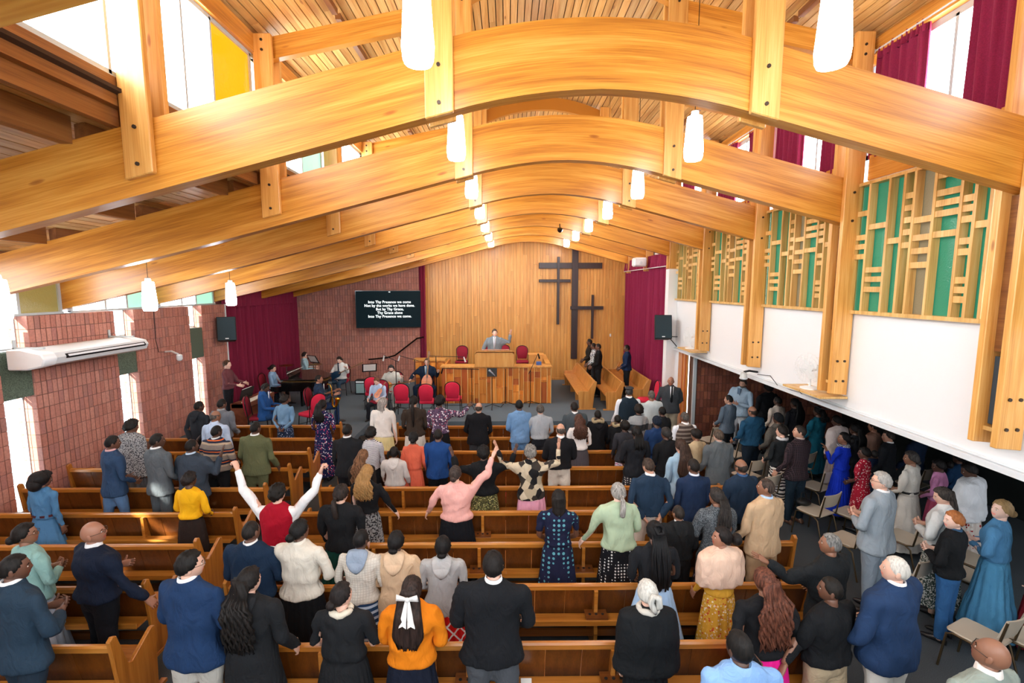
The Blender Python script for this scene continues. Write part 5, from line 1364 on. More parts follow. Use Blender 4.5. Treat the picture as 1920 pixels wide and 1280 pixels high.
def hair_mb(style, seed=0):
    s = style.split('_'); st = s[0]
    if st == 'bald': return None
    if st == 'stubble': return cap_mb(.003, 0, seed)
    if st == 'fringe': return cap_mb(.007, .001, seed, 'fringe')
    if st == 'crop': return cap_mb(.007, .0012, seed)
    if st == 'short': return cap_mb(.014, .0025, seed, lump=.35)
    if st == 'messy': return cap_mb(.026, .006, seed, lump=.5)
    if st == 'curly': return cap_mb(.034, .006, seed, lump=.45)
    if st == 'afro':
        mb = cap_mb(.03, .004, seed, lump=.25); mb.ell((0, -.022, 1.675), (.104, .112, .10), 18, 12); return mb
    if st == 'bigafro':
        mb = cap_mb(.03, .004, seed, lump=.2); mb.ell((0, -.045, 1.665), (.135, .125, .115), 20, 14).ell((0, -.09, 1.585), (.145, .09, .11), 20, 14); return mb
    if st == 'wrap': 
        mb = cap_mb(.022, .0, seed, 'wrap', lump=.2); mb.ell((0, -.115, 1.64), (.05, .045, .05), 12, 10); return mb
    if st == 'hat': return cap_mb(.022, .0, seed, 'wrap', lump=.05)
    if st == 'flatcap':
        mb = cap_mb(.010, 0, seed); return mb
    mb = cap_mb(.020, .0022, seed, lump=.25)
    if st == 'bun': mb.ell((0, -.112, 1.615), (.05, .045, .045), 14, 10)
    elif st == 'lowbun': mb.ell((0, -.088, 1.585), (.055, .040, .035), 14, 10)
    elif st == 'bigbun': mb.ell((0, -.125, 1.63), (.07, .055, .065), 16, 12).ell((.02, -.15, 1.60), (.045, .04, .045), 12, 8)
    elif st == 'topbun': mb.ell((0, -.05, 1.79), (.055, .055, .042), 14, 10)
    elif st == 'puff': mb.ell((0, -.15, 1.66), (.075, .06, .07), 18, 12)
    elif st == 'twist':
        mb.tube([(0.02, -.10, 1.56), (.045, -.13, 1.60), (.03, -.135, 1.68), (-.02, -.125, 1.70), (-.04, -.12, 1.64), (-.02, -.135, 1.58), (.01, -.13, 1.53)], [.03, .034, .032, .03, .03, .028, .018], 12)
    elif st == 'braids':
        rnd = random.Random(seed); z1 = {'s': 1.32, 'm': 1.2, 'l': 1.02}[s[1]]
        for i in range(26):
            x = -.075 + .15 * (i % 13) / 12; row = i // 13
            e = rnd.uniform(-.03, .03)
            mb.tube([(x * .9, -.075 - .02 * row, 1.66 - .02 * row), (x, -.11 - .012 * row, 1.56), (x * 1.15 + e * .3, -.125 - .02 * row, 1.44), (x * 1.1 + e, -.135 - .02 * row, (1.44 + z1) / 2), (x * .9 + e * 1.3, -.125 - .02 * row, z1 + abs(e) * 2)], [.010, .012, .012, .011, .006], 6)
        if len(s) > 2: mb.tube([(-.05, -.07, 1.76), (0, -.09, 1.78), (.05, -.08, 1.74), (.03, -.12, 1.69), (-.03, -.12, 1.69), (-.05, -.08, 1.76)], .022, 8)
    elif st == 'pony':
        z1 = {'s': 1.36, 'm': 1.25, 'l': 1.12}[s[1]]
        mb.ell((0, -.10, 1.63), (.03, .03, .025), 10, 8)
        mb.tube([(0, -.095, 1.63), (0, -.135, 1.60), (.005, -.145, 1.50), (.0, -.135, 1.40), (.004, -.13, (1.40 + z1) / 2), (.0, -.125, z1)], [.018, .03, .036, .034, .028, .006], 12)
    elif st == 'long': 
        z1 = {'s': 1.42, 'm': 1.30, 'l': 1.16}[s[1]]; q = strand_fall(z1, .095, .15 if s[1] == 'l' else .12, seed); mb.add(q.v, q.f)
    elif st == 'wavy':
        z1 = {'s': 1.42, 'm': 1.28, 'l': 1.10}[s[1]]; q = strand_fall(z1, .095, .14, seed, 1.0, depth=.04); mb.add(q.v, q.f)
        rnd = random.Random(seed)
        for i in range(34):
            x = -.12 + .24 * (i % 17) / 16 + rnd.uniform(-.01, .01); oy = .018 * (i // 17); pts = [(x * .7, -.095 - oy, 1.58)] + [(x + .020 * math.sin(j * 1.9 + i * 2.3), -.135 - oy - .016 * math.cos(j * 1.9 + i * 2.3), 1.50 - j * (1.50 - z1 + rnd.uniform(-.02, .03)) / 8) for j in range(9)]
            mb.tube(pts, [.012, .015, .015, .016, .016, .015, .013, .011, .009, .003], 6)
    elif st == 'lob': q = strand_fall(1.45, .09, .085, seed, .3, depth=.05, y0=-.05, y1=-.07); mb.add(q.v, q.f)
    elif st == 'pigtails':
        for sg in (-1, 1): mb.tube([(sg * .06, -.05, 1.70), (sg * .105, -.06, 1.69), (sg * .12, -.06, 1.62), (sg * .115, -.07, 1.54)], [.014, .024, .026, .008], 10)
    return mb
def skirt_mb(hem, r_hem, pleats=18, amp=.012, seed=0, top=1.03, hipf=1.0, tier=False):
    rnd = np.random.RandomState(seed); ph = rnd.uniform(0, 6.28, 8); n = 88; rs = 16; vs = []
    for j in range(rs + 1):
        t = j / rs; z = top + (hem - top) * t
        u = (top - z)
        if u < .16: q = u / .16; rx = .135 + (.180 * hipf - .135) * math.sin(q * math.pi / 2); ry = .100 + (.130 * hipf - .100) * math.sin(q * math.pi / 2)
        else: q = (u - .16) / max(.01, (top - hem - .16)); rx = .180 * hipf + (r_hem - .180 * hipf) * q; ry = .130 * hipf + (r_hem * .78 - .130 * hipf) * q
        if tier and u > .55: rx *= 1.06; ry *= 1.06
        A = amp * min(1, u / .25) * (.5 + .9 * t)
        for i in range(n):
            a = 2 * math.pi * i / n; w_ = A * (math.sin(pleats * a + ph[0] + .6 * math.sin(3 * a + ph[1])) + .5 * math.sin(5 * a + ph[2] + 2 * t))
            vs.append(((rx + w_) * math.cos(a), (ry + w_) * math.sin(a), z + .006 * math.sin(4 * a + ph[3]) * t))
    fs = [(j * n + i, j * n + (i + 1) % n, (j + 1) * n + (i + 1) % n, (j + 1) * n + i) for j in range(rs) for i in range(n)]
    fs += [tuple(range(n)), tuple(range((rs + 1) * n - 1, rs * n - 1, -1))]
    return MB().add(vs, fs)
def hood_mb(s=1.0):
    mb = MB(); n = 18
    rs = []
    for t, (y, z, rx, rz) in enumerate(((-.02, 1.50, .085, .02), (-.06, 1.50, .115, .045), (-.105, 1.47, .12, .07), (-.135, 1.42, .105, .08), (-.14, 1.36, .075, .06), (-.13, 1.31, .03, .03))):
        rs.append(((0, y, z), (rx * s, 0, 0), (0, .25 * rz, rz * .8)))
    return rings(mb, rs, n)
npers = [0]
def person(x, y, z0, h, yaw, label, sk, hair, top, bot, pose=None, sex='m', w_=1.0, d_=1.0, hands=('relax', 'relax'), ex=(), big=1.0, group=None, shoe='17171A'):
    """sk skin key; hair (style, colour); top (kind, colour, pattern, colour2, scale, sleeve); bot (kind, colour, ...)"""
    npers[0] += 1; seed = npers[0] * 37; w_ = w_ * (1.14 if y < 4.2 else 1.09); HD = .030
    a = dict(pose or {}); rr = random.Random(seed)
    a.setdefault('head', (0, 0, 0)); hy, hp, hr = a['head']; a['head'] = (hy, hp, hr + rr.uniform(-3, 3))
    a.setdefault('aL', a.get('arms', 'down')); a.setdefault('aR', a.get('arms', 'down')); a.setdefault('step', rr.uniform(-.6, .6)); a.setdefault('side', rr.uniform(-2, 2))
    G = pose_mats(a); s = h / 1.72
    fem = sex == 'f'; swid = w_ * (.94 if fem else 1.0)
    def fin(v): return v * s
    sm = skinmat(sk)
    # one body mesh: trunk, limbs, neck, head and both hands
    V = []; Fs = []; Ms = []; k = 0
    core = tmpl('core'); v = skin(core, G, swid * .97, d_ * .93); V.append(v); Fs += core.f; Ms += [0] * len(core.f); k = len(v)
    hd = tmpl('head'); v = hd.v.copy(); c = np.array((0, 0, 1.50)); up = v[:, 2] > 1.49
    hs = big * (.95 if fem else .97) * (1 + (1.75 - h) * .25); v[up] = (v[up] - c) * hs + c; v[:, 2] -= HD * np.clip((hd.v[:, 2] - 1.47) / .06, 0, 1)
    vh = skin(hd, G, v=v); V.append(vh); Fs += [tuple(i + k for i in f) for f in hd.f]; Ms += hd.m; k += len(vh)
    for q, S in ((0, 'L'), (1, 'R')):
        t = tmpl('hand', S, hands[q]); v = skin(t, G, swid, 1); V.append(v); Fs += [tuple(i + k for i in f) for f in t.f]; Ms += [0] * len(t.f); k += len(v)
    hm = hairmat(hair[1])
    me = mesh_from('person', fin(np.vstack(V)), Fs, Ms, [sm, plain('lips_' + sk, tuple(min(1, c * f) for c, f in zip(hx(SK[sk])[:3], (1.15, .62, .62))) + (1,), .4), plain('eye_white', 'E4DFD8', .3), plain('iris', '1A100A', .2), hm])
    o = bpy.data.objects.new('person', me); C.objects.link(o); o.location = (x, y, z0); o.rotation_euler = (0, 0, R(yaw)); tag(o, label, 'person', group)
    def child(name, v, f, m, mats, lab=None):
        q = bpy.data.objects.new(name, mesh_from(name, fin(v), f, m or [0], mats)); C.objects.link(q); q.parent = o
        if lab: q['label'] = lab
        return q
    def rigid(mb, bone, name, mats, lab=None, hsc=False, m=None):
        v = np.array(mb.v, float)
        if hsc: v = (v - c) * hs + c - (0, 0, HD)
        Mx = G[bone]; v = v @ Mx[:3, :3].T + Mx[:3, 3]
        return child(name, v, mb.f, m or mb.m, mats, lab)
    hmb = hair_mb(hair[0], seed)
    if hmb is not None:
        v = np.array(hmb.v, float); zz = v[:, 2]; wt = np.clip((zz - 1.42) / .14, 0, 1)[:, None] if hair[0].split('_')[0] in ('long', 'wavy', 'braids', 'pony', 'lob') else 1.0
        bigv = (v - c) * hs + c - (0, 0, HD); v = bigv if not hasattr(wt, 'shape') else bigv * wt + v * (1 - wt)
        v[:, 1] -= 0 if not hasattr(wt, 'shape') else ((1 - wt[:, 0]) * (.02 + (d_ - 1) * .12))
        A = v @ G['head'][:3, :3].T + G['head'][:3, 3]; B_ = v @ G['chest'][:3, :3].T + G['chest'][:3, 3]
        v = A * wt + B_ * (1 - wt)
        child('hair' if hair[0] not in ('wrap', 'hat') else 'head_wrap', v, hmb.f, hmb.m, [hm if hair[0] not in ('wrap', 'hat') else cloth(hair[1])])
    # clothes
    tk = top[0]; tm = cloth(*top[1:5]) if len(top) > 2 and top[2] else cloth(top[1])
    slv = top[5] if len(top) > 5 else 1.0
    nm = {'jacket': 'jacket', 'coat': 'coat', 'sweater': 'sweater', 'shirt': 'shirt', 'crop': 'jacket', 'dress': 'dress_top', 'vest': 'vest', 'puffer': 'puffer_jacket', 'cape': 'cape', 'poncho': 'poncho'}[tk]
    wrk = .0062 if tk in ('jacket', 'coat') else .0080
    if tk in ('cape', 'poncho'):
        under = ex_get(ex, 'under')
        t = tmpl('top', 'shirt', fem, 1.0); child('shirt', skin(t, G, swid, d_, seed, .003), t.f, None, [cloth(under or top[1])])
        t = tmpl('cape', top[6] if len(top) > 6 else (1.02 if tk == 'cape' else .80), 1.0); child(nm, skin(t, G, swid, d_, seed, .007), t.f, None, [tm])
    elif tk == 'vest':
        t = tmpl('top', 'shirt', fem, slv); child('shirt', skin(t, G, swid, d_, seed, .004), t.f, None, [cloth(ex_get(ex, 'under') or 'E8E8E6')])
        t = tmpl('top', 'vest', fem, 1.0); child('vest', skin(t, G, swid * 1.05, d_ * 1.07, seed, .003), t.f, None, [tm])
    else:
        t = tmpl('top', tk, fem, slv); child(nm, skin(t, G, swid, d_, seed, wrk), t.f, None, [tm])
    bm = cloth(*bot[1:5]) if len(bot) > 2 and bot[2] else cloth(bot[1])
    if bot[0] == 'trousers':
        t = tmpl('trousers'); child('trousers', skin(t, G, swid * .99, d_ * .99, seed, .004), t.f, None, [bm])
    elif bot[0] == 'skirt':
        hem = bot[5] if len(bot) > 5 else .16; rh = bot[6] if len(bot) > 6 else .25; pl = bot[7] if len(bot) > 7 else 16
        q = skirt_mb(hem, rh, pl, .006 + .004 * (pl > 12), seed, tier=len(bot) > 8); v = np.array(q.v) * (swid, d_, 1); Mx = G['pelvis']; v = v @ Mx[:3, :3].T + Mx[:3, 3]
        child('skirt', v, q.f, q.m, [bm])
    for S in ('L', 'R'):
        sg = 1 if S == 'R' else -1; q = MB()
        rings(q, [((sg * .09, -.075, .03), (.03, 0, 0), (0, 0, .03)), ((sg * .09, -.05, .045), (.036, 0, 0), (0, 0, .045)), ((sg * .09, .03, .045), (.038, 0, 0), (0, 0, .045)), ((sg * .09, .11, .03), (.044, 0, 0), (0, 0, .03)), ((sg * .09, .17, .022), (.036, 0, 0), (0, 0, .02)), ((sg * .09, .195, .018), (.016, 0, 0), (0, 0, .010))], 12)
        q.v = [(a_ + 0, b_, max(.002, c_)) for a_, b_, c_ in q.v]
        rigid(q, 'sh' + S, 'shoe', [plain('shoe_' + shoe, shoe, .4)])
    # small clothing parts
    if tk in ('jacket', 'coat'):
        q = MB(); rings(q, [((0, -.014, 1.445), (.118, 0, 0), (0, .088, 0)), ((0, -.016, 1.49), (.086, 0, 0), (0, .078, .004)), ((0, -.018, 1.508), (.076, 0, 0), (0, .072, .005)), ((0, -.016, 1.500), (.066, 0, 0), (0, .064, .005)), ((0, -.014, 1.46), (.066, 0, 0), (0, .064, .005))], 20, cap=False)
        rigid(q, 'chest', 'collar', [tm])
    for e in ex:
        kind = e[0]; arg = e[1:] 
        if kind == 'collar':
            q = MB(); rings(q, [((0, -.012, 1.475), (.078, 0, 0), (0, .074, 0)), ((0, -.012, 1.525), (.066, 0, 0), (0, .066, .006)), ((0, -.010, 1.53), (.060, 0, 0), (0, .060, .006)), ((0, -.010, 1.48), (.060, 0, 0), (0, .060, 0))], 20, cap=False)
            rigid(q, 'neck' if False else 'chest', 'shirt_collar', [cloth(arg[0] if arg else 'EEF0F2')])
        elif kind == 'hood': rigid(hood_mb(1.0), 'chest', 'hood', [cloth(arg[0])])
        elif kind == 'fur': 
            q = MB(); rnd = random.Random(3)
            for i in range(26):
                an = 2 * math.pi * i / 26; q.ell((.125 * math.cos(an), -.03 + .105 * math.sin(an), 1.49 + .02 * math.sin(an * 3)), (.04 + rnd.uniform(-.008, .008), .035, .04), 8, 6)
            rigid(q, 'chest', 'fur_trim', [speckle('fur', '8A7A5E', 'C9BB98', 120, 1, .8, .01)])
        elif kind == 'belt':
            z = arg[1] if len(arg) > 1 else 1.06
            q = MB(); rings(q, [((0, 0, z - .018), (.166 * swid, 0, 0), (0, .124 * d_, 0)), ((0, 0, z + .018), (.164 * swid, 0, 0), (0, .123 * d_, 0))], 24, cap=False); rings(q, [((0, 0, z - .018), (.14, 0, 0), (0, .10, 0)), ((0, 0, z + .018), (.14, 0, 0), (0, .10, 0))], 24, cap=True)
            rigid(q, 'spine', 'belt', [plain('belt_' + arg[0], arg[0], .4)])
        elif kind == 'glasses':
            q = MB()
            for sg in (-1, 1):
                q.tube([(sg * .03 + .02 * math.cos(t * math.pi / 6), .112, 1.642 + .016 * math.sin(t * math.pi / 6)) for t in range(13)], .0018, 5); q.tube([(sg * .05, .110, 1.645), (sg * .078, .09, 1.648), (sg * .082, .0, 1.645)], .002, 5)
            q.tube([(-.01, .114, 1.645), (.01, .114, 1.645)], .0018, 5); rigid(q, 'head', 'glasses', [plain('spectacle', '2A2422', .3)], hsc=True)
        elif kind == 'beard': 
            q = cap_mb(.006, .001, seed, 'hair'); v = []
            for vv in q.v: v.append(vv)
            b2 = MB(); n_, k_ = 24, 10; vs = []
            for j in range(k_ + 1):
                for i in range(n_ + 1):
                    an = math.pi * (.06 + .88 * i / n_); t = math.pi * (.60 + .28 * j / k_); dd = (math.sin(t) * math.cos(an), math.sin(t) * math.sin(an), math.cos(t)); X, Y, Z = head_pt(dd); e_ = .006 if 0 < j < k_ and 0 < i < n_ else -.006
                    vs.append((X * (1 + e_ * 8), (Y - .012) * (1 + e_ * 7) + .012, Z))
            b2.add(vs, [(j * (n_ + 1) + i, j * (n_ + 1) + i + 1, (j + 1) * (n_ + 1) + i + 1, (j + 1) * (n_ + 1) + i) for j in range(k_) for i in range(n_)]); rigid(b2, 'head', 'beard', [hairmat(arg[0] if arg else hair[1])], hsc=True)
        elif kind == 'tie':
            q = MB(); q.prism([(-.016, 1.47), (.016, 1.47), (.03, 1.12), (0, 1.08), (-.03, 1.12)], .128, .136, 'y'); q.prism([(-.02, 1.47), (.02, 1.47), (.014, 1.50), (-.014, 1.50)], .10, .14, 'y'); rigid(q, 'chest', 'tie', [cloth(arg[0])])
        elif kind == 'front':
            q = MB(); q.prism([(-.045, 1.49), (.045, 1.49), (.02, 1.12), (-.02, 1.12)], .118, .131, 'y'); rigid(q, 'chest', 'shirt_front', [cloth(arg[0])])
        elif kind == 'headphones':
            q = MB(); q.tube([(-.09, 0, 1.64), (-.085, 0, 1.72), (0, 0, 1.775), (.085, 0, 1.72), (.09, 0, 1.64)], .008, 8); q.ell((.092, 0, 1.635), (.018, .03, .035), 12, 8).ell((-.092, 0, 1.635), (.018, .03, .035), 12, 8); rigid(q, 'head', 'headphones', [M_matte], hsc=True)
        elif kind == 'bow':
            q = MB()
            for sg in (-1, 1):
                q.add([(0, -.128, 1.66), (sg * .075, -.150, 1.70), (sg * .085, -.135, 1.64), (0, -.128, 1.64), (0, -.142, 1.66), (sg * .07, -.165, 1.69), (sg * .08, -.15, 1.645), (0, -.142, 1.64)], [(0, 1, 2, 3), (7, 6, 5, 4), (0, 4, 5, 1), (1, 5, 6, 2), (2, 6, 7, 3), (3, 7, 4, 0)])
                q.add([(0, -.135, 1.65), (sg * .015, -.14, 1.65), (sg * .06, -.175, 1.44), (sg * .03, -.18, 1.46), (sg * .005, -.18, 1.44), (0, -.125, 1.65), (sg * .015, -.13, 1.65), (sg * .06, -.165, 1.44), (sg * .03, -.17, 1.46), (sg * .005, -.17, 1.44)], [(0, 1, 2, 3, 4), (9, 8, 7, 6, 5), (0, 5, 6, 1), (1, 6, 7, 2), (4, 9, 5, 0)])
            q.ell((0, -.14, 1.65), (.018, .016, .02), 10, 8); q.v = [(a_ * 1.25, b_ - .012, 1.65 + (c_ - 1.65) * 1.2) for a_, b_, c_ in q.v]; rigid(q, 'head', 'hair_bow', [cloth('E8E6E4')], hsc=True)
        elif kind == 'clip': q = MB(); q.ell((0, -.118, 1.60), (.035, .02, .012), 10, 6); rigid(q, 'head', 'hair_clip', [plain('pearl', 'E8E2D2', .25)], hsc=True)
        elif kind == 'scarf':
            q = MB(); q.tube([(.085 * math.cos(t * math.pi / 8), -.01 + .08 * math.sin(t * math.pi / 8), 1.475 + .008 * math.sin(t * 1.9)) for t in range(17)], .03, 10, cap=False); rigid(q, 'chest', 'scarf', [cloth(*arg)])
        elif kind == 'peak':
            q = MB(); q.ell((0, -.005, 1.735), (.10, .125, .038), 20, 10).ell((0, .105, 1.715), (.06, .05, .010), 14, 6); rigid(q, 'head', 'flat_cap', [cloth(arg[0])], hsc=True)
        elif kind == 'tierjacket':
            pass
        elif kind == 'emblem':
            q = MB().box(-.03, .03, -.15, -.142, 1.335, 1.36); rigid(q, 'chest', 'emblem', [M_text])
        elif kind == 'watch':
            q = MB(); f = WR * ((1 if arg[0] == 'R' else -1), 1, 1); ax = AD * ((1 if arg[0] == 'R' else -1), 1, 1); limb(q, [f - ax * .02, f - ax * .0], [.031, .031], 12); rigid(q, 'fa' + arg[0], 'wristwatch', [M_chrome])
        elif kind == 'hem':
            pass
    return o
def ex_get(ex, k):
    for e in ex:
        if e[0] == k: return e[1]
    return None
# ------------------------------------------------------------------ the congregation, the band and the preacher
person(-4.19, 3.79, 0.00, 1.87, -20, 'person at the left bottom edge in a dark denim-blue suit jacket, arms folded', 'dark', ('crop', '151210'), ('jacket', '26394A', None), ('trousers', '22303E'), w_=1.15, pose={'arms': 'fold', 'head': (-30, 0, 0)}, ex=(('collar',),))
person(-4.94, 4.64, 0.00, 1.69, -24, 'woman in a pale teal jumper and light grey skirt, glasses, dark low bun', 'mid', ('bun', '15110F'), ('sweater', '8DB7B2', None), ('skirt', 'A9B4C2', None, '', 1, 0.1, 0.3, 14), sex='f', w_=1.15, d_=1.1, pose={'arms': 'fold', 'head': (-38, 6, 0)}, ex=(('glasses',),))
person(-4.26, 4.64, 0.00, 1.70, -26, 'large bald man in a navy blue jacket and glasses holding the pew in front', 'brown', ('bald', '15110F'), ('sweater', '131D30', None), ('trousers', '0E1118'), w_=1.28, d_=1.3, big=1.08, pose={'aR': 'reach', 'aL': 'fold', 'head': (-40, 10, 0)}, ex=(('glasses',), ('collar',)), shoe='7A5550')
person(-6.48, 6.35, 0.00, 1.55, -12, 'woman in a long denim dress with a dark red belt and big curly black hair', 'dark', ('bigafro', '14100F'), ('dress', '4C7BA4', None), ('skirt', '4C7BA4', None, '', 1, 0.1, 0.36, 12), sex='f', w_=1.1, pose={'arms': 'down', 'head': (-20, -8, 4)}, ex=(('belt', '4A1E24', 1.06),))
person(-2.70, 3.79, 0.00, 1.89, -12, 'young man in a navy blazer and light grey trousers, black hair and glasses', 'light', ('short', '14110F'), ('jacket', '1C3559', None), ('trousers', 'B9B6AE'), w_=1.08, pose={'arms': 'hold', 'head': (-42, 0, 0)}, ex=(('glasses',), ('collar',)))
person(-2.21, 3.79, 0.00, 1.72, -6, 'woman with long wavy black hair in a pearl clip, black hooded coat', 'light', ('wavy_l', '15110F'), ('coat', '1C1E21', None), ('skirt', '1A1B1E', None, '', 1, 0.3, 0.26), sex='f', w_=1.12, d_=1.1, pose={'arms': 'near', 'head': (-20, 0, 0)}, ex=(('hood', '1E2023'), ('clip',)))
person(-2.65, 4.64, 0.00, 1.70, -4, 'man with shaved head in a dark navy jumper, white shirt collar', 'dark', ('stubble', '1A1512'), ('sweater', '182B42', None), ('trousers', '12161C'), w_=1.12, d_=1.05, pose={'arms': 'hold', 'head': (-10, 0, 0)}, ex=(('collar',),))
person(-2.15, 4.64, 0.00, 1.71, -8, 'woman in a cream collared overshirt and black skirt, black hair in a low bun', 'dark', ('bun', '0F0D0D'), ('sweater', 'D8D3C6', None), ('skirt', '101114', None, '', 1, 0.12, 0.26, 20), sex='f', w_=1.2, d_=1.15, pose={'arms': 'fold', 'head': (-22, 0, 0)}, ex=(('collar', 'E4DFD2'),))
person(-2.81, 5.50, 0.00, 1.73, 0, 'woman raising both fists high, red knitted vest over a white shirt', 'light', ('messy', '17130F'), ('vest', 'A30E26', None), ('skirt', 'E9EAEC', None, '', 1, 0.72, 0.19, 10), sex='f', w_=1.15, d_=1.05, hands=('fist', 'fist'), pose={'aL': 'vee', 'aR': 'vee', 'head': (-14, 4, 0)}, ex=(('under', 'EDEEF0'), ('glasses',), ('watch', 'L')))
person(-4.44, 6.35, 0.00, 1.53, -8, 'woman in a bright yellow jumper and dark brown skirt', 'deep', ('messy', '1E1816'), ('crop', 'F0B418', None), ('skirt', '2A211E', None, '', 1, 0.14, 0.24, 10), sex='f', w_=1.12, pose={'arms': 'hold', 'head': (-14, 0, 0)})
person(-6.20, 7.20, 0.00, 1.82, -30, 'man in a blue blazer and jeans leaning on the pew by the brick wall', 'dark', ('crop', '120F0E'), ('jacket', '2F4766', None), ('trousers', '5B7DA6'), w_=1.0, pose={'arms': 'hold', 'head': (-15, 0, 0), 'side': 5, 'step': 1.5}, ex=(('collar', 'D9A8A8'),))
person(-6.56, 8.05, 0.00, 1.81, -18, 'woman in a grey patterned knitted poncho beside the brick wall, black beret-like hair', 'dark', ('curly', '14110F'), ('poncho', 'A9AEB2', 'speck', '4A4E54', 1), ('skirt', '5D6268', None, '', 1, 0.2, 0.22), sex='f', w_=0.98, pose={'arms': 'down', 'head': (-12, -8, 0)}, ex=(('under', '8E9398'),))
person(-5.48, 7.20, 0.00, 1.84, -22, 'man in a mid grey suit jacket standing among the left pews', 'deep', ('crop', '151210'), ('jacket', '5A6268', None), ('trousers', '50585E'), pose={'arms': 'hold', 'head': (-26, 0, 0)}, ex=(('collar',),))
person(-4.95, 7.20, 0.00, 1.74, -12, 'broad man in a dark slate suit raising his right hand beside his head', 'deep', ('stubble', '120F0D'), ('jacket', '384350', None), ('trousers', '313B46'), w_=1.18, d_=1.15, hands=('relax', 'open'), pose={'aL': 'hold', 'aR': 'bent', 'head': (-20, 4, 0)}, ex=(('collar', 'B8D0EA'),))
person(-5.09, 8.05, 0.00, 1.70, -6, 'man in a jumper with orange, navy and tan stripes', 'deep', ('crop', '120F0D'), ('sweater', '8A8078', 'colstripe', '262B40', 1), ('trousers', '16181C'), w_=1.12, d_=1.1, pose={'arms': 'hold', 'head': (-14, -4, 0)}, ex=(('collar', 'DDE6EC'),))
person(-5.62, 8.91, 0.00, 1.74, -10, 'man with thinning hair in a pale blue shirt behind the striped jumper', 'mid', ('fringe', '4A4642'), ('shirt', 'B9CDE8', None), ('trousers', '2A3240'), w_=1.1, d_=1.1, pose={'arms': 'down', 'head': (-18, -6, 0)}, ex=(('collar', 'C6D8F0'),))
person(-6.50, 9.76, 0.00, 1.72, -18, 'man in a black padded jacket in the row nearest the brick wall slit', 'deep', ('crop', '120F0D'), ('sweater', '2A2F36', None), ('trousers', '1A1C20'), w_=1.05, pose={'arms': 'back', 'head': (-16, 0, 0)}, ex=(('hood', '2A2F36'),))
person(-6.01, 9.76, 0.00, 1.77, -12, 'man in a grey padded jacket with a small white emblem on the back', 'dark', ('crop', '120F0D'), ('puffer', '6C737C', None), ('trousers', '2A2C30'), w_=1.0, pose={'arms': 'hold', 'head': (-8, -4, 0)}, ex=(('emblem',), ('collar', '9A9EA2')))
person(-4.42, 8.05, 0.00, 1.77, -4, 'man in an olive green suit', 'deep', ('stubble', '120F0D'), ('jacket', '5E6245', None), ('trousers', '5A5E42'), w_=1.12, pose={'arms': 'near', 'head': (-10, 0, 0)}, ex=(('collar',),))
person(-5.11, 10.61, 0.00, 1.65, -8, 'woman in a short denim jacket and dark floral skirt, hands behind her back', 'dark', ('messy', '1A1412'), ('crop', '6E93B4', None), ('skirt', '24344E', 'floral', 'C9D4E8-24344E-7E9AC4-24344E', 1, 0.35, 0.2, 12), sex='f', pose={'arms': 'back', 'head': (-30, 0, 0)})
person(-3.90, 9.76, 0.00, 1.74, -4, 'woman in a navy dress with white and pink dots, long black hair', 'deep', ('long_m', '0F0D0D'), ('dress', '1C2450', 'floral', 'E8E8F0-1C2450-D0507A-1C2450-1C2450', 1), ('skirt', '1C2450', 'floral', 'E8E8F0-1C2450-D0507A-1C2450-1C2450', 1, 0.12, 0.24, 12), sex='f', pose={'arms': 'hold', 'head': (-24, 0, 0)})
person(-7.45, 12.45, 0.45, 1.72, -85, 'man in a maroon shirt playing the brown digital piano', 'pale', ('short', '4A3424'), ('shirt', '6E4248', None), ('trousers', '1C1E24'), pose={'arms': 'lap', 'head': (0, 0, 0)})
person(-6.00, 11.45, 0.45, 1.75, -80, 'seated man in a plain blue suit with black headphones', 'deep', ('crop', '120F0D'), ('jacket', '23508C', None), ('trousers', '1F4678'), pose={'sit': True, 'arms': 'lap', 'head': (0, -26, 0)}, ex=(('headphones',), ('front', 'F0F2F4'), ('tie', '2C4F88')))
person(-4.98, 12.30, 0.45, 1.78, -72, 'seated man in a dark checked suit playing a brass saxophone', 'brown', ('crop', '15110F'), ('jacket', '1E2C40', 'plaid', '2C405C', 3), ('trousers', '1E3358'), pose={'sit': True, 'arms': 'sax', 'head': (0, 0, 0)}, ex=(('front', 'F2F4F6'), ('tie', '15181C')))
person(-7.25, 14.45, 0.45, 1.68, -85, 'woman in light blue playing the grand piano', 'light', ('bun', '1A1412'), ('shirt', '86A9CC', None), ('skirt', '2A3444', None, '', 1, 0.5, 0.2), sex='f', pose={'sit': True, 'arms': 'lap', 'head': (-6, -10, 0)})
person(-7.35, 17.00, 0.45, 1.72, -70, 'drummer in a pale blue shirt and dark tie behind the grand piano', 'light', ('short', '2A1E18'), ('shirt', 'A9D0DC', None), ('trousers', '20242C'), pose={'sit': True, 'arms': 'play', 'head': (0, 0, 0)}, ex=(('tie', '16181C'), ('headphones',)))
person(-5.62, 15.80, 0.45, 1.78, 165, 'bass guitarist in a white shirt, dark tie and blue trousers, head bowed', 'pale', ('short', '241A14'), ('shirt', 'DDE2E2', None), ('trousers', '2C4256'), pose={'sit': True, 'aL': 'fret', 'aR': 'strum', 'head': (10, -25, 0)}, ex=(('tie', '1A2A40'), ('headphones',)), shoe='7A4A30')
person(-3.62, 13.05, 0.45, 1.50, 170, 'seated boy in a pale blue shirt holding a violin', 'pale', ('short', '6A4A34'), ('shirt', 'B4CCEC', None), ('trousers', '1C1F26'), pose={'sit': True, 'aL': 'lap', 'aR': 'lap', 'head': (-10, -22, 0)})
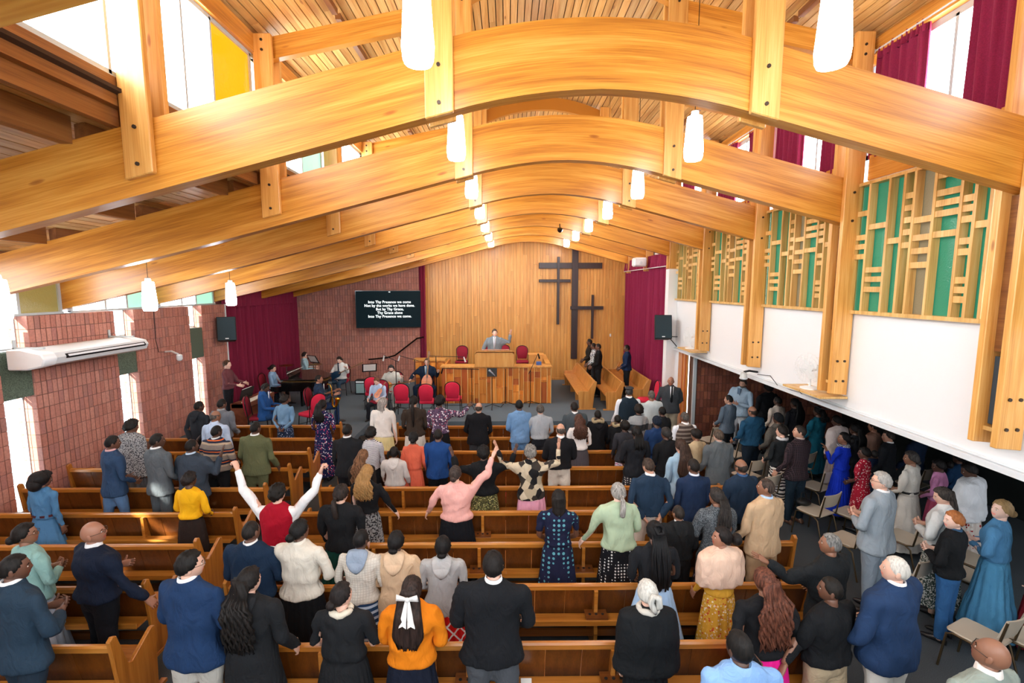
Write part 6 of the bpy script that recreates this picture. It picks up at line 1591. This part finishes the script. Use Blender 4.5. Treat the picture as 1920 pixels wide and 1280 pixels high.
person(-3.55, 14.35, 0.45, 1.70, 178, 'man in a pale grey suit and dark cap playing the acoustic guitar', 'pale', ('short', '2A2A2C'), ('jacket', 'B9BEB8', None), ('trousers', 'A9AEAA'), pose={'sit': True, 'aL': 'fret', 'aR': 'strum', 'head': (8, -20, 0)}, ex=(('headphones',), ('beard', '2A1E18')))
person(-2.60, 15.05, 0.45, 1.82, 178, 'cellist in a dark navy suit with a light tie', 'pale', ('short', '4A3A2C'), ('jacket', '15263C', None), ('trousers', '15263C'), pose={'sit': True, 'spread': 0.5, 'aL': 'fret', 'aR': ((0.7, 0.3, -0.7), (0.15, 0.9, -0.5)), 'head': (4, -4, 0)}, ex=(('front', 'F0F2F4'), ('tie', '4A7A9A')))
person(-0.42, 15.30, 0.95, 1.80, 180, 'preacher in a grey suit at the lectern raising his left hand', 'pale', ('short', '4A4038'), ('jacket', '77858F', None), ('trousers', '6A7680'), w_=1.05, hands=('open', 'relax'), pose={'aL': ((0.9, 0.1, -0.35), (0.15, 0.25, 1)), 'aR': 'reach', 'head': (10, -4, 0)}, ex=(('front', 'F2F2F4'), ('tie', 'B9C4D4')))
person(2.98, 16.90, 0.45, 1.80, 78, 'man at the far end of the first choir pew, only head and shoulder showing', 'dark', ('crop', '120F0D'), ('jacket', '2A2622', None), ('trousers', '22201E'), pose={'arms': 'hold'})
person(2.98, 16.10, 0.45, 1.74, 80, 'man in a black and white patterned shirt among the choir pews', 'dark', ('crop', '120F0D'), ('shirt', 'D5DADC', 'speck', '4A5560', 0.5), ('trousers', '2A2C30'), pose={'arms': 'hold'})
person(3.03, 15.50, 0.45, 1.80, 82, 'man in a black jumper standing before the first choir pew back', 'dark', ('stubble', '120F0D'), ('sweater', '121316', None), ('trousers', '1A1B1E'), pose={'arms': 'hold'})
person(3.92, 15.25, 0.45, 1.78, 78, 'man in a navy jumper standing before the second choir pew', 'dark', ('crop', '120F0D'), ('sweater', '162A4A', None), ('trousers', '14181E'), pose={'arms': 'hold'})
person(4.24, 12.00, 0.00, 1.80, 175, 'bald usher in a grey suit jacket, dark tie and khaki trousers by the wooden door', 'brown', ('bald', '120F0D'), ('jacket', '3F4449', None), ('trousers', 'A9A08C'), w_=1.08, pose={'arms': 'back', 'head': (-20, 0, 0)}, ex=(('front', 'E6E8EA'), ('tie', '15181D')))
person(5.91, 11.70, 0.00, 1.82, 125, 'bearded man in a light blue blazer leaning by the brick wall of the aisle', 'tan', ('short', '3A302A'), ('jacket', '9DB4C8', None), ('trousers', 'B4BCC4'), w_=1.05, pose={'arms': 'fold', 'head': (10, -6, 0), 'side': -6}, ex=(('beard', '6A625A'), ('front', '5A6E84')))
person(-2.63, 9.76, 0.00, 1.79, -2, 'silver-haired woman in a white cardigan and pale yellow pleated skirt', 'pale', ('lob', '8E8A86'), ('sweater', 'E9E6E0', None), ('skirt', 'EFE3A8', None, '', 1, 0.2, 0.24, 24), sex='f', w_=1.05, pose={'arms': 'down', 'head': (-20, 0, 0)})
person(-1.96, 9.76, 0.00, 1.83, 0, 'woman in a brown jumper and white skirt with a long dark ponytail', 'tan', ('pony_l', '15110F'), ('sweater', '3A3029', None), ('skirt', 'DFDAD2', None, '', 1, 0.2, 0.24, 22), sex='f', w_=1.05, pose={'arms': 'hold', 'head': (0, 0, 0)})
person(-1.44, 9.76, 0.00, 1.83, 2, 'woman in a purple geometric print blouse raising one hand, black skirt', 'deep', ('curly', '120F0E'), ('shirt', '5A4660', 'print', 'D8D0DC-3A2A44-B05A70-E8E4EC-4A4660', 1), ('skirt', '17171B', None, '', 1, 0.2, 0.22), sex='f', w_=1.05, hands=('relax', 'open'), pose={'aL': 'hold', 'aR': 'out', 'head': (-8, 4, 0)})
person(-0.62, 9.76, 0.00, 1.67, 0, 'bald man in a black jacket and dark grey trousers in the front rows', 'tan', ('fringe', '3A3430'), ('jacket', '15161A', None), ('trousers', '3E4248'), w_=1.1, pose={'arms': 'hold', 'head': (-4, 0, 0)})
person(0.27, 9.76, 0.00, 1.73, 2, 'man in a light blue suit in the front rows', 'deep', ('crop', '151210'), ('jacket', '6C93BE', None), ('trousers', '5E84AE'), pose={'arms': 'hold', 'head': (0, 0, 0)})
person(0.70, 9.76, 0.00, 1.62, 2, 'man in a plain grey shirt, beside the light blue suit', 'light', ('short', '4A4642'), ('shirt', 'A3ABB2', None), ('trousers', '23262C'), w_=1.12, pose={'arms': 'hold', 'head': (0, 0, 0)}, ex=(('collar', 'A8B0B6'),))
person(1.44, 9.76, 0.00, 1.68, 4, 'man in a dark grey-green jacket with white collar in the front rows', 'dark', ('crop', '151210'), ('sweater', '465056', None), ('trousers', '2A2E34'), w_=1.05, pose={'arms': 'near', 'head': (10, 0, 0)}, ex=(('collar',),))
person(1.41, 8.91, 0.00, 1.64, 2, 'woman in a white jacket, long curly brown hair with a white clip', 'tan', ('wavy_m', '4A2E22'), ('crop', 'E8E4E2', None), ('skirt', '4A464C', 'stripe', '5E5A60', 2, 0.3, 0.2, 24), sex='f', pose={'arms': 'hold', 'head': (4, 0, 0)}, ex=(('clip',),))
person(1.91, 9.76, 0.00, 1.49, 4, 'child in a black coat with a fur-trimmed hood', 'deep', ('crop', '120F0D'), ('coat', '16171B', None), ('trousers', '16171B'), w_=0.98, pose={'arms': 'near', 'head': (0, 0, 0)}, ex=(('fur',), ('hood', '1A1B1F')))
person(2.34, 9.76, 0.00, 1.38, 6, 'smaller child in a dark coat with a fur-trimmed hood', 'deep', ('crop', '120F0D'), ('coat', '1C1D20', None), ('trousers', '16171B'), w_=0.95, pose={'arms': 'near', 'head': (8, 0, 0)}, ex=(('fur',),))
person(0.92, 8.05, 0.00, 1.72, 2, 'balding man in a black jacket and cream trousers', 'tan', ('fringe', '4E4640'), ('sweater', '17181C', None), ('trousers', 'D2CBBE'), w_=1.05, pose={'arms': 'hold', 'head': (6, 0, 0)}, ex=(('collar',),))
person(2.78, 10.61, 0.00, 1.83, 8, 'man in a flat cap, dark waistcoat and white shirt sleeves', 'mid', ('crop', '3A3A3A'), ('vest', '1E2C38', None), ('trousers', '3A4048'), w_=1.1, pose={'arms': 'near', 'head': (-30, 0, 0)}, ex=(('under', 'E4E8EE'), ('collar',), ('peak', '3A3F44')))
person(3.32, 10.61, 0.00, 1.74, 8, 'bald man in a faded white shirt', 'mid', ('stubble', '5A5450'), ('shirt', 'C9D6DA', None), ('trousers', '8A8E92'), w_=1.1, pose={'arms': 'near', 'head': (10, 0, 0)})
person(2.78, 9.76, 0.00, 1.61, 10, 'woman in a grey and white panelled cardigan', 'dark', ('curly', '18130F'), ('sweater', '9A9FA2', 'stripe', '3A3E42', 0.12), ('skirt', '6A6E72'), sex='f', pose={'arms': 'near', 'head': (0, 0, 0)})
person(3.30, 9.76, 0.00, 1.57, 14, 'woman in a black top beside the panelled cardigan', 'deep', ('crop', '0F0D0D'), ('sweater', '202327', None), ('skirt', '202327'), sex='f', pose={'arms': 'near', 'head': (0, 0, 0)})
person(2.90, 8.91, 0.00, 1.60, 8, 'woman in a royal navy top with a dark head wrap and gold earring', 'deep', ('hat', '1A2230'), ('sweater', '1E3A66', None), ('skirt', '24406C'), sex='f', w_=1.12, pose={'arms': 'near', 'head': (14, 0, 0)})
person(2.28, 8.91, 0.00, 1.50, 4, 'woman in a charcoal jacket over a bright floral skirt', 'deep', ('afro', '120F0D'), ('jacket', '33343A', None), ('skirt', 'D8CAD8', 'floral', '4A6AB0-D05A8A-E8E0EC-3A8A7A-8A3A8A', 1, 0.2, 0.22, 10), sex='f', pose={'arms': 'near', 'head': (10, 0, 0)})
person(2.26, 8.05, 0.00, 1.66, 6, 'woman with shoulder-length black braids and a black and white spotted skirt', 'deep', ('braids_s', '0E0C0C'), ('jacket', '1D1F24', None), ('skirt', '24262C', 'dots', 'D8D6D0', 1.1, 0.1, 0.26, 14), sex='f', w_=1.08, pose={'arms': 'hold', 'head': (6, 0, 0)})
person(2.81, 8.05, 0.00, 1.64, 14, 'woman in a black jumper, grey-black hair in a low bun', 'dark', ('lowbun', '2A2827'), ('sweater', '191B1E', None), ('skirt', '1A1C20'), sex='f', w_=1.05, pose={'arms': 'near', 'head': (22, 0, 0)})
person(3.45, 8.91, 0.00, 1.69, 14, 'bald man in a patterned brown knitted vest and white shirt', 'dark', ('stubble', '4A4642'), ('vest', '4A3E3A', 'stripe', '8A8078', 0.5), ('trousers', '2A2C30'), w_=1.08, pose={'arms': 'near', 'head': (10, 0, 0)}, ex=(('under', 'E2E8F0'), ('collar',)))
person(3.49, 8.40, 0.00, 1.48, 18, 'woman in a beige top with short black curls', 'mid', ('afro', '15110F'), ('sweater', 'C2AE8C', None), ('skirt', '6A5E4E'), sex='f', pose={'arms': 'near', 'head': (20, -8, 0)})
person(3.75, 8.05, 0.00, 1.59, 10, 'man with slicked brown hair in a grey suit seen from behind', 'light', ('short', '4E4238'), ('coat', '5E6569', None), ('trousers', '4A5054'), w_=1.15, pose={'arms': 'near', 'head': (14, 0, 0)}, ex=(('collar', '8A8E90'),))
person(2.75, 7.20, 0.00, 1.71, 12, 'woman with very long brown hair in a pale denim jacket', 'light', ('long_l', '3A2A22'), ('jacket', '9CBBD2', None), ('skirt', 'D9DCE2'), sex='f', w_=0.95, pose={'arms': 'near', 'head': (8, 0, 0)})
person(1.99, 6.35, 0.00, 1.72, 6, 'man in a navy jumper and cream trousers, hands clasped behind his back', 'tan', ('crop', '3A2E26'), ('sweater', '22364C', None), ('trousers', 'CFCAC2'), w_=1.1, pose={'arms': 'back', 'head': (14, -8, 0)}, ex=(('collar',),))
person(2.62, 6.35, 0.00, 1.71, 8, 'man in a navy suit between the clasped hands and the bald man', 'dark', ('stubble', '1A1512'), ('jacket', '1E2F4C', None), ('trousers', '1A2638'), pose={'arms': 'near', 'head': (10, 0, 0)}, ex=(('collar', 'DDE6F4'),))
person(3.31, 6.35, 0.00, 1.70, 12, 'balding man in a dark navy jacket among the right pew ends', 'mid', ('fringe', '2A2420'), ('jacket', '1F3146', None), ('trousers', '1A2530'), w_=1.08, pose={'arms': 'near', 'head': (4, 0, 0)}, ex=(('collar', '3E5E88'),))
person(5.11, 10.61, 0.00, 1.62, 28, 'man in a slate grey suit with cropped black hair, hands in front', 'tan', ('crop', '14110F'), ('jacket', '5A6A7A', None), ('trousers', '1E2228'), w_=1.05, pose={'arms': 'hold', 'head': (24, 0, 0)})
person(5.04, 9.40, 0.00, 1.67, 24, 'large balding man in a teal-blue jacket', 'mid', ('fringe', '2A2420'), ('sweater', '1F4A68', None), ('trousers', '15202C'), w_=1.28, d_=1.3, pose={'arms': 'hold', 'head': (4, 0, 0)})
person(6.25, 10.61, 0.00, 1.58, 18, 'man in a pale beige shirt in the shade of the aisle', 'deep', ('crop', '120F0D'), ('shirt', 'CDBFB2', None), ('trousers', '3A3630'), pose={'arms': 'near', 'head': (10, 0, 0)})
person(5.28, 8.91, 0.00, 1.66, 22, 'woman in a grey-brown tweed coat and black beret', 'deep', ('hat', '15171A'), ('coat', '5E5A54', 'speck', '4A4640', 2), ('skirt', '4E4A46'), sex='f', w_=1.12, d_=1.1, pose={'arms': 'hold', 'head': (10, 0, 0)})
person(5.04, 8.35, 0.00, 1.57, 20, 'woman in a black top and black and white zebra skirt, flower in her hair', 'light', ('lowbun', '1A1512'), ('sweater', '23272A', None), ('skirt', 'E6E2DC', 'zebra', '222428', 0.6, 0.15, 0.26, 10), sex='f', w_=1.15, d_=1.1, pose={'arms': 'hold', 'head': (24, 0, 0)}, ex=(('clip',), ('scarf', 'D8D8D8')))
person(5.00, 7.80, 0.00, 1.75, 24, 'young man in a dark checked jacket and dark trousers looking sideways', 'tan', ('crop', '2A2420'), ('jacket', '221C20', 'plaid', '43343A', 3.2), ('trousers', '1A2A36'), w_=1.08, pose={'arms': 'near', 'head': (40, 6, 0)}, ex=(('collar', 'B9A8A0'),), shoe='6A4A3A')
person(6.34, 10.10, 0.00, 1.66, 20, 'woman with long black hair in black, deep in the aisle shade', 'deep', ('long_l', '0E0C0C'), ('coat', '14151A', None), ('skirt', '14151A'), sex='f', w_=1.05, pose={'arms': 'near', 'head': (10, 0, 0)})
person(6.39, 11.30, 0.00, 1.75, 20, 'person in black behind the beige shirt, mostly in shadow', 'deep', ('afro', '0E0C0C'), ('sweater', '101216', None), ('trousers', '101216'), w_=1.2, pose={'arms': 'near', 'head': (10, 0, 0)})
person(6.63, 9.76, 0.00, 1.56, 24, 'woman in a deep teal dress with long black hair', 'deep', ('wavy_s', '0E0C0C'), ('dress', '0F5468', None), ('skirt', '0F5468', None, '', 1, 0.2, 0.28, 10), sex='f', w_=1.2, d_=1.15, pose={'arms': 'near', 'head': (10, 0, 0)})
person(6.64, 9.15, 0.00, 1.53, 22, 'woman in a pale pink cape at the edge of the shaded aisle', 'deep', ('bun', '120F0D'), ('cape', 'D8C9C4', None, '', 1, 1.0, 0.88), ('skirt', 'C9B8B4'), sex='f', w_=1.05, pose={'arms': 'down', 'head': (20, -10, 0)}, ex=(('under', 'D8C9C4'),))
person(6.47, 8.45, 0.00, 1.58, 24, 'woman with long straight black hair behind the royal blue dress', 'deep', ('long_l', '0B0A0A'), ('sweater', '23252A', None), ('skirt', '23252A'), sex='f', pose={'arms': 'near', 'head': (6, 0, 0)})
person(7.18, 8.91, 0.00, 1.48, 24, 'person in a peach-brown top half hidden under the right wall', 'brown', ('crop', '1A1512'), ('sweater', '9E7868', None), ('trousers', '4A5E86'), w_=1.05, pose={'arms': 'near', 'head': (10, 0, 0)})
person(5.92, 8.00, 0.00, 1.55, 34, 'woman in a royal blue dress with black sequin sleeves, hair up', 'mid', ('bigbun', '120F0F'), ('dress', '1638C8', None), ('skirt', '1638C8', None, '', 1, 0.14, 0.27, 26, 1), sex='f', w_=1.12, d_=1.05, pose={'arms': 'bent', 'head': (38, 8, 0)}, ex=(('scarf', '14161E', 'speck', 'C9CCD8', 2),))
person(5.92, 7.50, 0.00, 1.45, 30, 'girl in a red dress with small white flowers', 'deep', ('puff', '120F0E'), ('dress', 'A81E34', 'spots', 'E8C8C8', 1.2), ('skirt', 'A81E34', 'spots', 'E8C8C8', 1.2, 0.3, 0.22, 16), sex='f', w_=0.98, pose={'arms': 'hold', 'head': (30, 0, 0)})
person(6.77, 8.05, 0.00, 1.57, 34, 'man in a black suit and white shirt looking sideways', 'tan', ('short', '2A2420'), ('jacket', '181B20', None), ('trousers', '181B20'), w_=1.08, pose={'arms': 'near', 'head': (36, 0, 0)}, ex=(('collar',),))
person(4.58, 5.50, 0.00, 1.86, 30, 'silver-haired man in a light grey suit, arms folded', 'light', ('short', 'A9A8A4'), ('jacket', '93A0AA', None), ('trousers', '8593A0'), w_=1.1, d_=1.1, pose={'arms': 'fold', 'head': (34, 4, 0)}, ex=(('collar',), ('glasses',)), shoe='15151A')
person(6.19, 6.90, 0.00, 1.61, 28, 'woman in a pale grey dress with a thin black belt and grey-black braids', 'mid', ('lowbun', '3A3634'), ('dress', 'C6C2BA', None), ('skirt', 'C9C5BE', None, '', 1, 0.1, 0.3, 12), sex='f', w_=1.1, pose={'arms': 'hold', 'head': (34, 0, 0)}, ex=(('belt', '15161A', 1.06),))
person(6.73, 7.00, 0.00, 1.43, 36, 'woman in a bright pink blouse with a dark puffed ponytail', 'deep', ('puff', '120F10'), ('shirt', 'E59ACB', None), ('skirt', 'C85A78'), sex='f', w_=1.05, pose={'arms': 'hold', 'head': (34, -10, 0)})
person(6.68, 6.45, 0.00, 1.59, 30, 'person in a loose white top whose head is hidden by the right wall', 'deep', ('short', '15110F'), ('poncho', 'DCE0E6', None, '', 1, 1.0, 0.86), ('skirt', 'D8CFC8', 'floral', 'A02028-D8CFC8-E8E4E0-A02028-D8CFC8', 0.6, 0.3, 0.24), sex='f', w_=1.12, d_=1.1, pose={'arms': 'down', 'head': (30, -20, 0)}, ex=(('under', 'DCE0E6'),))
person(5.41, 5.50, 0.00, 1.66, 30, 'woman in a soft white jumper with a white headband in dark hair', 'light', ('lob', '3A3430'), ('sweater', 'DFE4E4', None), ('skirt', '3A4A46', 'speck', 'C8CCC8', 1, 0.2, 0.24), sex='f', w_=1.25, d_=1.2, pose={'arms': 'fold', 'head': (30, -14, 0)})
person(5.09, 5.05, 0.00, 1.57, 34, 'boy with ginger hair in a black jacket and blue jeans', 'pale', ('short', 'A8683A'), ('sweater', '17191C', None), ('trousers', '2F5E92'), w_=1.1, d_=1.05, pose={'arms': 'fold', 'head': (40, 0, 0)}, ex=(('collar', '3A5A7A'),))
person(5.66, 5.10, 0.00, 1.68, 34, 'woman in a long blue denim dress, blonde hair in a loose bun', 'pale', ('bun', '9A7E56'), ('dress', '4F86B2', None), ('skirt', '4F8FB8', None, '', 1, 0.1, 0.3, 14, 1), sex='f', w_=1.15, d_=1.05, pose={'arms': 'fold', 'head': (48, 8, 0)})
person(6.00, 4.85, 0.00, 1.66, 30, 'person at the right edge in a white floral top and dark red skirt', 'light', ('lob', '6A4A34'), ('sweater', 'DDE4DC', 'spots', '4A7A58', 0.6), ('skirt', '6E1420', None, '', 1, 0.1, 0.28, 18), sex='f', w_=1.1, pose={'arms': 'down', 'head': (20, 0, 0)})
person(3.35, 3.79, 0.00, 1.80, 24, 'white-haired man in a navy blazer and white trousers', 'light', ('crop', 'C9C6BE'), ('jacket', '22395C', None), ('trousers', 'CFCDC6'), w_=1.32, d_=1.25, pose={'arms': 'hold', 'head': (34, 6, 0)}, ex=(('collar',),))
person(2.81, 3.79, 0.00, 1.60, 18, 'boy in a black jumper and khaki trousers, short black hair', 'dark', ('crop', '17130F'), ('sweater', '15171A', None), ('trousers', 'B3A184'), w_=1.15, d_=1.1, pose={'arms': 'hold', 'head': (40, 4, 0)})
person(3.25, 4.45, 0.00, 1.64, 22, 'grey-haired man in a black coat holding out his open left hand', 'mid', ('crop', '6E6E6C'), ('coat', '1D2124', None), ('trousers', '1A1C20'), w_=1.12, d_=1.1, hands=('open', 'relax'), pose={'aL': ((0.7, 0.45, -0.55), (0.6, 0.45, 0.35)), 'aR': 'hold', 'head': (40, 6, 0)})
person(2.24, 3.79, 0.00, 1.68, 4, 'woman with long curly auburn braids, black top and hot pink pleated skirt', 'mid', ('wavy_l', '5A3426'), ('shirt', '17181B', None), ('skirt', 'E81E8E', None, '', 1, 0.2, 0.25, 30), sex='f', w_=1.12, d_=1.05, hands=('relax', 'relax'), pose={'arms': 'back', 'head': (10, 0, 0)})
person(2.24, 4.64, 0.00, 1.61, 14, 'girl in a peach shawl over a yellow flowered dress, hair in a puff', 'brown', ('puff', '1A1413'), ('cape', 'E2C2AC', None, '', 1, 1.0, 1.08), ('skirt', 'D9A43A', 'floral', 'E8C8A8-C9502E-F0E0C0-D9A43A-E0B050', 1.1, 0.1, 0.26, 14), sex='f', pose={'arms': 'near', 'head': (68, 10, 0)}, ex=(('under', 'D9A43A'),))
person(3.16, 5.50, 0.00, 1.78, 18, 'man in a beige suit with a shaved head', 'mid', ('stubble', '3A302A'), ('jacket', 'C2A685', None), ('trousers', 'B79A78'), w_=1.1, pose={'arms': 'near', 'head': (38, 6, 0)}, ex=(('collar', 'B4D0F0'),))
person(2.57, 5.50, 0.00, 1.65, 10, 'woman in a dark grey flecked cardigan with pulled-back braids', 'mid', ('braids_m', '2A2624'), ('coat', '3F464C', 'speck', '6A7278', 1.6), ('skirt', '3A343C', 'floral', '8A7A8A-3A343C-3A343C-6A4A5A', 1, 0.12, 0.26), sex='f', w_=1.12, d_=1.1, pose={'arms': 'fold', 'head': (24, 0, 0)})
person(2.10, 5.50, 0.00, 1.42, 6, 'small boy in a black padded jacket, shaved head', 'mid', ('stubble', '2A2420'), ('puffer', '1A1C1E', None), ('trousers', '17181B'), w_=1.12, pose={'arms': 'near', 'head': (8, 0, 0)}, ex=(('hood', '1E2022'), ('collar',)))
person(1.55, 4.64, 0.00, 1.67, 2, 'woman in a black peplum jacket with very long braids and a long pale blue skirt', 'dark', ('braids_l_x', '101012'), ('crop', '1B1D21', None), ('skirt', 'A8C8EA', None, '', 1, 0.08, 0.36, 20), sex='f', w_=1.1, pose={'arms': 'hold', 'head': (6, 0, 0)})
person(1.22, 3.79, 0.00, 1.57, 4, 'woman with silver-white hair twisted up, black shawl', 'light', ('twist', 'C4C3BC'), ('cape', '15181B', None, '', 1, 1.0, 0.86), ('skirt', '15181B'), sex='f', pose={'arms': 'down', 'head': (10, 0, 0)}, ex=(('under', '15181B'), ('scarf', 'C8C4BA')))
person(1.60, 2.94, 0.00, 1.77, 0, 'man in a pale blue shirt at the bottom edge of the picture', 'deep', ('crop', '120F0D'), ('shirt', '7FA6D6', None), ('trousers', '3A4656'), pose={'arms': 'near', 'head': (14, 0, 0)}, ex=(('collar', '8AB0DE'),))
person(3.30, 2.94, 0.00, 1.72, 10, 'bald man in a sage grey jumper in the bottom right corner', 'mid', ('bald', '120F0D'), ('sweater', '8C9890', None), ('trousers', '3A3E40'), w_=1.1, pose={'arms': 'near', 'head': (20, 16, 0)}, ex=(('collar', 'E8E2DC'), ('glasses',)))
person(1.37, 5.50, 0.00, 1.72, 4, 'woman in a sage green jumper and black polka dot skirt, grey ponytail', 'pale', ('pony_s', '8E8C88'), ('sweater', 'AEC4A6', None), ('skirt', '14161C', 'dots', 'E0E0E0', 1.1, 0.1, 0.26, 12), sex='f', w_=1.12, d_=1.05, pose={'aL': 'reach', 'aR': 'hold', 'head': (6, 0, 0)})
person(0.62, 5.50, 0.00, 1.63, 0, 'woman in a dark blue dress printed with pale blue ovals', 'dark', ('lob', '1A1614'), ('dress', '1A1E38', 'dots', '5A9AA8', 0.7, 0.42), ('skirt', '1A1E38', 'dots', '5A9AA8', 0.7, 0.1, 0.26, 10), sex='f', w_=1.12, d_=1.1, pose={'arms': 'hold', 'head': (0, 0, 0)})
person(-0.72, 6.35, 0.00, 1.61, 0, 'woman in a fluffy pink jumper raising her right hand, black pleated skirt', 'light', ('bun', '3A302C'), ('sweater', 'EBB0A8', None), ('skirt', '12141A', None, '', 1, 0.15, 0.26, 26), sex='f', w_=1.25, d_=1.2, hands=('relax', 'open'), pose={'aL': 'reach', 'aR': ((0.75, 0.35, 0.35), (0.45, 0.25, 0.8)), 'head': (-10, 6, 0)})
person(-0.36, 7.20, 0.00, 1.60, 2, 'woman in a black jumper with both hands raised, yellow-green floral skirt', 'deep', ('curly', '100E0E'), ('sweater', '15171A', None), ('skirt', '5E5E3A', 'floral', 'D8D090-2A2E24-A8B070-2A2E24', 1.3, 0.15, 0.25, 16), sex='f', w_=1.12, d_=1.05, hands=('open', 'open'), pose={'arms': ((0.9, 0.15, -0.35), (0.35, 0.2, 1)), 'head': (0, 4, 0)})
person(0.38, 7.20, 0.00, 1.61, 0, 'grey-haired woman in a black and cream patterned jacket, both hands raised, pink skirt', 'tan', ('curly', '7A7874'), ('jacket', 'B5A88E', 'patch', 'C9BCA2-1E1E20-B5A88E-3A3632-D2C6AC', 1), ('skirt', 'E6A6BE', None, '', 1, 0.12, 0.25, 14), sex='f', w_=1.15, d_=1.05, hands=('open', 'open'), pose={'aL': ((0.85, 0.2, -0.05), (0.4, 0.15, 1)), 'aR': ((0.75, 0.2, -0.1), (0.15, 0.15, 1)), 'head': (0, 6, 0)})
person(-0.13, 3.79, 0.00, 1.86, 0, 'man in a black suit jacket and grey trousers seen squarely from behind', 'light', ('short', '15110F'), ('jacket', '17191D', None), ('trousers', '4A4E54'), w_=1.1, pose={'arms': 'hold', 'head': (0, 0, 0)}, ex=(('collar',),))
person(-1.42, 3.79, 0.00, 1.57, -2, 'woman in a black gathered dress, dark hair tied low, cream scarf', 'light', ('bun', '1A1413'), ('dress', '1B1D20', None, '', 1, 0.55), ('skirt', '1A1C1F', None, '', 1, 0.1, 0.28, 26), sex='f', w_=1.18, d_=1.12, pose={'arms': 'hold', 'head': (-34, 4, 0)}, ex=(('scarf', 'D8D0BE'), ('clip',)))
person(-0.84, 3.79, 0.00, 1.62, 0, 'woman with long dark hair and a big white bow, orange puffer jacket', 'light', ('long_l', '2A1E1A'), ('puffer', 'D87A14', None), ('skirt', '141A2A', None, '', 1, 0.2, 0.26, 14), sex='f', w_=1.08, pose={'arms': 'hold', 'head': (-4, 0, 0)}, ex=(('bow',),))
person(-1.54, 4.64, 0.00, 1.60, -4, 'woman in a cream quilted jacket with a grey-blue hood, blue striped skirt', 'deep', ('crop', '0F0D0D'), ('sweater', 'D5D0C6', 'plaid', 'C2BCB0', 3.5), ('skirt', '2A4468', 'stripe', 'B8C8DC', 0.6, 0.1, 0.26, 6), sex='f', w_=1.12, pose={'arms': 'hold', 'head': (-14, 0, 0)}, ex=(('hood', '8E9DB0'),))
person(-1.16, 4.64, 0.00, 1.57, -2, 'girl in a camel beige hooded coat', 'deep', ('lowbun', '0F0D0D'), ('coat', 'CDB090', None), ('skirt', '3A3630'), sex='f', w_=1.12, pose={'arms': 'hold', 'head': (-8, 0, 0)}, ex=(('hood', 'D2B698'),))
person(-0.68, 4.64, 0.00, 1.51, 0, 'girl in a pale grey hooded coat over a red tartan skirt', 'deep', ('lowbun', '0F0D0D'), ('jacket', 'A8A8A8', None), ('skirt', 'C01414', 'dplaid', 'D8D8D8', 1.6, 0.1, 0.28, 18), sex='f', w_=1.12, pose={'arms': 'hold', 'head': (0, 0, 0)}, ex=(('hood', 'B2B2B2'),))
person(-2.03, 5.50, 0.00, 1.72, -2, 'woman in a black jumper and dark green pleated skirt, dark ponytail', 'light', ('pony_s', '241C18'), ('sweater', '17191C', None), ('skirt', '10453C', None, '', 1, 0.1, 0.28, 30), sex='f', w_=1.12, d_=1.05, pose={'arms': 'near', 'head': (-16, 0, 0)})
person(-1.97, 6.35, 0.00, 1.63, -2, 'woman with long wavy blonde hair, black cardigan and grey speckled skirt', 'pale', ('wavy_m', 'A07A4A'), ('crop', '17181B', None), ('skirt', '8E9092', 'speck', '2A2C30', 0.8, 0.1, 0.26, 10), sex='f', w_=1.05, pose={'aL': 'near', 'aR': 'reach', 'head': (-6, 0, 0)})
person(-2.30, 7.20, 0.00, 1.55, -2, 'woman with long light brown hair behind the blonde woman', 'pale', ('wavy_l', '6E4E36'), ('sweater', '2A2420', None), ('skirt', '2A2420'), sex='f', pose={'arms': 'near', 'head': (-6, 0, 0)})
person(-2.41, 8.05, 0.00, 1.66, -4, 'woman in a navy and white striped top with curly black hair', 'mid', ('messy', '14110F'), ('shirt', 'E6E6EA', 'stripe', '3A3E50', 2.4), ('trousers', '17181C'), sex='f', w_=1.05, pose={'arms': 'near', 'head': (-10, 0, 0)})
person(-2.79, 8.05, 0.00, 1.72, -4, 'man in a black suit beside the striped top', 'deep', ('crop', '120F0D'), ('jacket', '1E2024', None), ('trousers', '1A1B1F'), w_=1.1, pose={'arms': 'near', 'head': (-10, 0, 0)}, ex=(('collar',),))
person(-1.93, 7.78, 0.00, 1.38, -2, 'little girl in a pale grey hooded top and pink skirt, hair in pigtails', 'dark', ('pigtails', '14100F'), ('sweater', 'C9C4C0', None), ('skirt', 'E89A90', None, '', 1, 0.3, 0.28, 18), sex='f', w_=1.15, pose={'arms': 'near', 'head': (10, 0, 0)}, ex=(('hood', 'CFCAC6'),))
person(-1.66, 8.05, 0.00, 1.57, 0, 'woman in a coral orange long-sleeved dress with her hair in a bun', 'deep', ('bun', '120F0E'), ('dress', 'D9684E', None), ('skirt', 'D9684E', None, '', 1, 0.1, 0.28, 22), sex='f', pose={'arms': 'near', 'head': (6, 0, 0)})
person(-1.23, 8.05, 0.00, 1.62, 2, 'young man in a bright blue suit jacket and black trousers', 'dark', ('crop', '1A1412'), ('jacket', '1D4480', None), ('trousers', '14161B'), pose={'arms': 'near', 'head': (0, 0, 0)})
person(7.41, 8.20, 0.00, 1.55, 20, 'person in a dark navy top in the shade under the right wall', 'deep', ('afro', '0E0C0C'), ('sweater', '15243C', None), ('trousers', '15181E'), w_=1.1, pose={'arms': 'near', 'head': (10, 0, 0)})
person(7.71, 7.70, 0.00, 1.27, 20, 'person in dark blue denim almost hidden under the right wall', 'deep', ('afro', '0E0C0C'), ('sweater', '1A3A5C', None), ('trousers', '15181E'), w_=1.1, pose={'arms': 'near', 'head': (10, 0, 0)})
